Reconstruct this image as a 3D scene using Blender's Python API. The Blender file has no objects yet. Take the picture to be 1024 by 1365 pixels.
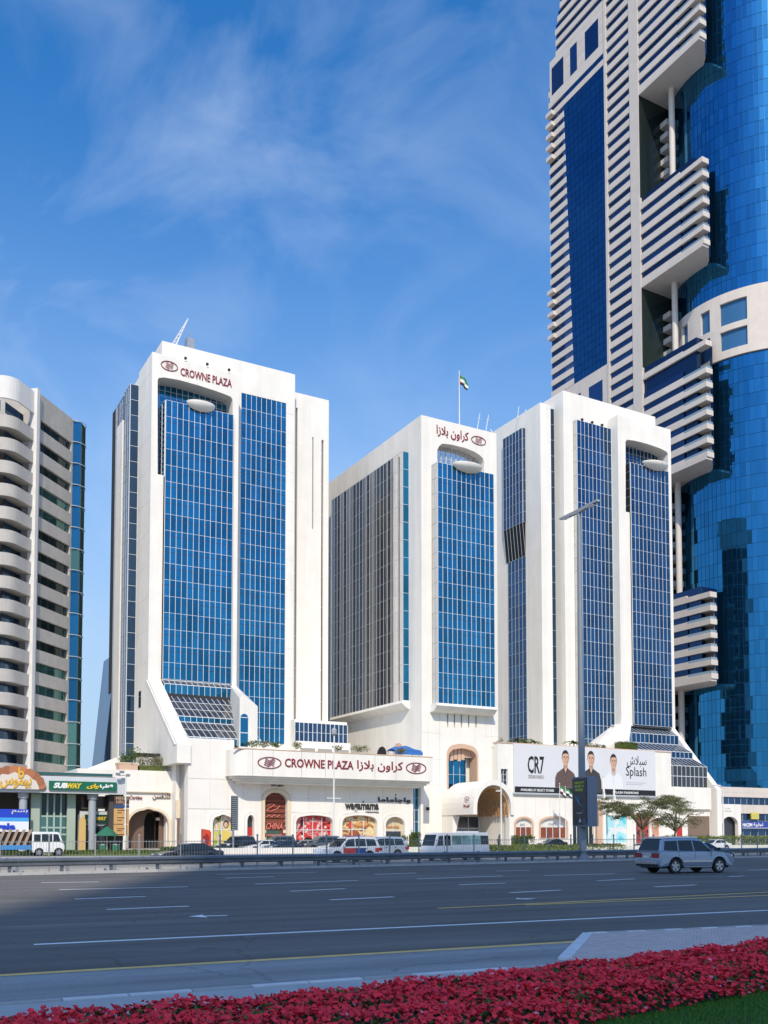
import bpy, bmesh, math, random
import numpy as np
from mathutils import Vector, Matrix
from mathutils.geometry import tessellate_polygon, convex_hull_2d
R = math.radians
random.seed(7); np.random.seed(7)
SC = bpy.context.scene
COL = SC.collection

# ------------------------------------------------------------------ camera, sky, sun
FPX, CX = 1276.0, 512.0
PITCH = R(3.0)
CAM_Z = 2.0
HOR = 1113.0
CY = HOR - FPX * math.tan(PITCH)
cam = bpy.data.cameras.new('camera'); camo = bpy.data.objects.new('camera', cam); COL.objects.link(camo)
cam.sensor_fit = 'HORIZONTAL'; cam.sensor_width = 36.0; cam.lens = 36.0 * FPX / 1024.0
cam.shift_y = (CY - 682.5) / 1024.0
cam.clip_start = 0.2; cam.clip_end = 6000
camo.location = (0, 0, CAM_Z); camo.rotation_euler = (R(90) + PITCH, 0, 0)
SC.camera = camo

SUN_EL = R(42); SUN_TRAVEL = Vector((-0.03, 1.0, 0)).normalized()
sun = bpy.data.lights.new('sun', 'SUN'); suno = bpy.data.objects.new('sun', sun); COL.objects.link(suno)
sun.energy = 2.4; sun.angle = R(0.6); sun.color = (1.0, 0.90, 0.74)
ldir = Vector((SUN_TRAVEL.x * math.cos(SUN_EL), SUN_TRAVEL.y * math.cos(SUN_EL), -math.sin(SUN_EL)))
suno.rotation_euler = ldir.to_track_quat('-Z', 'Y').to_euler(); suno.location = (0, 0, 300)

W = bpy.data.worlds.new('World'); SC.world = W; W.use_nodes = True
nt = W.node_tree; nt.nodes.clear()
def wn(t, **k):
    n = nt.nodes.new(t)
    for a, b in k.items(): setattr(n, a, b)
    return n
sky = wn('ShaderNodeTexSky', sky_type='NISHITA', sun_disc=False)
sky.sun_elevation = SUN_EL; sky.sun_rotation = math.atan2(-SUN_TRAVEL.x, -SUN_TRAVEL.y)
sky.air_density = 1.0; sky.dust_density = 0.8; sky.ozone_density = 6.0; sky.altitude = 0
hs = wn('ShaderNodeHueSaturation'); hs.inputs['Saturation'].default_value = 1.25; hs.inputs['Value'].default_value = 0.92
tc = wn('ShaderNodeTexCoord'); mp = wn('ShaderNodeMapping'); mp.inputs['Scale'].default_value = (1.0, 1.7, 1.25)
mp.inputs['Rotation'].default_value = (0.5, 0.75, 0.9)
n1 = wn('ShaderNodeTexNoise'); n1.inputs['Scale'].default_value = 5.2; n1.inputs['Detail'].default_value = 7; n1.inputs['Roughness'].default_value = 0.55; n1.inputs['Distortion'].default_value = 0.5
n2 = wn('ShaderNodeTexNoise'); n2.inputs['Scale'].default_value = 2.2; n2.inputs['Detail'].default_value = 2
r1 = wn('ShaderNodeMapRange'); r1.inputs[1].default_value = 0.44; r1.inputs[2].default_value = 0.80
r2 = wn('ShaderNodeMapRange'); r2.inputs[1].default_value = 0.38; r2.inputs[2].default_value = 0.60
mu = wn('ShaderNodeMath', operation='MULTIPLY'); mu2 = wn('ShaderNodeMath', operation='MULTIPLY'); mu2.inputs[1].default_value = 0.40
mx = wn('ShaderNodeMix', data_type='RGBA'); mx.inputs[7].default_value = (3.0, 3.6, 4.5, 1)
bg = wn('ShaderNodeBackground'); bg.inputs['Strength'].default_value = 0.15
out = wn('ShaderNodeOutputWorld')
L = nt.links.new
L(tc.outputs['Generated'], mp.inputs['Vector']); L(mp.outputs[0], n1.inputs['Vector']); L(tc.outputs['Generated'], n2.inputs['Vector'])
L(n1.outputs[0], r1.inputs[0]); L(n2.outputs[0], r2.inputs[0]); L(r1.outputs[0], mu.inputs[0]); L(r2.outputs[0], mu.inputs[1]); L(mu.outputs[0], mu2.inputs[0])
hz = wn('ShaderNodeMix', data_type='RGBA'); hz.inputs[7].default_value = (2.0, 2.65, 3.4, 1)       # pale dusty air low over the horizon
sx = wn('ShaderNodeSeparateXYZ'); L(tc.outputs['Generated'], sx.inputs[0])
hr = wn('ShaderNodeMapRange', interpolation_type='SMOOTHSTEP'); hr.inputs[1].default_value = 0.0; hr.inputs[2].default_value = 0.66; hr.inputs[3].default_value = 0.96; hr.inputs[4].default_value = 0.0
L(sx.outputs[2], hr.inputs[0]); L(hr.outputs[0], hz.inputs[0])
L(sky.outputs[0], hs.inputs['Color']); L(hs.outputs[0], hz.inputs[6]); L(hz.outputs[2], mx.inputs[6]); L(mu2.outputs[0], mx.inputs[0]); L(mx.outputs[2], bg.inputs['Color']); L(bg.outputs[0], out.inputs[0])
SC.view_settings.view_transform = 'Standard'; SC.view_settings.look = 'None'; SC.view_settings.gamma = 1.0
SC.view_settings.use_curve_mapping = False; SC.view_settings.exposure = 0.68
SC.cycles.max_bounces = 8; SC.cycles.glossy_bounces = 4

# ------------------------------------------------------------------ materials
def mat(name, col, rough=0.6, metal=0.0, vary=0.0, scale=1.0, stretch=(1, 1, 1), bump=0.0, bscale=8.0, spec=0.5, randc=0.0, emit=None, streak=0.0, sub=None):
    m = bpy.data.materials.new(name); m.use_nodes = True
    t = m.node_tree; b = t.nodes['Principled BSDF']
    c = (*col, 1.0)
    b.inputs['Base Color'].default_value = c; b.inputs['Roughness'].default_value = rough; b.inputs['Metallic'].default_value = metal
    b.inputs['Specular IOR Level'].default_value = spec
    last = None
    g = t.nodes.new('ShaderNodeNewGeometry')
    if vary or streak or randc:
        hv = t.nodes.new('ShaderNodeHueSaturation'); hv.inputs['Color'].default_value = c
        val = t.nodes.new('ShaderNodeMath'); val.operation = 'ADD'; val.inputs[0].default_value = 1.0; val.inputs[1].default_value = 0.0
        prev = val
        def addnoise(sc, st, amt):
            nonlocal prev
            mp = t.nodes.new('ShaderNodeMapping'); mp.inputs['Scale'].default_value = st
            nz = t.nodes.new('ShaderNodeTexNoise'); nz.inputs['Scale'].default_value = sc; nz.inputs['Detail'].default_value = 5; nz.inputs['Roughness'].default_value = 0.65
            mr = t.nodes.new('ShaderNodeMapRange'); mr.inputs[1].default_value = 0.28; mr.inputs[2].default_value = 0.72; mr.inputs[3].default_value = -amt; mr.inputs[4].default_value = amt
            ad = t.nodes.new('ShaderNodeMath'); ad.operation = 'ADD'
            t.links.new(g.outputs['Position'], mp.inputs[0]); t.links.new(mp.outputs[0], nz.inputs['Vector']); t.links.new(nz.outputs[0], mr.inputs[0])
            t.links.new(prev.outputs[0], ad.inputs[0]); t.links.new(mr.outputs[0], ad.inputs[1]); prev = ad
        if vary: addnoise(scale, stretch, vary)
        if streak: addnoise(0.6, (1, 1, 0.06), streak)
        if randc:
            oi = t.nodes.new('ShaderNodeObjectInfo')
            a1 = t.nodes.new('ShaderNodeMath'); a1.operation = 'ADD'; t.links.new(oi.outputs['Random'], a1.inputs[0]); t.links.new(g.outputs['Random Per Island'], a1.inputs[1])
            f1 = t.nodes.new('ShaderNodeMath'); f1.operation = 'FRACT'; t.links.new(a1.outputs[0], f1.inputs[0])
            mr = t.nodes.new('ShaderNodeMapRange'); mr.inputs[3].default_value = -randc; mr.inputs[4].default_value = randc; t.links.new(f1.outputs[0], mr.inputs[0])
            ad = t.nodes.new('ShaderNodeMath'); ad.operation = 'ADD'; t.links.new(prev.outputs[0], ad.inputs[0]); t.links.new(mr.outputs[0], ad.inputs[1]); prev = ad
        t.links.new(prev.outputs[0], hv.inputs['Value']); t.links.new(hv.outputs[0], b.inputs['Base Color'])
    if bump:
        nz = t.nodes.new('ShaderNodeTexNoise'); nz.inputs['Scale'].default_value = bscale; nz.inputs['Detail'].default_value = 3
        t.links.new(g.outputs['Position'], nz.inputs['Vector'])
        bp = t.nodes.new('ShaderNodeBump'); bp.inputs['Strength'].default_value = bump; bp.inputs['Distance'].default_value = 0.05
        t.links.new(nz.outputs[0], bp.inputs['Height']); t.links.new(bp.outputs[0], b.inputs['Normal'])
    if emit:
        b.inputs['Emission Color'].default_value = (*emit[:3], 1); b.inputs['Emission Strength'].default_value = emit[3]
    return m

WHITE = mat('white_render', (0.80, 0.765, 0.70), 0.75, vary=0.045, scale=0.3, streak=0.075, spec=0.2)
WHITE2 = mat('white_cladding', (0.80, 0.765, 0.71), 0.7, vary=0.03, scale=0.5, randc=0.02, streak=0.02, spec=0.2)
SEAM = mat('pale_seam', (0.52, 0.48, 0.43), 0.9)
JOINT = mat('dark_joint', (0.25, 0.23, 0.21), 0.9)
CREAM = mat('cream_stone', (0.70, 0.60, 0.45), 0.8, vary=0.06, scale=0.6, spec=0.2)
PINK = mat('pink_stone', (0.62, 0.42, 0.30), 0.8, vary=0.06, scale=1.0, spec=0.2)
GLASS = mat('blue_mirror_glass', (0.024, 0.185, 0.335), 0.04, 0.92, randc=0.26, vary=0.22, scale=0.12, bump=0.07, bscale=0.35)
GLASS_R = mat('indigo_mirror_glass', (0.035, 0.105, 0.21), 0.04, 0.92, randc=0.26, vary=0.22, scale=0.12, bump=0.05, bscale=0.35)
GLASS_S = mat('grey_reflection_glass', (0.60, 0.60, 0.61), 0.03, 0.95, randc=0.05, bump=0.03, bscale=0.4)  # same blue glass, with the grey of its reflections put into the tint
GLASS_D = mat('dark_glass', (0.025, 0.03, 0.04), 0.06, 0.0, randc=0.2, spec=0.8)
GLASS_N = mat('night_blue_glass', (0.05, 0.10, 0.18), 0.05, 0.8, randc=0.2)
GLASS_T = mat('tower_blue_glass', (0.012, 0.095, 0.225), 0.05, 0.9, randc=0.10, bump=0.02, bscale=0.3)
GLASS_T2 = mat('tower_window_glass', (0.026, 0.066, 0.155), 0.06, 0.85, randc=0.35)
GLASS_C = mat('tower_curved_glass', (0.03, 0.19, 0.37), 0.03, 0.95, randc=0.12, bump=0.02, bscale=0.3)
GLASS_TR = mat('transom_blue', (0.02, 0.05, 0.11), 0.4)
GLASS_G = mat('green_tinted_glass', (0.10, 0.22, 0.19), 0.05, 0.7, randc=0.2)
GLASS_GD = mat('dark_green_glass', (0.03, 0.045, 0.042), 0.06, 0.5, randc=0.3)
MULL = mat('white_mullion', (0.66, 0.69, 0.72), 0.4, 0.0)
MULL_G = mat('grey_mullion', (0.42, 0.45, 0.48), 0.45)
STONE_T = mat('tower_pale_stone', (0.62, 0.555, 0.49), 0.6, vary=0.06, scale=0.4, randc=0.03, spec=0.25)
GREYCONC = mat('grey_concrete_panel', (0.48, 0.445, 0.40), 0.8, vary=0.10, scale=0.7, streak=0.07, spec=0.2)
GREYCONC_L = mat('pale_concrete', (0.72, 0.70, 0.66), 0.7, vary=0.05, scale=0.7, streak=0.05, spec=0.2)
RED = mat('deep_red_letter', (0.22, 0.012, 0.03), 0.5)
BLACK = mat('black_letter', (0.012, 0.012, 0.014), 0.5)
DARK = mat('dark_recess', (0.02, 0.02, 0.022), 0.8)
STEEL = mat('galvanised_steel', (0.36, 0.38, 0.40), 0.42, 0.55, vary=0.12, scale=1.5)
POLE = mat('grey_painted_pole', (0.22, 0.25, 0.28), 0.5, 0.2, vary=0.06, scale=1.2)
POLE_W = mat('white_painted_pole', (0.72, 0.71, 0.68), 0.5)
def asphalt(name, col):
    """dusty asphalt: worn lanes run along the road, with darker tracks, patches and fine grain"""
    m = mat(name, col, 0.85, bump=0.25, bscale=60, spec=0.3); t = m.node_tree; b = t.nodes['Principled BSDF']
    g = t.nodes.new('ShaderNodeNewGeometry'); mp = t.nodes.new('ShaderNodeMapping'); mp.vector_type = 'TEXTURE'; mp.inputs['Rotation'].default_value = (0, 0, R(25.4)); t.links.new(g.outputs['Position'], mp.inputs[0])
    prev = None
    for sc, st, amt in ((1.0, (0.02, 1.1, 1), .22), (1.0, (0.12, 0.35, 1), .16), (30.0, (1, 1, 1), .14), (1.0, (.6, 2.6, 1), .07)):
        m2 = t.nodes.new('ShaderNodeMapping'); m2.inputs['Scale'].default_value = st; t.links.new(mp.outputs[0], m2.inputs[0])
        nz = t.nodes.new('ShaderNodeTexNoise'); nz.inputs['Scale'].default_value = sc; nz.inputs['Detail'].default_value = 4; t.links.new(m2.outputs[0], nz.inputs['Vector'])
        mr = t.nodes.new('ShaderNodeMapRange'); mr.inputs[1].default_value = .3; mr.inputs[2].default_value = .7; mr.inputs[3].default_value = 1 - amt; mr.inputs[4].default_value = 1 + amt; t.links.new(nz.outputs[0], mr.inputs[0])
        if prev is None: prev = mr
        else:
            mu_ = t.nodes.new('ShaderNodeMath'); mu_.operation = 'MULTIPLY'; t.links.new(prev.outputs[0], mu_.inputs[0]); t.links.new(mr.outputs[0], mu_.inputs[1]); prev = mu_
    vo = t.nodes.new('ShaderNodeTexVoronoi'); vo.feature = 'DISTANCE_TO_EDGE'; vo.inputs['Scale'].default_value = .22
    nd = t.nodes.new('ShaderNodeTexNoise'); nd.inputs['Scale'].default_value = .7; nd.inputs['Detail'].default_value = 4; t.links.new(g.outputs['Position'], nd.inputs['Vector'])
    ad = t.nodes.new('ShaderNodeVectorMath'); ad.operation = 'MULTIPLY_ADD'; ad.inputs[1].default_value = (2, 2, 0); t.links.new(nd.outputs['Color'], ad.inputs[0]); t.links.new(g.outputs['Position'], ad.inputs[2]); t.links.new(ad.outputs[0], vo.inputs['Vector'])
    cr = t.nodes.new('ShaderNodeMapRange'); cr.inputs[1].default_value = 0; cr.inputs[2].default_value = .008; cr.inputs[3].default_value = .72; cr.inputs[4].default_value = 1; t.links.new(vo.outputs['Distance'], cr.inputs[0])
    mu_ = t.nodes.new('ShaderNodeMath'); mu_.operation = 'MULTIPLY'; t.links.new(prev.outputs[0], mu_.inputs[0]); t.links.new(cr.outputs[0], mu_.inputs[1])
    hv = t.nodes.new('ShaderNodeHueSaturation'); hv.inputs['Color'].default_value = (*col, 1); t.links.new(mu_.outputs[0], hv.inputs['Value']); t.links.new(hv.outputs[0], b.inputs['Base Color'])
    return m
ASPH = asphalt('asphalt', (0.155, 0.142, 0.126))
ASPH2 = asphalt('lighter_worn_asphalt', (0.32, 0.315, 0.305))
PAINT_W = mat('white_road_paint', (0.92, 0.91, 0.88), 0.7, vary=0.06, scale=3.0)
PAINT_Y = mat('yellow_road_paint', (0.92, 0.58, 0.17), 0.7, vary=0.14, scale=3.0)
GROUND = mat('pale_paving', (0.40, 0.36, 0.31), 0.9, vary=0.08, scale=0.4)
KERB = mat('kerb_concrete', (0.45, 0.44, 0.42), 0.85, vary=0.10, scale=2.0, randc=0.06)
KERB_W = mat('painted_kerb', (0.72, 0.71, 0.70), 0.8, vary=0.12, scale=3.0, randc=0.05)
LOWWALL = mat('white_low_wall', (0.72, 0.69, 0.64), 0.8, vary=0.06, scale=0.8)
LEAF = mat('leaf_green', (0.075, 0.12, 0.025), 0.6, randc=0.45, spec=0.3)
LEAF_D = mat('dark_leaf', (0.05, 0.085, 0.025), 0.6, randc=0.45, spec=0.3)
LEAF_A = mat('acacia_leaf', (0.115, 0.125, 0.05), 0.65, randc=0.45, spec=0.3)
LEAF_O = mat('olive_leaf', (0.15, 0.145, 0.06), 0.65, randc=0.45, spec=0.3)
GRASS = mat('lawn_green', (0.035, 0.085, 0.012), 0.9, vary=0.3, scale=6.0)
GRASS2 = mat('sunlit_grass', (0.14, 0.19, 0.03), 0.9, vary=0.25, scale=1.2)
BARK = mat('bark', (0.13, 0.095, 0.065), 0.9, vary=0.2, scale=5)
SOIL = mat('soil', (0.035, 0.03, 0.018), 0.95, vary=0.3, scale=8)
PETAL = mat('crimson_petal', (0.95, 0.045, 0.07), 0.5, randc=0.22, spec=0.25)
TYRE = mat('tyre_rubber', (0.015, 0.015, 0.016), 0.8)
RIM = mat('alloy_rim', (0.55, 0.56, 0.58), 0.3, 0.9)
CARGLASS = mat('car_glass', (0.015, 0.022, 0.025), 0.04, 0.0, spec=0.5)
TAIL = mat('red_lamp', (0.30, 0.01, 0.015), 0.2)
HEADL = mat('clear_lamp', (0.70, 0.72, 0.75), 0.15)
CHROME = mat('chrome', (0.7, 0.7, 0.72), 0.18, 1.0)
def paint(name, col, metal=0.0, rough=0.25):
    m = mat(name, col, rough, metal)
    b = m.node_tree.nodes['Principled BSDF']; b.inputs['Coat Weight'].default_value = 0.6; b.inputs['Coat Roughness'].default_value = 0.06
    return m

# ------------------------------------------------------------------ frames and mesh builder
TH = R(29.1)         # facade direction (hotel and towers)
TR = R(25.4)         # road direction
CAMV = Vector((0, 0, CAM_Z))
def ray(px, py):
    x = (px - CX) / FPX; y = (CY - py) / FPX
    return Vector((x, math.cos(PITCH) - math.sin(PITCH) * y, math.sin(PITCH) + math.cos(PITCH) * y))
def rot(v, th): c, s = math.cos(th), math.sin(th); return Vector((v.x * c + v.y * s, -v.x * s + v.y * c, v.z))   # world -> frame
def F(px, py, D, th=TH):           # point on the plane y = D of a frame -> (x, z)
    r = rot(ray(px, py), th); t = D / r.y
    return (r.x * t, CAM_Z + r.z * t)
def S(px, py, A, th=TH):           # point on the plane x = A of a frame -> (y, z)
    r = rot(ray(px, py), th); t = A / r.x
    return (r.y * t, CAM_Z + r.z * t)
def G(px, py, z=0.0, th=0.0):      # ground point
    r = rot(ray(px, py), th); t = (z - CAM_Z) / r.z
    return (r.x * t, r.y * t)
def zat(px, py, Y): r = ray(px, py); return CAM_Z + r.z / r.y * Y
def fa(px, D, py=800, th=TH): return F(px, py, D, th)[0]
def fz(px, py, D, th=TH): return F(px, py, D, th)[1]

FR = {}
def place(o, origin, th):
    o.location = Matrix.Rotation(th, 3, 'Z') @ Vector(origin); o.rotation_euler = (0, 0, th)
def tag(o, label=None, cat=None, group=None, kind=None):
    if label: o['label'] = label
    if cat: o['category'] = cat
    if group: o['group'] = group
    if kind: o['kind'] = kind
    return o
def thing(name, label, cat, origin=(0, 0, 0), th=0.0, group=None):
    o = bpy.data.objects.new(name, None); COL.objects.link(o); o.empty_display_size = 0.5
    place(o, origin, th); FR[o] = Vector(origin)
    return tag(o, label, cat, group)
class MB:
    def __init__(s): s.v = []; s.f = []; s.m = []
    def add(s, vs, fs, m=0):
        n = len(s.v); s.v.extend(tuple(p) for p in vs); s.f.extend(tuple(i + n for i in q) for q in fs); s.m.extend([m] * len(fs)); return s
    def box(s, x0, x1, y0, y1, z0, z1, m=0):
        return s.add([(x0, y0, z0), (x1, y0, z0), (x1, y1, z0), (x0, y1, z0), (x0, y0, z1), (x1, y0, z1), (x1, y1, z1), (x0, y1, z1)],
                     [(0, 3, 2, 1), (4, 5, 6, 7), (0, 1, 5, 4), (1, 2, 6, 5), (2, 3, 7, 6), (3, 0, 4, 7)], m)
    def prism(s, poly, axis, lo, hi, m=0):
        n = len(poly)
        def p(q, w):
            if axis == 'x': return (w, q[0], q[1])
            if axis == 'y': return (q[0], w, q[1])
            return (q[0], q[1], w)
        vs = [p(q, lo) for q in poly] + [p(q, hi) for q in poly]
        fs = [tuple(range(n)), tuple(range(2 * n - 1, n - 1, -1))] + [(i, i + n, (i + 1) % n + n, (i + 1) % n) for i in range(n)]
        return s.add(vs, fs, m)
    def holes(s, outer, holes, axis, lo, hi, m=0, mr=1):
        loops = [outer] + list(holes)
        tris = tessellate_polygon([[Vector((q[0], q[1], 0)) for q in l] for l in loops])
        flat = [q for l in loops for q in l]; n = len(flat)
        def p(q, w): return (w, q[0], q[1]) if axis == 'x' else (q[0], w, q[1])
        s.add([p(q, lo) for q in flat] + [p(q, hi) for q in flat], [tuple(t) for t in tris] + [tuple(i + n for i in reversed(t)) for t in tris], m)
        for k, l in enumerate(loops):
            c = len(l)
            s.add([p(q, lo) for q in l] + [p(q, hi) for q in l], [(i, (i + 1) % c, (i + 1) % c + c, i + c) for i in range(c)], m if k == 0 else mr)
        return s
    def hull(s, pts, m=0):
        bm = bmesh.new()
        for p in pts: bm.verts.new(p)
        r = bmesh.ops.convex_hull(bm, input=bm.verts)
        bm.verts.ensure_lookup_table(); bm.verts.index_update()
        s.add([v.co[:] for v in bm.verts], [tuple(v.index for v in f.verts) for f in bm.faces], m); bm.free(); return s
    def cyl(s, p0, p1, r0, r1=None, n=8, m=0, cap=True):
        r1 = r0 if r1 is None else r1
        p0 = Vector(p0); p1 = Vector(p1); d = (p1 - p0).normalized()
        a = d.orthogonal().normalized(); b = d.cross(a)
        vs = []
        for p, r in ((p0, r0), (p1, r1)):
            for i in range(n):
                t = 2 * math.pi * i / n; vs.append(p + (a * math.cos(t) + b * math.sin(t)) * r)
        fs = [(i, (i + 1) % n, (i + 1) % n + n, i + n) for i in range(n)]
        if cap: fs += [tuple(range(n - 1, -1, -1)), tuple(range(n, 2 * n))]
        return s.add(vs, fs, m)
    def tube(s, pts, r, n=6, m=0):
        for i in range(len(pts) - 1):
            ra = r[i] if isinstance(r, (list, tuple)) else r; rb = r[i + 1] if isinstance(r, (list, tuple)) else r
            s.cyl(pts[i], pts[i + 1], ra, rb, n, m)
        return s
    def lathe(s, prof, c, n=16, m=0, sx=1, sy=1):
        k = len(prof); vs = []
        for r, z in prof:
            for i in range(n):
                t = 2 * math.pi * i / n; vs.append((c[0] + sx * r * math.cos(t), c[1] + sy * r * math.sin(t), c[2] + z))
        fs = [(j * n + i, j * n + (i + 1) % n, (j + 1) * n + (i + 1) % n, (j + 1) * n + i) for j in range(k - 1) for i in range(n)]
        return s.add(vs, fs, m)
    def build(s, name, mats, parent=None, origin=None, th=0.0, smooth=False, recalc=True, kind=None):
        me = bpy.data.meshes.new(name)
        org = Vector(FR[parent]) if parent is not None else Vector(origin or (0, 0, 0))
        me.from_pydata([(v[0] - org.x, v[1] - org.y, v[2] - org.z) for v in s.v], [], s.f)
        if not isinstance(mats, (list, tuple)): mats = [mats]
        for k in mats: me.materials.append(k)
        if len(mats) > 1: me.polygons.foreach_set('material_index', [min(i, len(mats) - 1) for i in s.m])
        if recalc and len(s.f) < 60000:
            bm = bmesh.new(); bm.from_mesh(me); bmesh.ops.recalc_face_normals(bm, faces=bm.faces); bm.to_mesh(me); bm.free()
        if smooth: me.polygons.foreach_set('use_smooth', [True] * len(me.polygons))
        o = bpy.data.objects.new(name, me); COL.objects.link(o)
        if parent is not None: o.parent = parent
        else: place(o, org, th)
        FR[o] = org
        if kind: o['kind'] = kind
        return o
UNIT = {}
def unit(m):
    if m.name not in UNIT:
        me = bpy.data.meshes.new('unit_box'); h = 0.5
        me.from_pydata([(-h, -h, -h), (h, -h, -h), (h, h, -h), (-h, h, -h), (-h, -h, h), (h, -h, h), (h, h, h), (-h, h, h)], [],
                       [(0, 3, 2, 1), (4, 5, 6, 7), (0, 1, 5, 4), (1, 2, 6, 5), (2, 3, 7, 6), (3, 0, 4, 7)])
        me.materials.append(m); UNIT[m.name] = me
    return UNIT[m.name]
def bx(name, parent, x0, x1, y0, y1, z0, z1, m, tilt=0.0):
    o = bpy.data.objects.new(name, unit(m)); COL.objects.link(o); o.parent = parent
    q = FR[parent]
    o.location = ((x0 + x1) / 2 - q.x, (y0 + y1) / 2 - q.y, (z0 + z1) / 2 - q.z)
    o.scale = (abs(x1 - x0), abs(y1 - y0), abs(z1 - z0))
    if tilt: o.rotation_euler = (random.gauss(0, tilt), random.gauss(0, tilt * .3), random.gauss(0, tilt))
    return o
BUD = {}; REST = {}
def pane(parent, x0, x1, y0, y1, z0, z1, m, limit=290, name='pane', tilt=0.0025):
    k = (parent, name); BUD[k] = BUD.get(k, 0) + 1
    if BUD[k] <= limit: return bx(name, parent, x0, x1, y0, y1, z0, z1, m, tilt)
    REST.setdefault((parent, name, m), MB()).box(x0, x1, y0, y1, z0, z1)
def flush():
    for (p, n, m), mb in REST.items(): mb.build(n, m, p, kind='stuff')
    REST.clear()
def curtain(root, plane, D, x0, x1, z0, z1, nc, nr, glass=None, mull=None, mw=0.065, hw=0.05, proud=0.08, limit=290, skip=None, out=-1, tran=0.0):
    """panes in a grid on plane 'F' (y=D) or 'S' (x=D), with one mesh of mullions proud of them"""
    glass = glass or GLASS; mull = mull or MULL
    mb = MB(); w = (x1 - x0) / nc; h = (z1 - z0) / nr
    def bb(u0, u1, t0, t1, a, b):
        return (u0, u1, t0, t1, a, b) if plane == 'F' else (t0, t1, u0, u1, a, b)
    for j in range(nr):
        for i in range(nc):
            if skip and skip(x0 + (i + .5) * w, z0 + (j + .5) * h): continue
            pane(root, *bb(x0 + i * w + .03, x0 + (i + 1) * w - .03, D, D + .05, z0 + j * h + .03, z0 + (j + 1) * h - .03), glass, limit)
    o0, o1 = (D - proud, D + .06) if out < 0 else (D, D + proud)
    for i in range(nc + 1):
        x = x0 + i * w; mb.box(*bb(x - mw / 2, x + mw / 2, o0, o1, z0, z1))
    q0, q1 = (D - proud * .55, D + .055) if out < 0 else (D, D + proud * .55)
    for j in range(nr + 1):
        z = z0 + j * h
        for i in range(nc): mb.box(*bb(x0 + i * w + mw / 2, x0 + (i + 1) * w - mw / 2, q0, q1, z - hw / 2, z + hw / 2))
    mb.build('mullion_grid', mull, root, recalc=False)
    if tran:
        tb = MB()
        for j in range(nr): z = z0 + (j + tran) * h; tb.box(*bb(x0, x1, o1 - .075 if out < 0 else D, o1 - .062 if out < 0 else D + .02, z - .05, z + .05))
        for v_ in (tb,): v_.build('transom', GLASS_TR, root, recalc=False)
def arc(cx, z, r, a0, a1, n, ry=None):
    ry = r if ry is None else ry
    return [(cx + r * math.cos(R(a0 + (a1 - a0) * i / n)), z + ry * math.sin(R(a0 + (a1 - a0) * i / n))) for i in range(n + 1)]
def arch(x0, x1, z0, z1, rise, n=8):
    """opening with rounded corners: jambs to z1-rise, then an elliptic head"""
    return [(x0, z0), (x1, z0)] + arc((x0 + x1) / 2, z1 - rise, (x1 - x0) / 2, 0, 180, n, rise)
def rarch(x0, x1, z0, z1, rad, bulge, n=5):
    """flat-arched head with rounded corners"""
    top = []
    for i in range(n + 1):
        t = R(0 + 90 * i / n); top.append((x1 - rad + rad * math.cos(t), z1 - bulge - rad + rad * math.sin(t)))
    m = (x0 + x1) / 2; half = (x1 - x0) / 2 - rad
    for i in range(1, 6):
        q = 1 - i / 3.0; top.append((m + half * q, z1 - bulge + bulge * (1 - q * q)))
    for i in range(n + 1):
        t = R(90 + 90 * i / n); top.append((x0 + rad + rad * math.cos(t), z1 - bulge - rad + rad * math.sin(t)))
    return [(x0, z0), (x1, z0)] + top
_tx = None
AR = {}
def textmesh(s, shear=0.0, ext=0.0, bold=0.0, space=1.0):
    cu = bpy.data.curves.new('lettering', 'FONT'); cu.body = s; cu.resolution_u = 2; cu.extrude = 0.02; cu.offset = bold; cu.shear = shear; cu.space_character = space
    o = bpy.data.objects.new('lettering', cu); COL.objects.link(o)
    me = bpy.data.meshes.new_from_object(o.evaluated_get(bpy.context.evaluated_depsgraph_get()))
    bpy.data.objects.remove(o); bpy.data.curves.remove(cu)
    return me
def lettering(s, parent, o, xd, yd, w, h, m, thick=0.08, shear=0.0, bold=0.0, name='lettering', space=1.0):
    """text as a flat mesh: lower-left corner o, width w along xd, height h along yd"""
    me = textmesh(s, shear, 0, bold, space); n = len(me.vertices)
    if n == 0: return None
    co = np.empty(n * 3); me.vertices.foreach_get('co', co); co = co.reshape(-1, 3)
    lo = co.min(0); hi = co.max(0); q = (co - lo) / np.maximum(hi - lo, 1e-6)
    o, xd, yd = Vector(o), Vector(xd), Vector(yd); nn = xd.cross(yd)
    if parent is not None: o = o - FR[parent]
    P = np.outer(q[:, 0] * w, xd) + np.outer(q[:, 1] * h, yd) + np.outer(q[:, 2] * thick, nn) + np.array(o)
    me.vertices.foreach_set('co', P.ravel()); me.update()
    me.materials.clear(); me.materials.append(m)
    ob = bpy.data.objects.new(name, me); COL.objects.link(ob); ob.parent = parent; FR[ob] = FR[parent]
    return ob
XA, ZA = (1, 0, 0), (0, 0, 1)
# joined Arabic letter forms, written in visual order
AR['crowne'] = '\u0627\u0631\uFEFC\uFE91 \uFEE5\u0648\u0627\u0631\uFEDB'
AR['crowne'] = '\u0627\u0632\uFEFC\uFE91 \uFEE5\u0648\u0627\u0631\uFEDB'
AR['wagamama'] = '\u0627\uFEE3\u0627\uFEE3\u0627\uFE9F\u0627\u0648'
AR['splash'] = '\uFEB5\uFEFC\uFE92\uFEB3'
AR['subway'] = '\u0649\u0627\u0648 \uFE8F\uFEBB'
AR['left'] = '\uFEB1\u0648\uFEE4\uFEF4\uFE91'
AR['arch'] = '\uFEBE\uFEF3\u0627\uFE97\uFEE0\uFEB3'
AR['naz'] = '\uFE94\uFEF3\u0631\u0627\uFEA0\uFE97'
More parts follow.
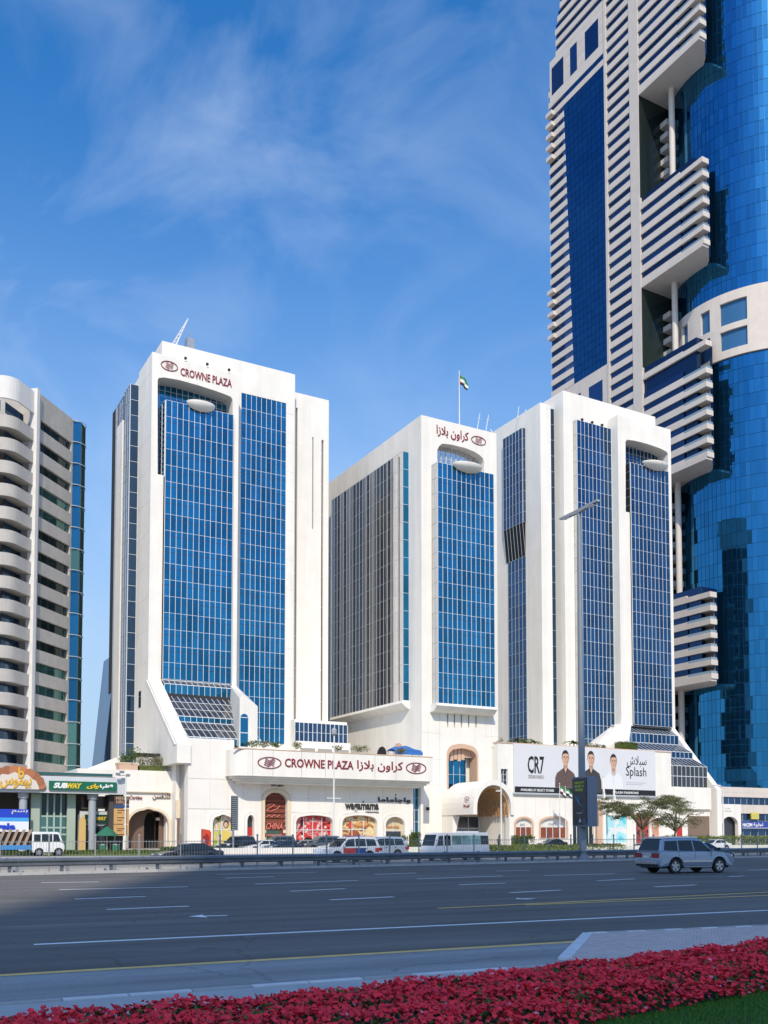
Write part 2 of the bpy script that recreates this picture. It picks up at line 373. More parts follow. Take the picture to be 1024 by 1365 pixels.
# ------------------------------------------------------------------ ground
g = MB(); g.add([(-1500, -400, 0), (1500, -400, 0), (1500, 2500, 0), (-1500, 2500, 0)], [(0, 1, 2, 3)])
g.build('ground', GROUND, kind=None)['kind'] = 'structure'
GR0 = Vector((*G(78, 1165), 0)); GR1 = Vector((*G(1005, 1143), 0))      # foot of the near guard rail
TG = math.atan2((GR1 - GR0).y, (GR1 - GR0).x)
GT = rot(GR0, TG).y                                                       # its offset in its own frame
def rs(px, py, th=TR): return G(px, py, 0, th)
# road: wide dark carriageway from the kerb to the guard rail
TK = rs(400, 1313)[1]                                                     # kerb line by the flower bed
kk = lambda s, t: Matrix.Rotation(TR, 3, 'Z') @ Vector((s, t, 0))
far = lambda s: Matrix.Rotation(TG, 3, 'Z') @ Vector((s, GT - 0.7, 0))
road = MB(); road.add([(*kk(-160, TK)[:2], .004), (*kk(330, TK)[:2], .004), (*far(330)[:2], .004), (*far(-160)[:2], .004)], [(0, 1, 2, 3)])
road.build('road', ASPH)['kind'] = 'structure'
# paler strip between the yellow line and the kerb (worn shoulder)
TY = rs(400, 1278)[1]
sh = MB(); sh.add([(*kk(-160, TK)[:2], .008), (*kk(9.6, TK)[:2], .008), (*kk(13.0, TY)[:2], .008), (*kk(-160, TY)[:2], .008)], [(0, 1, 2, 3)])
sh.build('road_shoulder', ASPH2)['kind'] = 'structure'
# painted lines
def stripe(px0, py0, px1, py1, w, m, name='lane_marking', th=TR, z=.012, root=None):
    a = Vector((*G(px0, py0), z)); b = Vector((*G(px1, py1), z)); d = (b - a).normalized(); n = Vector((-d.y, d.x, 0)) * w / 2
    return MB().add([a - n, b - n, b + n, a + n], [(0, 1, 2, 3)]).build(name, m)
MK = []
def mark(*a, **k): o = stripe(*a, **k); o['kind'] = 'structure'; MK.append(o)
mark(45, 1260, 1024, 1214, .19, PAINT_W)
mark(1024, 1214, 1500, 1193, .15, PAINT_W)
mark(-200, 1313, 770, 1256, .19, PAINT_Y)
mark(584, 1211.5, 1200, 1181, .2, PAINT_Y)
mark(700, 1207, 1200, 1187, .2, PAINT_Y)
for a in ((55, 1177, 132, 1176), (79, 1186.5, 250, 1182.5), (100, 1199, 194, 1195.5), (142, 1213, 252, 1208.5), (300, 1171, 365, 1169), (340, 1179, 477, 1174),
          (387, 1188.5, 460, 1185), (440, 1200, 525, 1196), (500, 1166, 554, 1164), (556, 1172, 670, 1168), (612, 1180, 674, 1177.5), (680, 1190.5, 747, 1187),
          (662, 1161.5, 706, 1160.5), (726, 1167.5, 820, 1165), (796, 1174.5, 846, 1172), (873, 1182.5, 928, 1180), (972, 1169, 992, 1168), (998, 1160.5, 1040, 1159), (900, 1162, 940, 1161)):
    mark(*a, .21, PAINT_W)
for a in ((0, 1161.5, 290, 1158), (290, 1166, 420, 1163.5)):
    mark(*a, .14, PAINT_W)
def arrow_mark(px0, py0, px1, py1):
    a = Vector((*G(px0, py0), .012)); b = Vector((*G(px1, py1), .012)); d = (b - a); n = Vector((-d.y, d.x, 0)).normalized()
    q = lambda u, v: a + d * u + n * v
    mb = MB(); mb.add([q(0, 0), q(.42, -.42), q(.42, -.1), q(1, -.09), q(1, .09), q(.42, .1), q(.42, .42)], [(0, 1, 2, 3, 4, 5, 6)])
    o = mb.build('arrow_marking', PAINT_W); o['kind'] = 'structure'
arrow_mark(251, 1222.5, 303, 1221); arrow_mark(689, 1199, 713, 1198)
# service road and parking apron behind the guard rail
sr = MB(); sr.add([(*(Matrix.Rotation(TG, 3, 'Z') @ Vector((s, t, 0)))[:2], .006) for s, t in ((-160, GT + 3.0), (260, GT + 3.0), (260, GT + 24), (-160, GT + 24))], [(0, 1, 2, 3)])
sr.build('service_road', mat('sun_bleached_asphalt', (0.30, 0.28, 0.255), .9, vary=.1, scale=.5))['kind'] = 'structure'
# narrow median kerbs, both sides of the guard rail strip
def kerb_line(name, p0, p1, w, h, m, n, drop=0):
    root = thing(name, None, None, p0, 0); root['kind'] = 'structure'
    d = (p1 - p0); L_ = d.length / n; d.normalize(); ang = math.atan2(d.y, d.x)
    for i in range(n):
        c = p0 + d * (L_ * (i + .5)); o = bpy.data.objects.new('kerb_stone', unit(m[i % len(m)])); COL.objects.link(o); o.parent = root
        o.location = c - p0 + Vector((0, 0, h / 2 - drop)); o.scale = (L_ - .025, w, h); o.rotation_euler = (0, 0, ang)
    return root
fr3 = lambda s, t, th: Matrix.Rotation(th, 3, 'Z') @ Vector((s, t, 0))
kerb_line('median_kerb', fr3(-25, GT - .55, TG), fr3(95, GT - .55, TG), .3, .14, [KERB], 100)
kerb_line('service_kerb', fr3(-20, GT + 2.9, TG), fr3(95, GT + 2.9, TG), .3, .14, [KERB], 60)
KS0 = -8.0; KS1 = 9.4
kerb_line('bed_kerb', kk(KS0, TK + .05), kk(KS1, TK + .05), .13, .03, [KERB_W, KERB_W, KERB], 22)
vg = MB(); vg.add([(*kk(-8, 10.0)[:2], .012), (*kk(10.5, 10.0)[:2], .012), (*kk(10.0, TK)[:2], .012), (*kk(-8, TK)[:2], .012)], [(0, 1, 2, 3)]); vg.build('verge_strip', KERB)['kind'] = 'structure'
# paved corner at right: kerb stones and the block-paved footway behind them
c0 = Vector((*G(752, 1281), 0)); c1 = Vector((*G(784, 1246.5), 0)); c2 = Vector((*G(1024, 1236), 0)); c3 = c2 + (c2 - c1) * 1.6
kerb_line('footway_kerb', c0, c1, .20, .05, [KERB_W], 4); kerb_line('footway_edge_kerb', c1, c3, .13, .05, [KERB_W, KERB], 26)
def paver_mat():
    m = mat('block_paving', (0.36, 0.31, 0.30), .9, vary=.16, scale=1.5)
    t = m.node_tree; b = t.nodes['Principled BSDF']
    br = t.nodes.new('ShaderNodeTexBrick'); br.inputs['Scale'].default_value = 2.4; br.inputs['Color1'].default_value = (.66, .48, .42, 1); br.inputs['Color2'].default_value = (.46, .33, .29, 1); br.inputs['Mortar'].default_value = (.74, .64, .58, 1)
    br.inputs['Mortar Size'].default_value = .03
    g = t.nodes.new('ShaderNodeNewGeometry'); t.links.new(g.outputs['Position'], br.inputs['Vector']); t.links.new(br.outputs[0], b.inputs['Base Color'])
    return m
fw = MB(); inn = (c1 - c0).normalized(); back = Vector((-(c2 - c1).y, (c2 - c1).x, 0)).normalized() * -1
fw.prism([(p.x, p.y) for p in (c0 + inn * .1, c1, c3, c3 + back * 6, c0 + back * 1.6 + (c2 - c1).normalized() * .5)], 'z', -.1, .035)
fw.build('footway', paver_mat())['kind'] = 'structure'
# flower bed
def bed_far(s): return 10.5 + ((s - 5) * .187 if s > 5 else (s - 5) * .06)
def bed_near(s): return 7.0 if s < 3 else 8.1 + .22 * (s - 6.3) if s > 6.3 else 7.0 + (s - 3) / 3.3 * 1.1
def bed():
    rng = np.random.default_rng(3)
    N = 34000; s = rng.uniform(-5, 21, N); u = rng.random(N)
    f0 = np.array([bed_near(x) for x in s]); f1 = np.array([bed_far(x) for x in s]); t = f0 + (f1 - f0) * u
    w = np.minimum(u, 1 - u) * (f1 - f0)
    hh = .07 + .20 * np.clip(w / .45, 0, 1) ** .6 + .05 * np.sin(s * 3.1 + t * 2.3) * np.sin(t * 4.1 - s * 1.7) + rng.normal(0, .022, N)
    hole = (np.sin(s * 2.3 + 1.3 * np.sin(t * 3.0)) * np.sin(t * 3.7 + s * .6) + rng.normal(0, .28, N)) > .88
    red = ~hole
    P = np.stack([s, t, hh], 1)
    c, sn = math.cos(TR), math.sin(TR)
    def towd(p): return np.stack([p[..., 0] * c - p[..., 1] * sn, p[..., 0] * sn + p[..., 1] * c, p[..., 2]], -1)
    # petals: a shallow five-lobed funnel
    Q = P[red]; n = len(Q); ang = rng.uniform(0, 6.28, n); rad = rng.uniform(.024, .040, n)
    nz = np.stack([rng.normal(0, .45, n), rng.normal(-.35, .45, n), np.ones(n)], 1); nz /= np.linalg.norm(nz, axis=1)[:, None]
    ax = np.cross(nz, np.tile([0.31, .95, 0.05], (n, 1))); ax /= np.linalg.norm(ax, axis=1)[:, None]; ay = np.cross(nz, ax)
    V = np.empty((n, 11, 3)); V[:, 0] = Q - nz * rad[:, None] * .55
    for k in range(10):
        a = ang + k * math.pi / 5; r = rad * (1.0 if k % 2 == 0 else .66)
        V[:, 1 + k] = Q + ax * (np.cos(a) * r)[:, None] + ay * (np.sin(a) * r)[:, None] + nz * (rng.normal(0, .15, n) * rad)[:, None]
    fc = np.array([[0, 1 + k, 1 + (k + 1) % 10] for k in range(10)]); Fa = (fc[None] + (np.arange(n) * 11)[:, None, None]).reshape(-1, 3)
    pale = rng.random(n) < .014; fr_ = np.repeat(pale, 10)
    tri_mesh('red_flowers', towd(V).reshape(-1, 3), Fa[~fr_], PETAL, 'stuff'); tri_mesh('pink_flowers', towd(V).reshape(-1, 3), Fa[fr_], mat('pale_pink_petal', (.90, .34, .40), .5, randc=.2), 'stuff')
    # leaves below and in the gaps
    M = 26000; s = rng.uniform(-5, 21, M); u = rng.random(M); f0 = np.array([bed_near(x) for x in s]); f1 = np.array([bed_far(x) for x in s]); t = f0 + (f1 - f0) * u
    w = np.minimum(u, 1 - u) * (f1 - f0); h = (.05 + .19 * np.clip(w / .45, 0, 1) ** .6) * rng.uniform(.55, 1.16, M)
    leaves('flower_leaves', towd(np.stack([s, t, h], 1)), .04, LEAF, rng, up=.6, kind='stuff')
    so = MB(); ss = np.linspace(-5, 21, 40)
    for a, b in zip(ss[:-1], ss[1:]):
        so.add([tuple(kk(a, bed_near(a)))[:2] + (.03,), tuple(kk(b, bed_near(b)))[:2] + (.03,), tuple(kk(b, bed_far(b)))[:2] + (.05,), tuple(kk(a, bed_far(a)))[:2] + (.05,)], [(0, 1, 2, 3)])
    so.build('flower_bed_soil', SOIL)['kind'] = 'structure'
def tri_mesh(name, V, Fa, m, kind=None, parent=None, origin=None):
    me = bpy.data.meshes.new(name)
    org = np.array(FR[parent]) if parent is not None else np.array(origin if origin is not None else (0, 0, 0))
    V = V - org; k = Fa.shape[1]
    me.vertices.add(len(V)); me.vertices.foreach_set('co', V.astype(np.float32).ravel())
    me.loops.add(Fa.size); me.loops.foreach_set('vertex_index', Fa.astype(np.int32).ravel())
    me.polygons.add(len(Fa)); me.polygons.foreach_set('loop_start', np.arange(0, Fa.size, k, dtype=np.int32))
    me.update(calc_edges=True); me.validate(); me.materials.append(m)
    o = bpy.data.objects.new(name, me); COL.objects.link(o)
    if parent is not None: o.parent = parent
    elif origin is not None: o.location = origin
    FR[o] = Vector(org)
    if kind: o['kind'] = kind
    return o
def leaves(name, P, size, m, rng, up=0.0, kind=None, parent=None, aspect=.5, origin=None):
    n = len(P); d = rng.normal(0, 1, (n, 3)); d[:, 2] += up; d /= np.linalg.norm(d, axis=1)[:, None]
    a = np.cross(d, rng.normal(0, 1, (n, 3))); a /= np.linalg.norm(a, axis=1)[:, None]; b = np.cross(d, a)
    sz = (size * rng.uniform(.6, 1.3, n))[:, None]
    V = np.stack([P - a * sz, P + b * sz * aspect, P + a * sz, P - b * sz * aspect], 1).reshape(-1, 3)
    Fa = np.arange(n * 4).reshape(-1, 4)
    return tri_mesh(name, V, Fa, m, kind, parent, origin)
bed()
# lawn wedge at lower right
lw = MB(); ss = np.linspace(2, 26, 25)
for a, b in zip(ss[:-1], ss[1:]):
    lw.add([(*kk(a, 2)[:2], .035), (*kk(b, 2)[:2], .035), (*kk(b, bed_near(b) + .15)[:2], .035), (*kk(a, bed_near(a) + .15)[:2], .035)], [(0, 1, 2, 3)])
lw.build('lawn', GRASS)['kind'] = 'structure'
def blades():
    rng = np.random.default_rng(5); n = 60000; s = rng.uniform(4, 14, n); t = np.array([bed_near(x) for x in s]) + .05 - rng.random(n) ** 1.4 * 2.6
    c, sn = math.cos(TR), math.sin(TR); P = np.stack([s * c - t * sn, s * sn + t * c, np.full(n, .03)], 1)
    h = rng.uniform(.03, .065, n); a = rng.uniform(0, 6.28, n); w = .004
    V = np.stack([P + np.stack([np.cos(a) * w, np.sin(a) * w, 0 * a], 1), P - np.stack([np.cos(a) * w, np.sin(a) * w, 0 * a], 1), P + np.stack([rng.normal(0, .015, n), rng.normal(0, .015, n), h], 1)], 1).reshape(-1, 3)
    tri_mesh('grass', V, np.arange(n * 3).reshape(-1, 3), mat('grass_blade', (.07, .21, .015), .7, randc=.5), 'stuff')
blades()

# ------------------------------------------------------------------ hotel, left tower
def bowl(root, D, xc, z, half, drop, name='canopy_bowl'):
    pts = []; mb = MB(); n = 16; k = 6
    for j in range(k + 1):
        q = j / k; sc = math.sqrt(max(0, 1 - q * q)) * .98 + .02
        for i in range(n + 1):
            t = math.pi * i / n
            pts.append((xc - half * sc * math.cos(t), D - half * .62 * sc * math.sin(t), z - drop * q))
    fs = [(j * (n + 1) + i, j * (n + 1) + i + 1, (j + 1) * (n + 1) + i + 1, (j + 1) * (n + 1) + i) for j in range(k) for i in range(n)]
    fs.append(tuple(range(n, -1, -1)))
    mb.add(pts, fs); mb.box(xc - half * .9, xc + half * .9, D - .08, D - .005, z - drop * .5, z)
    mb.build(name, WHITE, root, smooth=False)
def crown_logo(root, o, xd, yd, w, h, m, thick=.1):
    """oval ring with a crossed-wave emblem"""
    o, xd, yd = Vector(o), Vector(xd), Vector(yd); nn = xd.cross(yd); mb = MB(); n = 36
    def P(u, v, k): return o + xd * (u * w) + yd * (v * h) + nn * k
    ring = []
    for s_ in (.5, .465):
        for k in (0, thick):
            for i in range(n):
                t = 2 * math.pi * i / n; q = s_ if s_ == .5 else None
                rx, ry = (.5, .5) if q else (.462, .44)
                ring.append(P(.5 + rx * math.cos(t), .5 + ry * math.sin(t), k))
    fs = []
    for i in range(n):
        j = (i + 1) % n
        fs += [(n + i, n + j, 3 * n + j, 3 * n + i), (i, j, n + j, n + i), (2 * n + i, 2 * n + j, 3 * n + j, 3 * n + i)]
    mb.add(ring, fs)
    for k in range(4):                                   # four stacked waves
        for sg in (1,):
            pts = []
            for i in range(9):
                u = i / 8; pts.append((.29 + .42 * u + (k - 1.5) * .02, .5 + (k - 1.5) * .155 + .085 * math.sin(u * 9.4 + .8)))
            top = [P(a, b + .037, thick) for a, b in pts]; bot = [P(a, b - .037, thick) for a, b in pts]; m_ = len(pts)
            mb.add(top + bot, [(i, i + 1, m_ + i + 1, m_ + i) for i in range(m_ - 1)])
    return mb.build('oval_emblem', m, root, recalc=False)
def fpoly(pts, D): return [F(x, y, D) for x, y in pts]

def tower_left():
    D1, DM = 145.0, 149.0
    a0 = fa(200, D1, 700); a1 = fa(317, D1, 700)
    T = thing('hotel_tower', 'leftmost white hotel tower with red Latin letters near its top', 'hotel tower', (a0, D1, 0), TH, 'white towers of the hotel')
    zt = fz(200, 468, D1); zf = fz(200, 903, D1) - .3
    zl = 14.4
    # front frame with the arched opening
    pts = [(210.2, 506.8), (211.6, 503.6), (219, 503), (238, 506.2), (263.5, 513.2), (289, 521.4), (301.5, 526), (308, 529), (310.2, 533), (310.8, 653)]
    hol = fpoly([(210.2, 632)] + pts, D1)
    xl = fa(216.5, D1, 760); xr = fa(308.6, D1, 780)
    hol += [(xr, fz(310, 653, D1)), (xr, zf + .05), (xl, zf + .05), (xl, hol[0][1])]
    fr = MB(); fr.holes([(a0, zf), (a1, zf), (a1, fz(317, 500, D1)), (a0, zt)], [hol], 'y', D1, D1 + 3.0)
    fr.box(a0, a0 + .8, D1 + 3.0, 152.8, zf, zt - .003); fr.box(a0 + .8, a1 - .01, D1 + 3.3, DM, zt - 1, zt - .02)
    fr.build('front_frame', WHITE, T)
    # body
    bm0 = fa(216, DM, 470); bm1 = fa(392.5, DM, 700); zm = fz(216, 454, DM)
    g20, g21 = fa(320.5, DM, 700), fa(381, DM, 700); zg0, zg1 = 17.3, fz(321, 523, DM)
    b = MB(); b.box(a0 + .8, a1 - .02, D1 + 3.6, 166, zl, zt - 1.2)
    b.box(bm0, bm1, DM + .5, 178, zl, zm - .004); b.box(bm0, bm1, DM, DM + .5, zg1, zm); b.box(g21, bm1, DM, DM + .5, zl, zg1); b.box(a1 - .5, g20, DM, DM + .5, zl, zg1); b.box(g20, g21, DM, DM + .5, zl, zg0)
    b.box(bm0 + .8, bm1 - .8, DM + 1.5, 170, zm - .1, zm + .5)
    b.build('main_block', WHITE, T)
    for z in np.arange(zl + 4, zm - 3, 5.1):
        bx('panel_joint', T, g21 + .05, bm1 - .05, DM - .006, DM + .05, z - .018, z + .018, SEAM); bx('panel_joint', T, a0 - .006, a0 + .05, D1 + .3, 152.7, max(z, zf + .5) - .018, max(z, zf + .5) + .018, SEAM) if z > zf + 1 else None
    # recess glass and projecting bay
    gl, gr = hol[0][0] - .05, fa(310.8, D1, 600) + .05; zr = fz(210, 630, D1) - .5
    curtain(T, 'F', D1 + 3.05, gl, gr, zr, zt - 1.5, 13, 19, limit=40, mw=.07)
    zb1 = fz(218, 532, D1 - .5); zb0 = zf + .2
    curtain(T, 'F', D1 - .45, fa(218, D1, 720), fa(308.4, D1, 720), zb0, zb1, 12, 17, limit=290, mw=.065, tran=.68)
    bb = MB(); bb.box(fa(218, D1, 720), fa(308.4, D1, 720), D1 - .35, D1 + 2.9, zb0, zb1 - .02); bb.build('bay_core', DARK, T)
    curtain(T, 'S', fa(218, D1, 720) - .07, D1 - .3, D1 + 2.9, zr, zb1, 2, 14, limit=60)
    bowl(T, D1 - .6, (F(247, 540, D1)[0] + F(285, 545, D1)[0]) / 2, fz(266, 540.5, D1), (F(285, 545, D1)[0] - F(247, 540, D1)[0]) / 2, 1.3)
    MB().box(gl, xl + .0, D1 + .4, D1 + 2.9, zr - .3, zr + .1).build('ledge', WHITE, T)
    # second glass
    curtain(T, 'F', DM + .12, g20, g21, zg0, zg1, 9, 23, limit=290, mw=.065, tran=.68)
    # flared foot: left pier
    DB, zb = 129.6, 14.6
    pr = MB(); pr.prism([(152.8, zf), (D1, zf), (DB, zb), (DB, 12), (152.8, 12)], 'x', a0, xl - .02)
    pr.build('flared_pier', WHITE, T)
    stp = MB(); stp.prism([(D1 + 1.2, zf - .01), (D1 + .55, zf - .01), (DB + .55, zb - .0), (DB + 1.2, zb)], 'x', a0 - .12, a0 - .003); stp.build('pier_rib', WHITE, T)
    lw = MB(); A1 = fa(303, D1, 905); A2 = 48.4
    lw.hull([(fa(308.4, D1, 720), D1, zf), (fa(317, D1, 720), D1, zf), (A2, DB, zb - .3), (A2 + 2.75, DB, zb - .3), (A2, DB, 21.6), (A2 + .4, DB, 22.2), (A2 + 2.75, DB, fz(338.8, 941.3, DB)), (fa(308.4, D1, 720), DM + .2, zb - .3), (a1 + 1.5, DM + .2, zb - .3), (a1, DM + .2, zf)])
    lw.build('buttress', WHITE, T)
    w = MB(); ax0, ax1 = fa(320.5, DB, 970), fa(330.5, DB, 970)
    w.prism(arch(ax0, ax1, zb + .1, fz(325, 951.5, DB), .55, 8), 'y', DB - .06, DB + .05); w.build('arched_window', GLASS, T)
    w = MB(); w.box(ax0, ax1, DB - .1, DB - .07, zb + 2.0, zb + 2.12); w.box(ax0, ax1, DB - .1, DB - .07, fz(325, 957, DB), fz(325, 957, DB) + .1); w.build('window_bar', MULL, T)
    # stepped skylights between the piers
    ys = [903, 909, 921.6, 952.4, 958.7, 978.4, 986]; kinds = ['slant', 'up', 'slant', 'up', 'slant', 'up']; rows = [1, 1, 3, 1, 2, 1]
    zz = [zf - (zf - 14.8) * (y - 903) / 83 for y in ys]; slen = sum(zz[i] - zz[i + 1] for i in (0, 2, 4)); d = D1 - .4; dend = 131.0; dd = (d - dend)
    gx0, gx1 = xl, A1 + .2; SLG = mat('skylight_glass', (.05, .05, .055), .12, .15, randc=.2)
    mm = MB(); nc = 12
    for i, kd in enumerate(kinds):
        d2 = d - dd * (zz[i] - zz[i + 1]) / slen if kd == 'slant' else d
        hi = 3.4 * (145 - (d + d2) / 2) / 15 ; xr_ = gx1 - hi
        w_ = (gx1 - gx0) / nc
        for r in range(rows[i]):
            f0, f1 = r / rows[i], (r + 1) / rows[i]
            dA, dB_ = d + (d2 - d) * f0, d + (d2 - d) * f1; zA, zB = zz[i] + (zz[i + 1] - zz[i]) * f0, zz[i] + (zz[i + 1] - zz[i]) * f1
            for c in range(nc):
                x0, x1 = gx0 + c * w_ + .06, gx0 + (c + 1) * w_ - .06
                if x0 > xr_: continue
                e = .05 if kd == 'slant' else .0
                MB().hull([(x0, dA - .03, zA - e), (x1, dA - .03, zA - e), (x0, dB_ + .03, zB + e), (x1, dB_ + .03, zB + e), (x0, dA + .05, zA - e + .06), (x1, dA + .05, zA - e + .06), (x0, dB_ + .1, zB + e + .06), (x1, dB_ + .1, zB + e + .06)]).build('skylight_pane' if kd == 'slant' else 'pane', SLG if kd == 'slant' else GLASS, T)
        for c in range(nc + 1):
            x = gx0 + c * w_
            mm.hull([(x + s_ * .035, dd_ + o_, z_ + .08) for s_ in (-1, 1) for dd_, z_ in ((d, zz[i]), (d2, zz[i + 1])) for o_ in (-.06, .05)])
        mm.box(gx0, gx1, d - .08, d + .08, zz[i] - .02, zz[i] + .10)
        for r in range(1, rows[i]):
            f0 = r / rows[i]; zz_ = zz[i] + (zz[i + 1] - zz[i]) * f0; dq = d + (d2 - d) * f0; mm.box(gx0, gx1, dq - .05, dq + .05, zz_ + .02, zz_ + .10)
        d = d2
    mm.build('skylight_bars', MULL, T, recalc=False)
    sl = MB(); sl.prism([(D1 + 2, zf), (D1 + .4, zf - .3), (132.3, 14.5), (D1 + 2, 14.5)], 'x', gx0 + .05, gx1 - .2); sl.build('skylight_core', DARK, T)
    # right block with slits
    r0, r1 = bm1, fa(438, 152, 700); DR = 152.0; zr1 = fz(415, 528, DR)
    s1 = fa(394, DR, 700); s2 = fa(416.2, DR, 650); s3 = fa(428.4, DR, 700); zs0 = fz(394, 960, DR)
    rb = MB(); rb.box(r0, s1, DR, DR + .6, zl, zr1); rb.box(s1 + .32, s2, DR, DR + .6, zl, zr1); rb.box(s2 + .26, s3, DR, DR + .6, zl, zr1); rb.box(s3 + .4, r1, DR, DR + .6, zl, zr1)
    rb.box(s1, s1 + .32, DR, DR + .6, fz(394, 543, DR), zr1); rb.box(s3, s3 + .4, DR, DR + .6, fz(428, 586, DR), zr1)
    rb.box(s2, s2 + .26, DR, DR + .6, fz(416, 582, DR), zr1); rb.box(s2, s2 + .26, DR, DR + .6, zl, fz(416, 705, DR))
    rb.box(r0, r1 - .02, DR + .8, 178, zl, zr1 - .01); rb.box(r1 - .6, r1, DR + .6, DR + 1.4, zl, zr1 - .01)
    rb.build('right_block', WHITE, T)
    for s_, w_ in ((s1, .32), (s2, .26), (s3, .4)):
        k = 0; z = zl
        while z < zr1 - 3: bx('slit_window', T, s_, s_ + w_, DR + .45, DR + .55, z + .05, min(z + 5.5, zr1 - 1), GLASS_D); z += 5.6
    # banded east face, seen only in the neighbour's glass
    sb = MB()
    for p, q in ((1.2, 1.7), (3.0, 5.6), (6.2, 6.6), (9.5, 10.0), (12.0, 15.0), (15.6, 16.4), (19.5, 20.1), (22.5, 24.8)):
        sb.box(r1 - .02, r1 + .22, DR + p, DR + q, zl, zr1 - 3)
    sb.build('side_glass_band', GLASS_D, T)
    # west bay
    wb0 = fa(171.5, 152.8, 700); dW = S(153, 700, wb0)[0]; zw1 = fz(172, 511, 152.8); zw0 = 11.5
    curtain(T, 'F', 152.85, wb0, a0, zw0, zw1, 1, 25, limit=290, mw=.065, glass=GLASS_N)
    cb = MB(); cb.box(wb0 + .05, a0 + 3, 152.95, dW + 3, zw0, zw1 - .05); cb.build('bay_core', DARK, T)
    d1, d2 = S(163.5, 700, wb0)[0], S(155.5, 700, wb0)[0]
    curtain(T, 'S', wb0, 152.95, d1, zw0, zw1, 3, 25, limit=60, glass=GLASS_N, mull=MULL_G, mw=.09)
    zc = fz(160, 556, 156)
    curtain(T, 'S', wb0, d1, d2, zc, zw1 - .4, 3, 3, limit=60, glass=GLASS_N, mull=MULL_G, mw=.09)
    MB().box(wb0 - .25, wb0 + .06, d1 + .1, d2 - .1, zw0, zc).build('bay_pier', WHITE, T)
    curtain(T, 'S', wb0, d2, dW, zw0, zw1 - .3, 2, 25, limit=60, glass=GLASS_N, mull=MULL_G, mw=.09)
    bk = MB(); bk.prism([(38.6, fz(150, 870, 163)), (38.6, 10), (fa(137, 163, 1005), 10), (fa(137, 163, 1005), 12)], 'y', 163.2, 172); bk.build('rear_flare', GLASS_N, T)
    sw = MB(); d0 = S(184.5, 970, a0)[0]; d9 = S(187.5, 970, a0)[0]; sw.box(a0 - .05, a0 + .1, min(d0, d9), max(d0, d9), 22.0, 24.6); sw.build('small_window', GLASS_D, T)
    # letters
    e0 = F(214.5, 493, D1); crown_logo(T, (F(214.2, 490, D1)[0], D1 - .02, fz(226, 494.5, D1)), XA, ZA, F(237, 490, D1)[0] - F(214.2, 490, D1)[0], 1.55, RED)
    x0, x1 = F(240.5, 500, D1)[0], F(309, 505, D1)[0]
    lettering('CROWNE PLAZA', T, (x0, D1 - .02, fz(240.5, 500.5, D1)), XA, ZA, x1 - x0, 1.28, RED, bold=.012)
    for x, y in ((247, 478), (276, 486), (305, 493.6)):
        p = F(x, y, D1); bx('wall_lamp', T, p[0] - .18, p[0] + .18, D1 - .3, D1 - .01, p[1] - .18, p[1] + .18, DARK)
    # rooftop
    c = thing('rooftop_jib', 'white lattice jib of the cleaning cradle leaning on the left hotel tower roof', 'crane', (bm0 + 2, DM + 3, zm), TH)
    p0 = F(228, 459, DM + 3); p1 = F(251, 426, DM + 3)
    m = MB(); A = Vector((p0[0], DM + 3, zm + .3)); B = Vector((p1[0], DM + 3, p1[1] + .2))
    ax = (B - A).normalized(); up = Vector((0, 1, 0)); n = ax.cross(up)
    rails = [A + up * .4 * i + n * .35 * j for i, j in ((-1, -1), (1, -1), (0, 1))]
    for q in rails: m.cyl(q, B, .09, .06, 5)
    for k in range(9):
        f = k / 9; q = [r_.lerp(B, f) for r_ in rails]; q2 = [r_.lerp(B, f + .1) for r_ in rails]
        for i in range(3): m.cyl(q[i], q2[(i + 1) % 3], .05, .05, 4)
    m.build('jib_arm', POLE_W, c)
    m = MB(); p = F(250, 455, DM + 3); m.box(p[0] - .2, p[0] + 1.1, DM + 2.5, DM + 4, zm + .5, p[1] + .5); m.box(p[0] - .6, p[0] + .0, DM + 2.8, DM + 3.6, zm + .49, zm + 1.3); m.box(p[0] + .3, p[0] + .5, DM + 3, DM + 3.2, p[1] + .5, p[1] + 1.7); m.build('winch_cabin', STEEL, c)
    return T
tower_left()

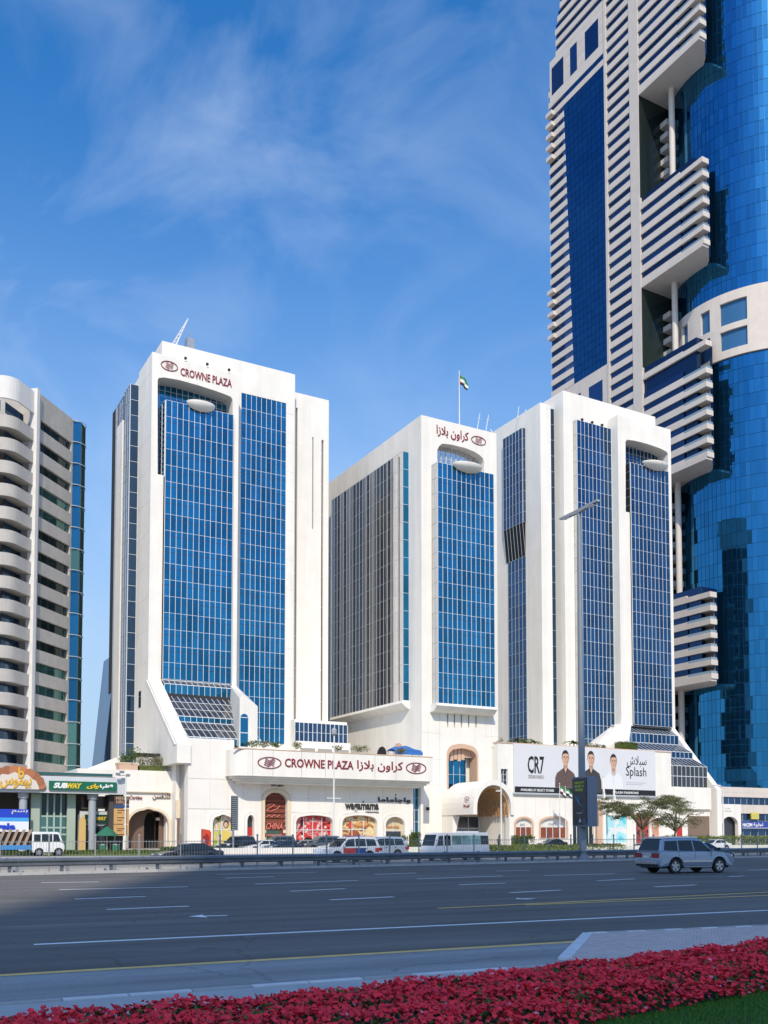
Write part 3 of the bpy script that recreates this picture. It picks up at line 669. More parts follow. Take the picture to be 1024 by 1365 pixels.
# ------------------------------------------------------------------ hotel, middle tower
def tower_mid():
    D2 = 133.0
    a0, a1 = fa(562, D2, 760), fa(663, D2, 760); zt = fz(562, 553, D2); dB = S(440, 760, a0)[0]
    T = thing('hotel_tower', 'lower white hotel tower in the middle with Arabic red letters and rooftop flag', 'hotel tower', (a0, D2, 0), TH, 'white towers of the hotel')
    hol = fpoly([(583.3, 632), (583, 600), (585.6, 594.5), (590, 591.2), (601, 592.5), (619.8, 596.8), (632.3, 602), (639.7, 606.6), (644, 611), (645.2, 616), (645.4, 640)], D2)
    sl = []
    for px in (597, 606, 615.4, 625, 634.8):
        x = fa(px, D2, 960); sl.append([(x - .14, fz(px, 970, D2)), (x + .14, fz(px, 970, D2)), (x + .14, fz(px, 949, D2)), (x - .14, fz(px, 949, D2))])
    w0, w1 = fa(595.5, D2, 1020), fa(637.5, D2, 1020); wz0, wz1 = fz(615, 1052, D2), fz(615, 991.5, D2)
    aw = rarch(w0, w1, wz0, wz1, 1.7, .22)
    f = MB(); f.holes([(a0, 0), (a1, 0), (a1, zt), (a0, zt)], [hol, aw] + sl, 'y', D2, D2 + 2.0, 0, 0)
    f.build('front_wall', WHITE, T)
    ins = lambda p, k: [( (x - (w0 + w1) / 2) * k + (w0 + w1) / 2, (z - wz0) * k + wz0 + .0) for x, z in p]
    rv = MB(); rv.holes(ins(aw, .997), [ins(aw, .90)], 'y', D2 - .10, D2 + 1.98); rv.build('window_surround', PINK, T)
    b = MB(); b.box(a0, a1 - .01, D2 + 2.6, dB + 4, 0, zt - .01); b.box(a0, a0 + .5, D2 + 2.0, D2 + 2.6, 0, zt - .01); b.box(a1 - .6, a1 - .01, D2 + 2.0, D2 + 2.6, 0, zt - .01); b.box(a0 + .5, a1 - .6, D2 + 2.0, D2 + 2.6, zt - 1, zt - .01)
    b.build('main_block', WHITE, T)
    curtain(T, 'F', D2 + 1.55, hol[1][0] - .3, hol[-1][0] + .3, fz(600, 640, D2), fz(590, 589, D2), 10, 3, limit=60, glass=GLASS_S, mw=.09)
    for q in sl: bx('slit_window', T, q[0][0], q[1][0], D2 + .5, D2 + .55, q[0][1], q[2][1], GLASS_D)
    curtain(T, 'F', D2 + 1.85, w0, w0 + (w1 - w0) * .80, wz0, wz1, 4, 3, limit=290, mw=.065)
    vb = MB(); vb.box(w0 + .3, w1 - .4, D2 + 1.0, D2 + 1.2, wz1 - 2.2, wz1 - .3)
    for k in range(5): vb.box(w0 + .5 + k * .75, w0 + 1.1 + k * .75, D2 + .8, D2 + 1.0, wz1 - 2.6 - .25 * (k % 2), wz1 - .5)
    vb.build('window_pelmet', PINK, T)
    for px in (571, 586, 648, 655):
        x = fa(px, D2, 980); bx('panel_joint', T, x - .02, x + .02, D2 - .006, D2 + .05, fz(px, 1075, D2), fz(px, 950, D2), SEAM)
    for py in (977, 1012, 1046):
        z = fz(575, py, D2); bx('panel_joint', T, a0 + .05, w0 - 1.0, D2 - .008, D2 + .05, z - .02, z + .02, SEAM); bx('panel_joint', T, w1 + 1.0, a1 - .05, D2 - .008, D2 + .05, z - .02, z + .02, SEAM)
    # front bay
    DB = 131.2; b0, b1 = fa(583.8, DB, 780), fa(658.9, DB, 780); zb1, zb0 = fz(584, 616, DB), fz(584, 937, DB)
    curtain(T, 'F', DB, b0, b1, zb0, zb1, 12, 16, limit=290, mw=.065, tran=.68)
    curtain(T, 'S', b0, DB + .1, D2 - .02, zb0, zb1, 2, 16, limit=290, glass=GLASS_S, mull=MULL_G, mw=.07)
    MB().box(b0 + .06, b1 - .01, DB + .1, D2 - .01, zb0, zb1).build('bay_core', DARK, T)
    s = MB(); s.prism([(DB - .25, zb0 - .03), (DB - .45, zb0 - .45), (DB + .3, zb0 - 1.15), (D2 - .02, zb0 - 1.4), (D2 - .02, zb0 - .03)], 'x', b0 - .5, b1 + .2); s.build('bay_sill', CREAM if False else WHITE, T)
    x0, x1 = F(603, 622, DB)[0], F(641, 628, DB)[0]; bowl(T, DB - .1, (x0 + x1) / 2, fz(622, 621, DB), (x1 - x0) / 2, 1.3)
    # west bay
    wb = fa(537, 137.1, 760); z1, z0 = fz(544, 603, 137.1), fz(544, 934, 137.1); dE = S(441.5, 780, wb)[0]
    curtain(T, 'F', 137.1, wb, a0, z0, z1, 1, 14, limit=290, mw=.065, glass=GLASS)
    curtain(T, 'S', wb, 137.2, dE, z0, z1, 21, 14, limit=290, glass=GLASS_S, mull=MULL_G, mw=.07, proud=.03)
    MB().box(wb + .06, a0 - .01, 137.22, dE, z0, z1).build('bay_core', DARK, T)
    s = MB(); s.prism([(wb - .18, z0 - .03), (wb - .3, z0 - .5), (wb + .3, z0 - 1.0), (a0 - .01, z0 - 1.5), (a0 - .01, z0 - .03)], 'y', 136.9, dE + .2); s.build('bay_sill', WHITE, T)
    for k, px in enumerate((509, 531)):
        d = S(px, 1002, a0)[0]; o = MB(); o.prism(arch(d - 1.7, d + 1.7, 14.3, fz(px, 994, 145), 1.4), 'x', a0 - .04, a0 + .04); o.build('arched_recess', DARK if k == 0 else PINK, T)
    x0, x1 = F(582, 572, D2)[0], F(624.5, 585, D2)[0]
    lettering(AR['crowne'], T, (x0, D2 - .02, fz(582, 577, D2) - .55), XA, ZA, x1 - x0, 1.95, RED, bold=.01)
    x0, x1 = F(628, 586, D2)[0], F(647.5, 588, D2)[0]
    crown_logo(T, (x0, D2 - .02, fz(637, 593, D2)), XA, ZA, x1 - x0, 1.5, RED)
    # roof: flag and aerials
    fl = thing('roof_flag', 'green white and black flag on a pole on the middle tower roof', 'flag', (fa(612.5, D2 + 2, 550), D2 + 2, zt), TH)
    xp = fa(612.5, D2 + 2, 550); ztp = fz(613, 494, D2 + 2)
    MB().cyl((xp, D2 + 2, zt - .5), (xp, D2 + 2, ztp), .10, .06, 8).build('pole', POLE_W, fl)
    flag_cloth(fl, xp, D2 + 2, fz(613, 500, D2 + 2), 1.9, 2.3)
    for x, y0, y1, h in ((634, 571, 551, 1), (645.5, 574, 553, 1)):
        p = F(x, y0, D2 + 3); q = F(x + 6, y1, D2 + 3)
        m = MB(); m.cyl((p[0], D2 + 3, zt - .3), (q[0], D2 + 3, q[1]), .08, .05, 6); m.cyl((q[0] - .5, D2 + 3, q[1] - .9), (q[0] + .3, D2 + 3, q[1] - 1.0), .04, .04, 5)
        o = m.build('roof_aerial', POLE_W, None, (p[0], D2 + 3, zt), TH); tag(o, 'thin white aerial on the middle tower roof, %s' % ('nearer the flag' if x < 640 else 'farther from the flag'), 'aerial', 'aerials on the middle tower roof')
    m = MB(); q = F(658, 575, D2 + 1); m.tube([(q[0], D2 + 1.5, zt - .4), (q[0], D2 + 1.5, zt + 1.1), (q[0] - .35, D2 + 1.5, zt + 1.2)], .10)
    o = m.build('roof_pipe', POLE_W, None, (q[0], D2 + 1.5, zt), TH); tag(o, 'short white hooked vent pipe at the right corner of the middle tower roof', 'pipe')
    return T
FG = mat('flag_green', (0.02, 0.22, 0.07), .8); FW = mat('flag_white', (0.75, 0.75, 0.72), .8); FB = mat('flag_black', (0.015, 0.015, 0.02), .8); FRD = mat('flag_red', (.45, .02, .03), .8)
def flag_cloth(root, x, y, z, w, h, sag=.45):
    """limp flag: three horizontal stripes and a red hoist band, hanging in folds"""
    nx, nz = 12, 9; P = []
    for j in range(nz + 1):
        for i in range(nx + 1):
            u, v = i / nx, j / nz
            P.append((x + .08 + w * u * (1 - .25 * v * u), y + .22 * math.sin(u * 9 + v * 2) * u, z - h * .72 * v - sag * h * u * u * (1.1 - .2 * v)))
    for k, (m, n0, n1) in enumerate(((FG, 0, 3), (FW, 3, 6), (FB, 6, 9))):
        mb = MB(); mb.add([P[j * (nx + 1) + i] for j in range(n0, n1 + 1) for i in range(1, nx + 1)], [(j * nx + i, j * nx + i + 1, (j + 1) * nx + i + 1, (j + 1) * nx + i) for j in range(n1 - n0) for i in range(nx - 1)])
        mb.build('flag_stripe', m, root, smooth=True, recalc=False)
    mb = MB(); mb.add([P[j * (nx + 1) + i] for j in range(nz + 1) for i in range(2)], [(j * 2 + i, j * 2 + i + 1, (j + 1) * 2 + i + 1, (j + 1) * 2 + i) for j in range(nz) for i in range(1)]); mb.build('hoist_band', FRD, root, smooth=True, recalc=False)
tower_mid()

# ------------------------------------------------------------------ hotel, right tower
def tower_right():
    D3, DM = 141.6, 144.6
    a0, a1 = fa(826, D3, 760), fa(897, D3, 760); zt = fz(826, 553.5, D3)
    T = thing('hotel_tower', 'white hotel tower with indigo glass behind the billboard, nearest the blue skyscraper', 'hotel tower', (a0, D3, 0), TH, 'white towers of the hotel')
    zf = fz(850, 968, D3); zl = 16.8
    hol = fpoly([(834.3, 682), (834, 588.5), (836.3, 586), (846, 587.3), (862.8, 591.5), (879.4, 597.3), (888.6, 601.8), (890.7, 605), (890.6, 640)], D3)
    xr = fa(894, D3, 800); xl = fa(842.4, D3, 800)
    hol = hol + [(xr, fz(890.6, 640, D3)), (xr, zf + .05), (xl, zf + .05), (xl, hol[0][1])]
    fr = MB(); fr.holes([(a0, zf), (a1, zf), (a1, zt), (a0, zt)], [hol], 'y', D3, D3 + 2.9); fr.build('front_frame', WHITE, T)
    bm0, bm1 = fa(753, DM, 760), fa(874, DM, 580); zm = fz(753, 521, DM)
    g0, g1 = fa(771, 143.5, 760), a0 - .05; zg1, zg0 = fz(771, 560, 143.5), 18.0
    b = MB(); b.box(bm0, bm1, DM, 172, zl, zm); b.box(bm1, a1 - .02, DM, 172, zl, zt - .02); b.box(a0 + .02, bm1 - .02, D3 + 2.92, DM - .01, zt - 1.0, zt - .03)
    b.build('main_block', WHITE, T)
    curtain(T, 'F', 143.5, g0, g1, zg0, zg1, 9, 24, limit=290, mw=.065, glass=GLASS_R, tran=.68)
    curtain(T, 'S', g0, 143.6, DM - .02, zg0, zg1, 1, 24, limit=290, mw=.08, glass=GLASS_S, mull=MULL_G)
    MB().box(g0 + .06, g1, 143.6, DM - .01, zg0, zg1 - .02).build('bay_core', DARK, T)
    for k in range(3): bx('wall_lamp', T, g0 + 1.2 + k * 2.6, g0 + 1.6 + k * 2.6, 143.3, 143.7, zg1 + .1, zg1 + .5, DARK)
    # recess and bay
    zr = fz(838, 684, D3); curtain(T, 'F', D3 + 2.95, hol[0][0] - .2, xr + .2, zr, zt - 2, 12, 14, limit=60, mw=.07, glass=GLASS_R)
    zb1 = fz(843, 617, D3 - .4); zb0 = zf + .2; b0, b1 = fa(842.8, D3 - .4, 790), fa(893.6, D3 - .4, 790)
    curtain(T, 'F', D3 - .4, b0, b1, zb0, zb1, 10, 21, limit=290, mw=.065, glass=GLASS_R, tran=.68)
    curtain(T, 'S', b0, D3 - .3, D3 + 2.9, zr, zb1, 2, 6, limit=60, mw=.07, glass=GLASS_D, mull=MULL_G)
    MB().box(b0 + .06, b1 - .02, D3 - .3, D3 + 2.9, zb0, zb1 - .02).build('bay_core', DARK, T)
    x0, x1 = F(854, 620, D3)[0], F(886, 628, D3)[0]; bowl(T, D3 - .5, (x0 + x1) / 2, fz(868, 619.5, D3), (x1 - x0) / 2, 1.3)
    # flared foot
    DB = 130.0; ze = fz(957, 1053, DB)
    pr = MB(); pr.prism([(150, zf), (D3, zf), (DB, ze), (DB, 0), (150, 0)], 'x', a1 - 1.25, a1); pr.build('flared_pier', WHITE, T)
    bt = MB(); bt.hull([(a0 + .1, D3, zf + .3), (a0 + 2.6, D3, zf + .3), (118.6, 134.6, 17.2), (127.8, 134.6, 17.2), (118.9, 134.6, 17.6), (127.8, 134.6, 20), (a0 + .1, DM - .1, zf + .3), (a0 + 2.6, DM - .1, 17.2), (122, DM - .1, 17.2)]); bt.build('buttress', WHITE, T)
    ys = [967, 978, 990, 1002, 1010, 1022, 1048]; kd = ['slant', 'up', 'slant', 'up', 'slant', 'up']
    zz = [zf - (zf - 11.2) * (y - 967) / 81 for y in ys]; slen = sum(zz[i] - zz[i + 1] for i in (0, 2, 4)); d = D3 + 1.4; dd = d - 132.4
    gx0, gx1 = 131.0, a1 - 1.2; nc = 13; w_ = (gx1 - gx0) / nc; mm = MB()
    for i, k in enumerate(kd):
        d2 = d - dd * (zz[i] - zz[i + 1]) / slen if k == 'slant' else d
        rows = 2 if i == 5 else 1
        for r in range(rows):
            zA, zB = zz[i] + (zz[i + 1] - zz[i]) * r / rows, zz[i] + (zz[i + 1] - zz[i]) * (r + 1) / rows
            for c in range(nc):
                x0, x1 = gx0 + c * w_ + .05, gx0 + (c + 1) * w_ - .05
                MB().hull([(x0, d, zA), (x1, d, zA), (x0, d2, zB), (x1, d2, zB), (x0, d + .08, zA + .06), (x1, d + .08, zA + .06), (x0, d2 + .08, zB + .06), (x1, d2 + .08, zB + .06)]).build('skylight_pane' if k == 'slant' else 'pane', GLASS_N if k == 'slant' else (GLASS_R if i < 5 else GLASS_D), T)
            mm.box(gx0, gx1, d - .07, d + .07, zA - .02, zA + .09)
        for c in range(nc + 1):
            x = gx0 + c * w_; mm.hull([(x + s_ * .035, q, z_ + .07) for s_ in (-1, 1) for q, z_ in ((d - .06, zz[i]), (d + .05, zz[i]), (d2 - .06, zz[i + 1]), (d2 + .05, zz[i + 1]))])
        d = d2
    mm.build('skylight_bars', MULL, T, recalc=False)
    MB().prism([(D3 + 3, zf), (D3 + 2.4, zf - .3), (133.2, 11.2), (D3 + 3, 11.2)], 'x', gx0 + .05, gx1 - .05).build('skylight_core', DARK, T)
    # left wing
    A = fa(722, 146, 760); zc = fz(722.5, 537, 146); A2 = fa(736, 146, 760); dL = S(663, 760, A)[0] + 6
    b = MB(); b.box(A, A2, 146, dL, zl, zc); b.box(A2 + .01, bm0 - .01, 147.6, dL, zl, zc + .3); b.build('left_wing', WHITE, T)
    curtain(T, 'F', 147.45, A2, bm0, zl, fz(740, 546, 147.4), 1, 22, limit=290, mw=.07, glass=GLASS_N, mull=MULL_G)
    b0 = fa(697, 150.8, 640); z1, zk, zk2, z0 = fz(700, 571, 150.8), fz(690, 700, 153), fz(690, 744, 153), zl
    dE = S(671, 640, b0)[0]
    curtain(T, 'S', b0, 150.9, dE, zk, z1, 6, 9, limit=290, mw=.07, glass=GLASS_N, mull=MULL_G)
    curtain(T, 'F', 150.8, b0, A, zk, z1, 1, 9, limit=290, mw=.07, glass=GLASS_N, mull=MULL_G)
    MB().box(b0 + .06, A - .005, 150.92, dE, zk, z1).build('bay_core', DARK, T)
    curtain(T, 'S', A - .08, 150.8, dE - .6, z0, zk2, 5, 17, limit=290, mw=.08, glass=GLASS_N, mull=MULL_G, proud=.06)
    n = 6
    for i in range(n):
        e0, e1 = 150.9 + (dE - 150.9) * i / n + .06, 150.9 + (dE - 150.9) * (i + 1) / n - .06
        MB().hull([(b0, e0, zk), (b0, e1, zk), (A - .06, e0, zk2), (A - .06, e1, zk2), (A - .01, e0, zk), (A - .01, e1, zk), (A - .01, e0, zk2 - .1), (A - .01, e1, zk2 - .1)]).build('skylight_pane', mat('black_spandrel', (.008, .008, .01), .35, spec=.2) if 'black_spandrel' not in bpy.data.materials else bpy.data.materials['black_spandrel'], T)
    sb = MB()
    for i in range(n + 1):
        e = 150.9 + (dE - 150.9) * i / n; sb.cyl((b0 - .04, e, zk), (A - .10, e, zk2), .045, .045, 5)
    sb.build('skylight_bars', MULL_G, T, recalc=False)
    # dark rear face, mirrored in the curved glass
    for j in range(18):
        for i in range(6): pane(T, a1 + .02, a1 + .10, 146 + i * 4.2, 150 + i * 4.2, 20 + j * 3.4, 23.2 + j * 3.4, GLASS_D, limit=0, name='rear_pane')
    for i in range(8):
        for j in range(18): pane(T, bm0 + 1 + i * 3, bm0 + 3.8 + i * 3, 172.02, 172.1, 20 + j * 3.5, 23.3 + j * 3.5, GLASS_D, limit=0, name='rear_pane')
    for x, y0, y1 in ((690, 556, 541), (699, 551, 545)):
        p = F(x, y0, 152); m = MB(); m.cyl((p[0], 152, zc - 1), (p[0] + .4, 152, fz(x, y1, 152)), .07, .05, 5)
        o = m.build('roof_aerial', POLE_W, None, (p[0], 152, zc - 1), TH); tag(o, '%s white aerial on the roof edge of the right hotel tower' % ('taller' if x < 695 else 'shorter'), 'aerial', 'aerials on the right tower roof')
    return T
tower_right()
# ------------------------------------------------------------------ hotel podium
def poster_mat(name, cols, scale, dist=1.5, emis=0):
    m = bpy.data.materials.new(name); m.use_nodes = True; t = m.node_tree; b = t.nodes['Principled BSDF']; b.inputs['Roughness'].default_value = .25
    g = t.nodes.new('ShaderNodeNewGeometry'); nz = t.nodes.new('ShaderNodeTexNoise'); nz.inputs['Scale'].default_value = scale; nz.inputs['Detail'].default_value = 3; nz.inputs['Distortion'].default_value = dist
    cr = t.nodes.new('ShaderNodeValToRGB'); cr.color_ramp.interpolation = 'CONSTANT'
    e = cr.color_ramp.elements
    while len(e) < len(cols): e.new(.5)
    for i, c in enumerate(cols): e[i].position = .30 + .40 * i / len(cols) if i else 0; e[i].color = (*c, 1)
    t.links.new(g.outputs['Position'], nz.inputs['Vector']); t.links.new(nz.outputs[0], cr.inputs[0]); t.links.new(cr.outputs[0], b.inputs['Base Color'])
    return m
P_FOOD = poster_mat('food_print', [(.25, .10, .04), (.55, .30, .10), (.70, .55, .30), (.40, .12, .05), (.72, .62, .45)], .55)
P_RED = poster_mat('red_print', [(.03, .01, .012), (.50, .03, .03), (.60, .05, .04), (.65, .35, .32), (.45, .02, .02)], .7)
P_SALAD = poster_mat('garden_print', [(.10, .05, .04), (.30, .42, .06), (.60, .55, .15), (.55, .40, .33), (.68, .60, .52)], .6)
P_TURQ = poster_mat('turquoise_print', [(.05, .45, .55), (.12, .55, .65), (.35, .68, .72), (.7, .72, .72)], .25, .3)
P_CHINA = mat('brick_cladding', (.20, .055, .03), .8, vary=.25, scale=2)
REDGLASS = mat('red_screen', (.45, .03, .03), .4)
def polyfan(root, name, pts, D, m, t=.03):
    return MB().prism(pts, 'y', D - t, D).build(name, m, root)
def podium():
    P = thing('hotel_podium', 'long low white base of the hotel with arched shopfronts and a red-lettered sign band', 'hotel podium', (40.3, 130, 0), TH)
    D = 130.0; DB = 126.6
    x0, x1 = fa(250.5, D, 1050), 79.5
    ztop = fz(310, 985.5, D) - .1
    xb0, xb1 = fa(311, DB, 1020), fa(577, DB, 1025)
    zb1, zb0 = fz(330, 998.5, DB), fz(330, 1034, DB)
    # openings of the ground floor
    op = {}
    def O(k, pa, pb, pt, rise, zb=.25, n=8, flat=False):
        a, b = fa(pa, D, 1095), fa(pb, D, 1095); z1 = fz((pa + pb) / 2, pt, D)
        op[k] = arch(a, b, zb, z1, rise, n) if not flat else rarch(a, b, zb, z1, rise, .2); return op[k]
    O('A', 283.5, 311, 1086, 1.0, .6, flat=True); O('B', 329.5, 338.5, 1086.5, .9); O('C', 353, 382.5, 1056.5, 1.3, .15); O('D', 394.5, 443.5, 1087, 1.0, .6, flat=True); O('E', 456, 502.5, 1087, 1.1, .6, flat=True); O('Fw', 514, 539, 1089, 1.2, .6)
    vx0, vx1 = fa(551, D, 1080), fa(561, D, 1080); vz1 = fz(556, 1048, D); op['V'] = [(vx0, .3), (vx1, .3), (vx1, vz1), (vx0, vz1)]
    w = MB(); w.holes([(x0, 0), (x1, 0), (x1, zb0 + .3), (fa(312, D, 1035), zb0 + .3), (fa(312, D, 1035), ztop), (x0, ztop)], list(op.values()), 'y', D, D + 1.6, 0, 0)
    w.build('front_wall', WHITE, P)
    # cladding panels with open joints on the blank wall at left
    xs = [x0 + .02, fa(279.5, D, 1040), fa(304, D, 1040), fa(311.8, D, 1040)]; zs = [0.4, fz(280, 1078.5, D), fz(280, 1038.5, D), ztop - .02]
    for i in range(3):
        for j in range(3):
            if j == 0: continue
            bx('wall_panel', P, xs[i] + .03, xs[i + 1] - .03, D - .07, D - .003, zs[j] + .03, zs[j + 1] - .03, WHITE2)
    # panels of the shaded strip under the band
    ux = [fa(p, D, 1048) for p in (313, 325, 348, 390, 411, 434, 466, 510, 549)]
    for a, b in zip(ux[:-1], ux[1:]): bx('wall_panel', P, a + .04, b - .04, D - .06, D - .003, zb0 - 2.9 + (.0 if not (a < fa(370, D, 1048) < b) else 2.2), zb0 - .35, WHITE2)
    ux = [fa(p, D, 1070) for p in (388, 411, 434, 447)]
    for a, b in zip(ux[:-1], ux[1:]): bx('wall_panel', P, a + .04, b - .04, D - .06, D - .003, fz(420, 1083, D), zb0 - 2.96, WHITE2)
    # mouldings round the openings
    def grow(pts, k):
        cx = sum(p[0] for p in pts) / len(pts); cz = .3
        hx = max(p[0] for p in pts) - cx; hz = max(p[1] for p in pts) - cz
        return [(cx + (p[0] - cx) * (hx + k) / hx, cz + (p[1] - cz) * (hz + k) / hz if p[1] > cz + .5 else p[1]) for p in pts]
    for k, c in (('A', WHITE), ('B', WHITE), ('C', CREAM), ('D', WHITE), ('E', WHITE), ('Fw', WHITE)):
        m = MB(); m.holes(grow(op[k], .42), [grow(op[k], .02)], 'y', D - .16, D + .3); m.build('arch_moulding', c, P)
        m = MB(); m.holes(grow(op[k], .62), [grow(op[k], .46)], 'y', D - .08, D + .2); m.build('arch_moulding', c, P)
    # what fills them
    fills = {'A': (P_SALAD, 2), 'B': (GLASS_D, 1), 'C': (P_CHINA, 0), 'D': (P_RED, 4), 'E': (P_FOOD, 3), 'Fw': (mat('shop_print', (.60, .48, .30), .5, vary=.3, scale=1.0), 2)}
    for k, (m, nb) in fills.items():
        q = grow(op[k], -.02); polyfan(P, 'shop_window', q, D + .75, m, .05)
        a, b = min(p[0] for p in q), max(p[0] for p in q); zt = max(p[1] for p in q)
        f = MB()
        for i in range(1, nb): x = a + (b - a) * i / nb; f.box(x - .05, x + .05, D + .6, D + .69, .3, zt - .25)
        if nb > 1: f.box(a, b, D + .62, D + .69, zt - 2.2, zt - 2.1)
        if f.v: f.build('window_frame', MULL, P)
    q = op['B']; a, b = q[0][0], q[1][0]; bx('red_panel', P, a, b, D + .6, D + .68, .3, 3.1, REDGLASS)
    q = op['C']; a, b = q[0][0], q[1][0]; zt = max(p[1] for p in q)
    # brick-coloured courses, door and neon script of the Chinese restaurant
    for i in range(9):
        bx('cladding_course', P, a + .02, b - .02, D + .52, D + .68, 2.9 + i * .78, 2.9 + i * .78 + .34, P_CHINA if i < 7 else P_CHINA)
    bx('door', P, a + .5, b - .9, D + .55, D + .68, .15, 2.7, mat('dark_green_door', (.05, .10, .07), .4))
    for sd in (a + .0, b - .42):
        for i in range(6): bx('quoin_block', P, sd + .02, sd + .40, D + .40, D + .5, .2 + i * .52, .2 + i * .52 + .46, P_CHINA if i % 2 else CREAM)
    NEON = mat('pale_red_script', (.75, .22, .18), .4)
    pts = lambda L_, xx, zz, s: [(xx + u * s, D + .42, zz + v * s) for u, v in L_]
    m = MB()
    m.tube(pts([(.3, 1.0), (.9, 1.25), (1.5, 1.1), (1.0, .8), (.5, .6), (.2, .2), (.9, .15), (1.9, .55), (2.3, 1.0)], a + .25, zt - 2.9, 1), .05, 5)
    m.tube(pts([(.1, 0), (.5, .3), (.9, .0), (1.3, .35), (1.7, .05), (2.2, .3)], a + .35, zt - 3.6, 1), .05, 5)
    m.build('neon_script', NEON, P)
    lettering('CHINA', P, (a + .35, D + .42, zt - 5.4), XA, ZA, b - a - .9, .95, NEON, shear=.3)
    lettering('restaurant', P, (a + .4, D + .42, zt - 6.4), XA, ZA, b - a - 1.0, .35, NEON)
    lettering(AR['crowne'], P, (fa(361, D, 1047), D - .1, fz(361, 1048.5, D)), XA, ZA, fa(378, D, 1047) - fa(361, D, 1047), .42, BLACK, bold=.03)
    # red poster: bold pale figures
    q = op['D']; a, b = q[0][0], q[1][0]
    rng = random.Random(4); WP = mat('pale_print', (.70, .62, .58), .4)
    m = MB()
    for i in range(26):
        x = rng.uniform(a + .3, b - .5); z = rng.uniform(1.0, 3.6); r = rng.uniform(.08, .26)
        m.prism([(x + r * rng.uniform(.5, 1.2) * math.cos(k * 1.05), z + r * rng.uniform(.4, 1.2) * math.sin(k * 1.05)) for k in range(6)], 'y', D + .655, D + .67)
    m.build('poster_print', WP, P)
    m = MB(); m.prism([(a + .1, .6), (b - .1, .6), (b - .1, 1.4), (b - 1.2, 1.9), (b - 2.4, 1.2), (a + 2.2, 1.7), (a + 1, 1.1), (a + .1, 1.5)], 'y', D + .645, D + .66); m.build('poster_print', BLACK, P)
    lettering('JAPENGO', P, (a + 1.5, D + .64, 1.0), XA, ZA, 1.2, .3, WP) if False else None
    # portrait poster in the first arch
    q = op['A']; a, b = q[0][0], q[1][0]; SK = mat('skin_print', (.62, .40, .30), .5); HR = mat('hair_print', (.06, .035, .025), .6)
    cx_ = a + (b - a) * .72
    polyfan(P, 'poster_print', [(cx_ + .42 * math.cos(t * .4), 3.55 + .55 * math.sin(t * .4)) for t in range(16)], D + .66, HR, .02)
    polyfan(P, 'poster_print', [(cx_ - .02 + .28 * math.cos(t * .4), 3.45 + .38 * math.sin(t * .4)) for t in range(16)], D + .64, SK, .02)
    polyfan(P, 'poster_print', [(cx_ - .9, .7), (cx_ + .7, .7), (cx_ + .6, 2.2), (cx_ + .2, 2.9), (cx_ - .3, 2.9), (cx_ - .8, 2.3)], D + .65, mat('yellow_print', (.65, .5, .12), .5), .02)
    # burger shapes in the food poster
    q = op['E']; a, b = q[0][0], q[1][0]
    for k, (u, z, rx, rz, c) in enumerate(((.62, 3.9, 1.7, .42, (.42, .16, .05)), (.60, 4.05, 1.5, .25, (.62, .33, .12)), (.4, 2.2, 1.3, .9, (.34, .09, .03)), (.30, 3.9, .5, .6, (.55, .07, .03)), (.84, 2.4, 1.0, 1.3, (.70, .55, .30)))):
        polyfan(P, 'poster_print', [(a + (b - a) * u + rx * math.cos(t * .35) * .8, z - .4 + rz * math.sin(t * .35)) for t in range(18)], D + .66 - .012 * k, mat('burger_print', c, .4, vary=.25, scale=2), .012)
    q = op['Fw']; a, b = q[0][0], q[1][0]; bx('dark_pane', P, a + .3, b - .3, D + .58, D + .66, .4, 2.5, GLASS_D); lettering('noodles', P, (a + .6, D + .62, 3.1), XA, ZA, b - a - 1.2, .4, mat('orange_letter', (.6, .25, .05), .5))
    curtain(P, 'F', D + .8, vx0, vx1, .3, vz1, 2, 5, glass=GLASS, mw=.09)
    # back volumes
    b_ = MB(); b_.box(x0 + .01, x1, D + 1.62, 152, 0, 14.3); b_.box(x0 + .01, fa(312, D, 1035) - .02, D + 1.6 - .01, 140, 0, ztop - .02)
    b_.build('podium_block', WHITE, P)
    # sign band: rounded left end, stepped soffit
    def band(k, z0, z1, inset):
        r = 2.0; pts = [(xb0 + inset + r - r * math.cos(R(90 * i / 6)), DB + inset * .8 + r - r * math.sin(R(90 * i / 6))) for i in range(7)]
        pts = [(xb0 + inset, D + 1.5)] + pts + [(xb1 - inset * .6, DB + inset * .8), (xb1 - inset * .6, D + 2.9)]
        m = MB(); m.prism(pts, 'z', z0, z1); m.build('sign_band' if k == 0 else 'soffit_step', WHITE, P)
    band(0, zb0, zb1, 0); band(1, zb0 - .32, zb0 - .005, .5); band(2, zb0 - .64, zb0 - .325, 1.0); band(3, zb0 - .95, zb0 - .645, 1.5); 
    bb = MB(); bb.box(xb0 + .02, xb1 - .02, DB - .06, DB + .25, zb1 + .003, zb1 + .12); bb.build('coping', PINK, P)
    for p in (337, 364, 402, 434, 500, 528): x = fa(p, DB, 1015); bx('panel_joint', P, x - .02, x + .02, DB - .004, DB + .03, zb0 + .05, zb1 - .05, JOINT)
    # red lettering on the band
    lz = lambda p, y: fz(p, y, DB)
    X = lambda p: fa(p, DB, 1018)
    crown_logo(P, (X(343.2), DB - .02, lz(359, 1024.6)), XA, ZA, X(375) - X(343.2), lz(359, 1009) - lz(359, 1024.6), RED)
    lettering('CROWNE PLAZA', P, (X(379.5), DB - .02, lz(425, 1024.3)), XA, ZA, X(471) - X(379.5), lz(425, 1012.8) - lz(425, 1024.3), RED, bold=.015)
    lettering(AR['crowne'], P, (X(476), DB - .02, lz(505, 1029)), XA, ZA, X(537) - X(476), lz(505, 1014.5) - lz(505, 1029), RED, bold=.012)
    crown_logo(P, (X(541), DB - .02, lz(554, 1031.5)), XA, ZA, X(568) - X(541), lz(554, 1016.5) - lz(554, 1031.5), RED)
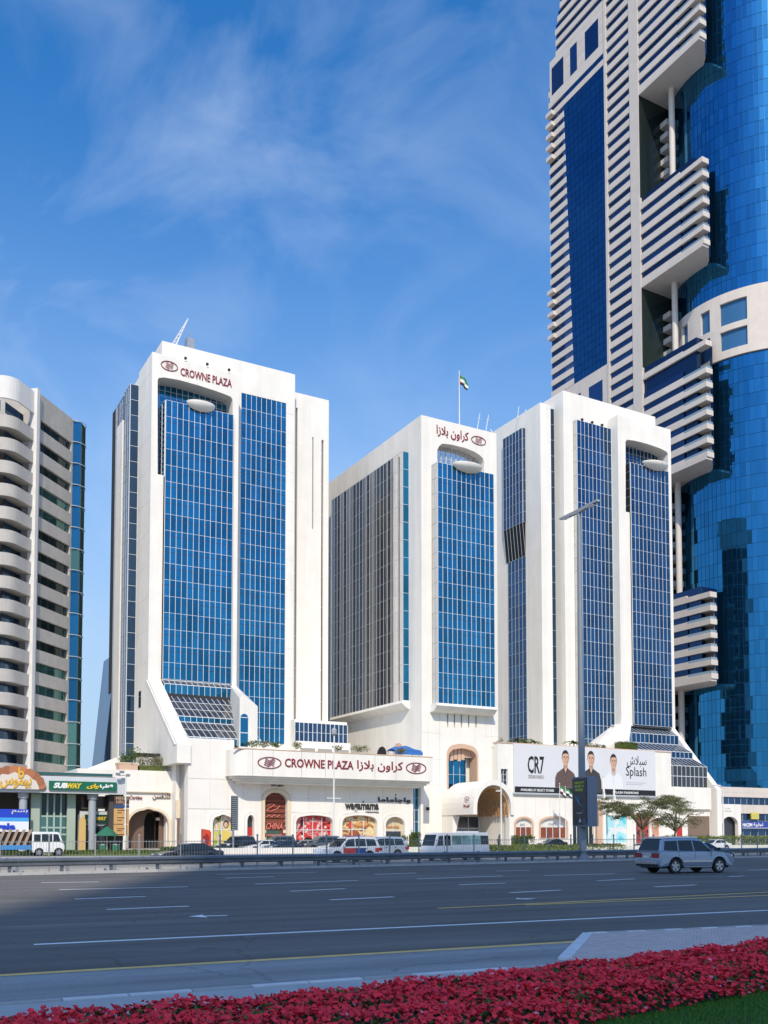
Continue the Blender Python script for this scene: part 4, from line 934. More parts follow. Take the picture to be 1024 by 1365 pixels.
    # shop names on the wall
    GR = mat('charcoal_letter', (.035, .035, .04), .5)
    lettering('wagamama', P, (fa(459.5, D, 1078), D - .09, fz(480, 1082.5, D)), XA, ZA, fa(504.5, D, 1078) - fa(459.5, D, 1078), 1.3, GR, bold=.03)
    lettering('restaurant', P, (fa(487, D, 1082), D - .09, fz(495, 1083.5, D)), XA, ZA, fa(504.5, D, 1078) - fa(487, D, 1078), .22, GR, bold=.02)
    lettering(AR['wagamama'], P, (fa(503.5, D, 1068), D - .09, fz(525, 1071, D)), XA, ZA, fa(547, D, 1068) - fa(503.5, D, 1068), .95, GR, bold=.03)
    bx('star_mark', P, fa(483.4, D, 1070), fa(485, D, 1070), D - .1, D - .01, fz(484, 1070, D), fz(484, 1068, D), GR); bx('star_mark', P, fa(526.4, D, 1060), fa(528, D, 1060), D - .1, D - .01, fz(527, 1060.6, D), fz(527, 1058.6, D), GR)
    # upper storey of dark glass between two towers
    DU = 147.0; u0, u1 = fa(393, DU, 975), fa(463, DU, 975); uz0, uz1 = fz(425, 989.5, DU), fz(425, 964.5, DU)
    curtain(P, 'F', DU, u0, u1, uz0, uz1, 12, 2, glass=GLASS_N, mw=.10, hw=.05)
    MB().box(u0, u1, DU + .1, 165, 14.0, uz1 + .5).box(u0, u1, DU - 1.2, DU + .09, 14.35, uz0 - .06).build('upper_storey', WHITE, P)
    for k in range(3): bx('parapet_slot', P, u0 + .5 + k * 3.2, u0 + 3.2 + k * 3.2, DU - 1.26, DU - 1.22, 15.5, 16.5, mat('grey_slot', (.3, .29, .27), .8) if k == 0 else bpy.data.materials['grey_slot'])
    # left wing with the restaurant arch
    DL = 135.8; l0, l1 = fa(161, DL, 1070), fa(228.5, DL, 1070); zl1 = fz(190, 1027, DL)
    arc_ = rarch(fa(171, DL, 1100), fa(225, DL, 1100), .1, fz(198, 1078.5, DL), 2.2, .2)
    w = MB(); w.holes([(l0 - 6, 0), (l1, 0), (l1, zl1), (l0 - 6, zl1)], [arc_], 'y', DL, DL + .8, 0, 0); w.build('left_wing_wall', WHITE, P)
    m = MB(); m.holes(grow(arc_, .35), [grow(arc_, .01)], 'y', DL - .1, DL + .2); m.build('arch_moulding', CREAM, P)
    bx('restaurant_interior', P, l0 - 5, l1 - .2, DL + 4.4, DL + 4.5, 0, 7, DARK)
    m = MB(); m.box(l0 - 6, l1, DL + 4.6, 158, 0, zl1 - .02); m.box(l0 - 6, l0 - 5.5, DL + .81, DL + 4.59, 0, zl1 - .02); m.box(l1 - .5, l1, DL + .81, DL + 4.59, 0, zl1 - .02); m.box(l0 - 5.5, l1 - .5, DL + .81, DL + 4.59, 8.2, zl1 - .02)
    m.build('left_wing_block', WHITE, P)
    ia = MB(); q0, q1 = fa(212, DL + 2, 1100), fa(224.5, DL + 2, 1100); ii = arch(q0, q1, .1, fz(218, 1082, DL + 2), 1.4)
    ja, jb = fa(192, DL + 2, 1100), fa(207, DL + 2, 1100); jj = arch(ja, jb, .1, fz(200, 1083, DL + 2), 1.6)
    ia.holes([(l0 - 4, 0), (l1 - .55, 0), (l1 - .55, 8.1), (l0 - 4, 8.1)], [ii, jj], 'y', DL + 2, DL + 2.3, 0, 0); ia.build('inner_arcade', mat('brown_plaster', (.16, .10, .075), .8), P)
    for q in (q0 - .5, jb + .25): bx('wall_sconce', P, q, q + .3, DL + 1.7, DL + 1.99, 4.1, 4.5, mat('sconce_glass', (.8, .72, .6), .4) if q < q0 else bpy.data.materials.get('sconce_glass') or WHITE)
    mm = MB(); mm.box(l0 - .1, l1 - .3, DL - .35, DL - .003, fz(190, 1056.5, DL), fz(190, 1055, DL)); mm.build('string_course', CREAM, P)
    SCR = mat('script_letter', (.10, .06, .05), .5)
    lettering('\uFEE6\uFEB4\uFED4\uFEAA\uFEE0\uFEDB', P, (fa(203, DL, 1065), DL - .1, fz(215, 1066.5, DL)), XA, ZA, fa(227.5, DL, 1065) - fa(203, DL, 1065), .95, SCR, bold=.01)
    lettering('Cortina', P, (fa(172, DL, 1065), DL - .1, fz(180, 1065.5, DL)), XA, ZA, fa(189, DL, 1065) - fa(172, DL, 1065), .55, RED, shear=.35)
    # stepped pier between wing and main wall
    m = MB(); m.box(l1, x0 - .02, DL - 2.0, 152, 0, 14.4); m.build('link_wall', WHITE, P)
    bx('link_window', P, l1 + .25, l1 + 1.3, DL - 2.06, DL - 2.003, .2, 4.2, mat('brown_shutter', (.16, .11, .09), .7)); mm = MB(); mm.box(l1 + .0, l1 + 2.1, DL - 2.25, DL - 2.003, 4.4, 7.0); mm.build('pier_block', CREAM, P)
    # ramped wall at far left
    r_ = MB(); r_.prism([(fa(113, 140, 1020), fz(113, 1026, 140)), (fa(160, 140, 1005), fz(160, 1008, 140)), (fa(160, 140, 1005), 2), (fa(113, 140, 1020), 2)], 'y', 140, 141); r_.build('ramp_wall', WHITE, P)
    r_ = MB(); r_.prism([(fa(96, 141.3, 1030), fz(96, 1032, 141.3)), (fa(114, 141.3, 1024), fz(114, 1025, 141.3)), (fa(114, 141.3, 1024), 2), (fa(96, 141.3, 1030), 2)], 'y', 141.2, 142); r_.build('ramp_wall', mat('dark_grey_louvre', (.10, .10, .10), .8), P)  # dark grey stretch of the ramp wall
    # entrance canopy: barrel vault toward the road
    c0, c1, cf, cb = 84.9, 93.0, 123.9, 132.9; cxm = (c0 + c1) / 2; rr = (c1 - c0) / 2; zs = 6.3
    def ring(r, rz): return arc(cxm, zs, r, 0, 180, 16, rz)
    outer = ring(rr, 4.4); inner = ring(rr - .75, 3.6)
    v = MB(); v.prism([(c1, 5.2)] + outer + [(c0, 5.2), (c0 + .75, 5.2)] + inner[::-1] + [(c1 - .75, 5.2)], 'y', cf, cb)
    v.build('entrance_vault', WHITE, P)
    MB().prism([(c1, 0), (c1, 5.2), (c1 - .9, 5.2), (c1 - .9, 0)], 'y', cf + .3, cf + 1.4).build('vault_pier', WHITE, P); MB().prism([(c0 + .1, 0), (c0 + .1, 5.2), (c0 + 1.5, 5.2)], 'y', cb - 3.0, cb).build('vault_bracket', WHITE, P); MB().box(c1 - .5, c1, cf + 1.41, cb, 0, 5.19).build('vault_side_wall', WHITE, P)
    v = MB()
    for i in range(11):
        y = cf + .5 + i * .78
        v.prism([(c0 + .9, 5.0)] + [p for p in ring(rr - 1.0, 3.3)[::-1]] + [(c1 - .9, 5.0), (c1 - 1.05, 5.0)] + ring(rr - 1.15, 3.1) + [(c0 + 1.05, 5.0)], 'y', y, y + .3)
    v.build('vault_slat', mat('timber_slat', (.45, .24, .10), .6, vary=.15, scale=2), P)
    dg = MB(); dg.box(c0 + .8, c1 - .8, cb - .05, cb + .05, 0, 5.0); dg.build('entrance_glass', GLASS_D, P)
    for k in range(4): bx('entrance_frame', P, c0 + .8 + k * 2.1, c0 + .95 + k * 2.1, cb - .15, cb - .06, 0, 5.0, MULL_G)
    bx('entrance_frame', P, c0 + .8, c1 - .8, cb - .16, cb - .06, 2.9, 3.2, MULL_G)
    # emblem on the canopy's west flank
    nx = (0, -1, 0)
    crown_logo(P, (c0 - .02, cf + 2.3, 7.6 - .3), (0, -1, 0), ZA, 1.2, .8, RED, .05) 
    lettering(AR['crowne'], P, (c0 - .02, cf + 2.6, 6.3), (0, -1, 0), ZA, 1.7, .55, RED, .05)
    bx('sconce', P, 81.9, 82.3, 132.6, 132.99, 6.0, 6.5, DARK); bx('wall_plate', P, 80.6, 80.9, 132.9, 132.99, 3.2, 3.6, RED)
    # right part: billboard wall with small arched windows
    DR = 131.0; q0, q1 = fa(664, DR, 1060), fa(895, DR, 1030); zt = 17.5
    ops = []
    for pa, pb, pt in ((687.5, 709, 1091), (720.5, 755, 1090.5)): ops.append(arch(fa(pa, DR, 1105), fa(pb, DR, 1105), 1.4, fz((pa + pb) / 2, pt, DR), 1.1))
    d0, d1 = fa(764, DR, 1115), fa(777, DR, 1115); ops.append([(d0, .1), (d1, .1), (d1, 5.6), (d0, 5.6)])
    e0, e1 = fa(781, DR, 1115), fa(792, DR, 1115); ops.append([(e0, .1), (e1, .1), (e1, 5.6), (e0, 5.6)])
    t0, t1 = fa(808, DR, 1100), fa(836, DR, 1100); ops.append([(t0, .6), (t1, .6), (t1, fz(820, 1087, DR)), (t0, fz(820, 1087, DR))])
    s0, s1 = fa(848, DR, 1100), fa(866, DR, 1100); ops.append([(s0, .2), (s1, .2), (s1, 6.0), (s0, 6.0)])
    s2, s3 = fa(668, DR, 1030), fa(677, DR, 1030); ops.append([(s2, fz(672, 1047, DR)), (s3, fz(672, 1047, DR)), (s3, fz(672, 1025, DR)), (s2, fz(672, 1025, DR))])
    xe = 146.3
    w = MB(); w.holes([(q0, 0), (xe - 1.3, 0), (xe - 1.3, 11.1), (134.9, 11.1), (134.9, zt), (q0, zt)], ops, 'y', DR, DR + 1.2, 0, 0); w.build('billboard_wall', WHITE, P)
    m = MB(); m.box(q0 + .01, 130.9, DR + 1.22, 150, 0, 16.7); m.box(131, xe - 1.3, DR + 1.22, 150, 0, 10.9); m.box(130.95, 134.88, DR + 1.2 + .01, DR + 2.0, 10.9, zt - .01); m.build('podium_block', WHITE, P)
    bx('coping', P, q0 - .1, 134.9, DR - .12, DR + 1.3, zt + .003, zt + .16, PINK)
    for o_, br in zip(ops[:2], (0, 1)):
        a, b = o_[0][0], o_[1][0]; zt_ = max(p[1] for p in o_)
        m = MB(); m.holes(grow(o_, .35), [grow(o_, .02)], 'y', DR - .14, DR + .1); m.build('arch_moulding', PINK, P)
        polyfan(P, 'fanlight', grow(o_, -.02), DR + .4, mat('white_blind', (.72, .70, .66), .6, vary=.08, scale=2), .05)
        bx('shop_window', P, a + .02, b - .02, DR + .22, DR + .3, 1.45, 3.3, mat('warm_pane', (.22, .06, .03), .2, vary=.3, scale=1.5))
        for k in range(1, 3 if br == 0 else 4): x = a + (b - a) * k / (3 if br == 0 else 4); bx('window_frame', P, x - .05, x + .05, DR + .14, DR + .21, 1.45, 3.3, MULL)
        lettering('CAFE' if br else 'BAR', P, (a + (b - a) * .35, DR + .33, zt_ - 1.2), XA, ZA, (b - a) * .3, .35, MULL_G)
    for a, b in ((d0, d1), (e0, e1)):
        bx('door_glass', P, a, b, DR + .4, DR + .46, .1, 5.6, GLASS_GD)
        for k in range(3): x = a + (b - a) * k / 2; bx('door_frame', P, x - .05, x + .05, DR + .3, DR + .39, .1, 5.6, MULL)
    bx('poster_board', P, t0, t1, DR + .3, DR + .4, .6, fz(820, 1087, DR), P_TURQ)
    bx('shop_window', P, s0, s1, DR + .3, DR + .4, .2, 6.0, poster_mat('dark_shop_print', [(.04, .03, .03), (.5, .05, .04), (.10, .06, .05), (.3, .2, .15)], .8))
    curtain(P, 'F', DR + .4, s2, s3, ops[-1][0][1], ops[-1][2][1], 2, 3, glass=GLASS_D, mw=.08)
    m = MB(); aa = arch(fa(793, DR, 1100), fa(801, DR, 1100), 0, fz(797, 1066, DR), 1.2); m.prism(aa, 'y', DR - .5, DR - .003); m.build('pink_pier', PINK, P)
    bx('orange_board', P, fa(869, DR, 1110), fa(878, DR, 1110), DR - .1, DR - .003, 1.2, 5.0, poster_mat('orange_print', [(.6, .5, .4), (.7, .25, .12), (.5, .3, .2), (.7, .6, .5)], .8))
    for p in (681, 700, 714, 733, 746, 762, 803, 842):
        x = fa(p, DR, 1075); bx('panel_joint', P, x - .02, x + .02, DR - .006, DR + .04, fz(p, 1088, DR), fz(p, 1062, DR), SEAM)
    for p in (836, 851, 868, 884):
        x = fa(p + 40, DR, 1075); bx('panel_joint', P, x - .02, x + .02, DR - .006, DR + .04, 11.05, 7.2, SEAM) if False else None
    # porch at right end: its shade is put into a flat brown panel
    bx('porch_beam', P, 135.1, xe - 1.4, DR - .5, DR - .003, 6.9, 11.0, WHITE); bx('porch_shade_panel', P, 139, 144.8, DR - .06, DR - .003, 0.1, 5.6, mat('porch_brown', (.20, .14, .10), .8)); bx('red_sign', P, 136.0, 137.4, DR - .12, DR - .003, 1.0, 3.6, REDGLASS)
    return P
podium()

def billboard():
    DR = 131.0; D = DR - .35
    b0, b1 = fa(685.5, D, 1028), fa(874, D, 1028); z0, z1 = fz(780, 1059, D), fz(780, 996.5, D)
    B = thing('billboard', 'long white clothing billboard with three printed men', 'billboard', (b0, D, z0), TH)
    MB().box(b0, b1, D, DR - .02, z0, z1).build('panel', mat('billboard_white', (.66, .66, .68), .5, vary=.02, scale=.4), B)
    MB().box(b0 - .1, b1 + .1, D - .12, DR - .02, z0 - .28, z0 - .01).build('ledge', MULL_G, B)
    k = D - .02
    MB().box(b0 + .1, b1 - .1, k, D - .002, z0 + .05, z0 + 1.05).build('caption_strip', BLACK, B)
    WL = mat('white_letter', (.78, .78, .78), .5)
    lettering('AVAILABLE AT SELECT STORES', B, (b0 + 1.3, k - .01, z0 + .3), XA, ZA, 7.2, .42, WL, .02, bold=.02); lettering('SPLASH FASHIONS', B, (b0 + 22, k - .01, z0 + .3), XA, ZA, 6.2, .42, WL, .02, bold=.02)
    X = lambda p: fa(p, D, 1028)
    lettering('CR7', B, (X(703.5), k, fz(715, 1031.5, D)), XA, ZA, X(725.5) - X(703.5), fz(715, 1008, D) - fz(715, 1031.5, D), BLACK, .02, bold=.02)
    lettering('CRISTIANO RONALDO', B, (X(704), k, fz(715, 1038, D)), XA, ZA, X(725) - X(704), .62, mat('grey_letter', (.2, .2, .2), .5), .02)
    lettering(AR['splash'], B, (X(836), k, fz(848, 1023, D)), XA, ZA, X(862) - X(836), 2.1, BLACK, .02)
    lettering('Splash', B, (X(834.5), k, fz(848, 1038.5, D)), XA, ZA, X(861.5) - X(834.5), 2.2, BLACK, .02)
    for i in range(2): MB().box(X(835), X(861) - i * .8, k, D - .002, fz(848, 1044 + 2.4 * i, D), fz(848, 1043.2 + 2.4 * i, D)).build('small_print', MULL_G, B)
    SKIN = mat('face_print', (.60, .38, .27), .6, vary=.06, scale=1.5); SK2 = mat('face_tone_print', (.44, .25, .17), .6); HAIR = mat('dark_hair_print', (.035, .022, .015), .6); LIP = mat('lip_print', (.40, .16, .13), .6)
    for pc, ptop, hw, jc, nm in ((754, 1002, 2.35, (.115, .075, .068), 'checked brown shirt'), (788, 1003, 2.45, (.045, .045, .055), 'dark shirt'), (818, 1007, 2.2, (.74, .74, .75), 'white shirt')):
        jm = mat('shirt_print', jc, .7, vary=.22 if jc[0] < .7 else .02, scale=3.5)
        cx_ = X(pc); zt = fz(pc, ptop, D); zb = z0 + (.35 if jc[0] < .1 else 1.1); fh = 2.35; fw = .74; zc = zt - fh * .52
        q = []
        def ell(cx, cz, rx, rz, n=20, a=0, b=360): return [(cx + rx * math.cos(R(a + (b - a) * i / n)), cz + rz * math.sin(R(a + (b - a) * i / n))) for i in range(n)]
        sh = zt - fh * 1.28
        man = MB(); man.prism([(cx_ - hw, zb), (cx_ + hw, zb), (cx_ + hw * .97, zb + (sh - zb) * .5), (cx_ + hw * .80, sh - .75), (cx_ + hw * .45, sh - .25), (cx_ + .42, sh + .12), (cx_ - .42, sh + .12), (cx_ - hw * .45, sh - .25), (cx_ - hw * .82, sh - .8), (cx_ - hw * .98, zb + (sh - zb) * .5)], 'y', k - .012, D - .002, 0)
        man.prism([(cx_ - .45, sh + .05), (cx_ + .45, sh + .05), (cx_ + .42, zc - .5), (cx_ - .42, zc - .5)], 'y', k - .016, D - .002, 2)                       # neck
        man.prism([(cx_ - .36, sh + .1), (cx_, sh - .75), (cx_ + .36, sh + .1)], 'y', k - .018, D - .002, 1)                              # open collar
        man.prism(ell(cx_, zc + .28, fw * 1.07, fh * .52), 'y', k - .020, D - .002, 3)                                                  # hair
        man.prism([(cx_ + x * fw, zc + z * fh * .5) for x, z in ((-.95, .35), (-.97, -.05), (-.9, -.45), (-.62, -.82), (-.25, -1.0), (.25, -1.0), (.62, -.82), (.9, -.45), (.97, -.05), (.95, .35), (.8, .66), (.3, .76), (-.3, .72), (-.8, .62))], 'y', k - .026, D - .002, 1)
        man.prism([(cx_ + x * fw, zc + z * fh * .5) for x, z in ((.97, -.05), (.9, -.45), (.62, -.82), (.25, -1.0), (.45, -.6), (.66, -.1), (.8, .3), (.95, .3))], 'y', k - .029, D - .002, 2)
        for sx in (-1, 1):
            man.prism(ell(cx_ + sx * fw * 1.0, zc + .02, .10, .24, 10), 'y', k - .018, D - .002, 1)
            man.prism(ell(cx_ + sx * fw * .42, zc + .16, .15, .065, 10), 'y', k - .032, D - .002, 3)
            man.prism([(cx_ + sx * fw * .16, zc + .32), (cx_ + sx * fw * .7, zc + .40), (cx_ + sx * fw * .72, zc + .33), (cx_ + sx * fw * .18, zc + .24)], 'y', k - .032, D - .002, 3)
        man.prism([(cx_ - .03, zc + .2), (cx_ + .09, zc + .2), (cx_ + .19, zc - .32), (cx_ - .10, zc - .32)], 'y', k - .032, D - .002, 2)
        man.prism(ell(cx_ + .02, zc - .60, .28, .075, 12), 'y', k - .033, D - .002, 4)
        o = man.build('printed_man', [jm, SKIN, SK2, HAIR, LIP], B, recalc=False); o['label'] = 'printed man in a ' + nm
        cm = MB()
        for sx in (-1, 1): cm.prism([(cx_ + sx * .38, sh + .2), (cx_ + sx * .02, sh - .8), (cx_ + sx * .42, sh - .55), (cx_ + sx * .66, sh - .02)], 'y', k - .03, k - .022)
        cm.box(cx_ - .03, cx_ + .03, k - .024, k - .014, zb, sh - .8)
        cm.build('printed_collar', mat('collar_print', tuple(c * .6 for c in jc) if jc[0] < .7 else (.5, .5, .52), .7), B)
billboard()

# ------------------------------------------------------------------ blue skyscraper
def skyscraper():
    A = 175.0; FH = 3.36
    dF, dN = S(733, 300, A)[0], S(944, 300, A)[0]
    T = thing('skyscraper', 'very tall skyscraper of striped pale stone and deep blue curved glass', 'skyscraper', (A, dN, 0), TH)
    yB0, yB1 = S(765, 505, A)[0], S(808, 300, A)[0]; yB0t = S(751, 140, A)[0]
    yC0, yC1 = S(811, 300, A)[0], S(842, 300, A)[0]; yD0, yD1, yD2 = S(854, 300, A)[0], S(907, 300, A)[0], S(936.5, 300, A)[0]
    zTop = S(741, 45, A)[1]; zA1 = S(731, 122, A)[1]; zbase = 8
    zBb, zBt = S(766, 512, A)[1], S(805, 84, A)[1]
    core = MB(); core.box(A + .6, A + 46, yD0 + .02, dF - .2, zbase, zA1 - 1); core.box(A + .6, A + 46, yD0 + .02, dF - 3.6, zA1 - 1, zTop - 3); core.hull([(A + x, y, z) for x in (.6, 46) for y, z in ((yD0 + .02, zTop - 3), (dF - 3.6, zTop - 3), (yD0 + .02, zTop + 80), (dF - 3.6 - 27, zTop + 80))]); core.box(A + 16, A + 46, dN + 10, yD0 - .01, zbase, zTop + 120)
    core.build('core', GLASS_T2, T)
    nf = int((zTop + 75 - zbase) / FH)
    zf = [zbase + i * FH for i in range(nf)]
    sp = 1.72
    # column A strips, stepping with the slanted edge of the big glass
    wall = MB()
    for z in zf:
        if z > zA1 + 100: break
        e0 = yB0 + (yB0t - yB0) * (z - zBb) / (zBt - zBb)
        if z < zBb - 4 or z > zBt - 14: e0 = max(e0, yB1 + 7)
        top = zA1 if True else 0
        dd = dF if z < zA1 - 1 else dF - 3.4
        if z > zTop - 2: dd = dF - 3.4 - (z - zTop) * .33
        if dd < yB1 + 2: continue
        if z > zBt - 3 or z < zBb - 8: e0 = yB1
        wall.box(A - .02, A + .59, e0 + (0.02), dd, z, z + sp)
        pane(T, A + .3, A + .4, e0 + .1, dd - .1, z + sp + .01, z + FH - .01, GLASS_T2, name='window')
        if (0 <= (int((z - zbase) / FH) - 57) < 5) or (0 <= (int((z - zbase) / FH) - 41) < 5): 
            bx('balcony', T, A - 1.1, A - .03, dd - 2.5, dd + .1, z + .1, z + 1.25, STONE_T)
    wall.build('spandrel_band', STONE_T, T, kind=None)
    # big glass panel B as panes
    rows = 40; h = (zBt + 4 - zBb) / rows; bl = MB()
    for j in range(rows):
        z = zBb + j * h; e0 = yB0 + (yB0t - yB0) * (z - zBb) / (zBt - zBb); n = 9
        for i in range(n):
            y0 = yB1 + (e0 - yB1) * i / n; y1 = yB1 + (e0 - yB1) * (i + 1) / n
            pane(T, A + .1, A + .2, y0 + .04, y1 - .04, z + .05, z + h - .05, GLASS_T, limit=150)
    MB().box(A + .22, A + .58, yB1, yB0t + .5, zBb, zBt + 4).build('glass_backing', mat('deep_blue_frame', (.02, .06, .2), .4), T)
    # frames above and below B: flat stone with square windows
    MB().box(A + .0, A + .58, yB1 + .03, yB0t + 6, zBt + 4, zBt + 17).build('stone_panel', STONE_T, T); st = MB(); st.box(A + .0, A + .58, yB1 + .03, yB0 + 5, zBb - 14, zBb)
    st.build('stone_panel', STONE_T, T)
    for (a, b) in ((.10, .36), (.52, .66), (.80, 1.05)):
        y0 = yB1 + (yB0t + 4 - yB1) * a; y1 = yB1 + (yB0t + 4 - yB1) * b
        bx('square_window', T, A - .03, A - .005, y0, y1, zBt + 6.2, zBt + 14.5, GLASS_T2); bx('square_window', T, A - .03, A - .005, y0, y1, zBb - 11.5, zBb - 3.5, GLASS_T2)
    # piers
    zt = zf[-1]
    MB().box(A - .25, A + .58, yC1, yB1 + .0 if False else yC0 + (yB1 - yC0) * .0 - .0 + 0.0001 if False else yC1 + .01, 8, 9).build('pier_foot', STONE_T, T)
    MB().box(A - .18, A + .58, yC0 + .02, yB1, zbase, zt).box(A - .18, A + .58, yD0 + .02, yC1, zbase, zt).build('pier', STONE_T, T)
    # column C
    for z in zf:
        bx('spandrel', T, A - .02, A + .55, yC1 + .01, yC0 + .01, z, z + sp, STONE_T); pane(T, A + .3, A + .4, yC1 + .1, yC0 - .1, z + sp + .01, z + FH - .01, GLASS_T2, name='window')
    # column D: storey blocks with balconies, three open voids between them
    cuts = [(S(858, 118, A)[1], 1e9), (S(858, 379, A)[1], S(861, 257, A)[1]), (S(898, 628, A)[1], S(861, 487, A)[1]), (S(905, 912, A)[1], S(902, 790, A)[1])]
    RAIL = mat('balcony_glass_rail', (.30, .38, .42), .1, .4)
    for bi, (z0, z1) in enumerate(cuts):
        z1 = min(z1, zt + 2); n = max(1, round((z1 - z0) / FH)); h = (z1 - z0) / n
        MB().box(A + .6, A + 6, yD2 + 3.0, yD0 - .01, z0 - .01, z1 - .01).build('block_core', GLASS_T2, T)
        MB().prism([(A - .02, yD2 + .0), (A + 2.0, yD2 + .0), (A + 6, yD2 + 3.5), (A + 12, yD2 + 12), (A + 12, yD0 - .02), (A - .02, yD0 - .02)], 'z', z0 - .55, z0 - .02).build('block_soffit', STONE_T, T)
        for k in range(n):
            z = z0 + k * h
            if bi == 2 and k == n - 2:
                continue
            s_ = sp if not (bi == 2 and k == n - 1) else 1.5
            bx('spandrel', T, A - .02, A + .58, yD1, yD0 + .0, z, z + s_, STONE_T)
            if k < n - 1 or bi == 0:
                pane(T, A + .3, A + .4, yD1 + .1, yD0 - .1, z + s_ + .01, z + h - .01, GLASS_T2, name='window')
            b = MB(); b.box(A - .02, A + .3, yD2, yD1 - .01, z, z + 1.25); b.box(A - .02, A + 2.2, yD2 - .32, yD2 - .01, z, z + 1.25); b.box(A + .31, A + 2.2, yD2, yD1 - .01, z, z + .25)
            o = b.build('balcony', STONE_T, T)
            if k < n - 1: MB().box(A + .05, A + .12, yD2 + .05, yD1 - .1, z + 1.26, z + 1.85).box(A + .05, A + 2.1, yD2 - .2, yD2 - .13, z + 1.26, z + 1.85).build('balcony_rail', RAIL, o)
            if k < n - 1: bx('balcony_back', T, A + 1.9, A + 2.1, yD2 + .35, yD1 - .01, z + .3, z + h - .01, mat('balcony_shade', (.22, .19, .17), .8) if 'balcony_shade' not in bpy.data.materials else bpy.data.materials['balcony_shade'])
    # void linings: recessed wall with slabs, round column
    voids = [(cuts[1][1], cuts[0][0]), (cuts[2][1], cuts[1][0]), (cuts[3][1], cuts[2][0]), (12, cuts[3][0])]
    for z0, z1 in voids:
        MB().box(A + 12.0, A + 12.4, yD2 + 5, yD0 - .02, z0, z1).build('void_back_wall', GLASS_D, T)
        MB().box(A + .0, A + 12, yD0 + .0, yD0 + .015, z0, z1).build('void_side_wall', GLASS_GD, T)
        n = int((z1 - z0 - 2) / FH); sl = MB()
        for k in range(n): sl.box(A + 7.5, A + 11.95, S(897, 300, A + 9)[0], S(876, 300, A + 9)[0], z0 + 1 + k * FH, z0 + 2.4 + k * FH)
        sl.build('void_slab', STONE_T, T)
        yc = S(898, 300, A + 6)[0]; cy = MB(); cy.cyl((A + 6, yc, z0), (A + 6, yc, z1), .75, .75, 16); cy.build('round_column', STONE_T, T, smooth=False)
    # curved glass corner
    cx_, cy_, Rr = 205.0, 165.0, 22.9
    zt2 = zt + 6; band0, band1 = 0, 0
    zb0 = zat(1024, 466, 222.5); zb1 = zat(1024, 378, 222.5)
    a0, a1 = 142, 304; na = 54; step = (a1 - a0) / na
    def P(a, r, z): return (cx_ + r * math.cos(R(a)), cy_ + r * math.sin(R(a)), z)
    rw = 3.36
    def glass_rows(z0, z1):
        n = round((z1 - z0) / rw); h = (z1 - z0) / n
        return [(z0 + j * h, z0 + (j + 1) * h) for j in range(n)]
    rowsz = glass_rows(11.5, zb0) + glass_rows(zb1, zt2)
    cand = []
    for (z0, z1) in rowsz:
        for i in range(na):
            cand.append((z0, z1, a0 + i * step, a0 + (i + 1) * step))
    def vis(c):
        am = (c[2] + c[3]) / 2; return 165 < am < 222 and c[1] < 250
    cand.sort(key=lambda c: (not vis(c), c[0]))
    rest = MB()
    for q, (z0, z1, t0, t1) in enumerate(cand):
        dz = .05; da = .12; jr = random.gauss(0, .012)
        v = [P(t0 + da, Rr + jr, z0 + dz), P(t1 - da, Rr - jr, z0 + dz), P(t1 - da, Rr - jr, z1 - dz), P(t0 + da, Rr + jr, z1 - dz)]
        v += [P(t0 + da, Rr - .1, z0 + dz), P(t1 - da, Rr - .1, z0 + dz), P(t1 - da, Rr - .1, z1 - dz), P(t0 + da, Rr - .1, z1 - dz)]
        fs = [(0, 1, 2, 3), (0, 4, 5, 1), (2, 6, 7, 3), (0, 3, 7, 4), (1, 5, 6, 2)]
        if q < 290: MB().add(v, fs).build('curved_pane', GLASS_C, T)
        else: rest.add(v, fs)
    rest.build('curved_pane', GLASS_C, T, kind='stuff', recalc=False)
    dr = MB(); dr.lathe([(Rr - .12, 11), (Rr - .12, zt2)], (cx_, cy_, 0), 90); dr.build('curved_frame', mat('teal_frame', (.05, .16, .30), .35, .4), T, smooth=True)
    bd = MB(); wins_ = [(153, 156.5), (165.5, 171), (182, 188.5), (195, 211)]
    z = [zb0 + (zb1 - zb0) * q for q in (0, .12, .413, .507, .853, 1)]; gridang = sorted(set([144 + 2.2 * i for i in range(74)] + [x for q in wins_ for x in q]))
    wins = [(153, 156.5), (165.5, 171), (182, 188.5), (195, 211)]
    def ringseg(t0, t1, z0, z1, r0=Rr - .1, r1=Rr + .55):
        n = max(1, int((t1 - t0) / 2.2 + .5)); 
        gg = [q for q in gridang if t0 - 1e-6 <= q <= t1 + 1e-6]
        for u0, u1 in zip(gg[:-1], gg[1:]):
            bd.add([P(u0, r1, z0), P(u1, r1, z0), P(u1, r1, z1), P(u0, r1, z1), P(u0, r0, z0), P(u1, r0, z0), P(u1, r0, z1), P(u0, r0, z1)], [(0, 1, 2, 3), (0, 4, 5, 1), (2, 6, 7, 3), (0, 3, 7, 4), (1, 5, 6, 2)])
    ringseg(144, 304.6, z[0], z[1]); ringseg(144, 304.6, z[2], z[3]); ringseg(144, 304.6, z[4], z[5])
    for za, zb_ in ((z[1], z[2]), (z[3], z[4])):
        c = 144
        for w0, w1 in wins: ringseg(c, w0, za, zb_); c = w1
        ringseg(c, 304.6, za, zb_)
    bd.build('stone_ring', STONE_T, T, recalc=False)
    # corner column between void and glass, podium
    D = 139.0; p0, p1 = fa(948, D, 1080), fa(1400, D, 1080)
    Z = lambda y: fz(1000, y, D)
    pd = MB(); pd.box(p0, p1, D, D + 30, Z(1063), Z(1050)); pd.box(p0, p1, D, D + 30, Z(1084.5), Z(1073)); pd.box(p0, p1, D + .8, D + 29, 0, Z(1063)); pd.box(p0, fa(981.5, D, 1090), D, D + .79, Z(1084.5) - 0.9, Z(1084.5) - .003)
    pd.build('podium_band', STONE_T, T)
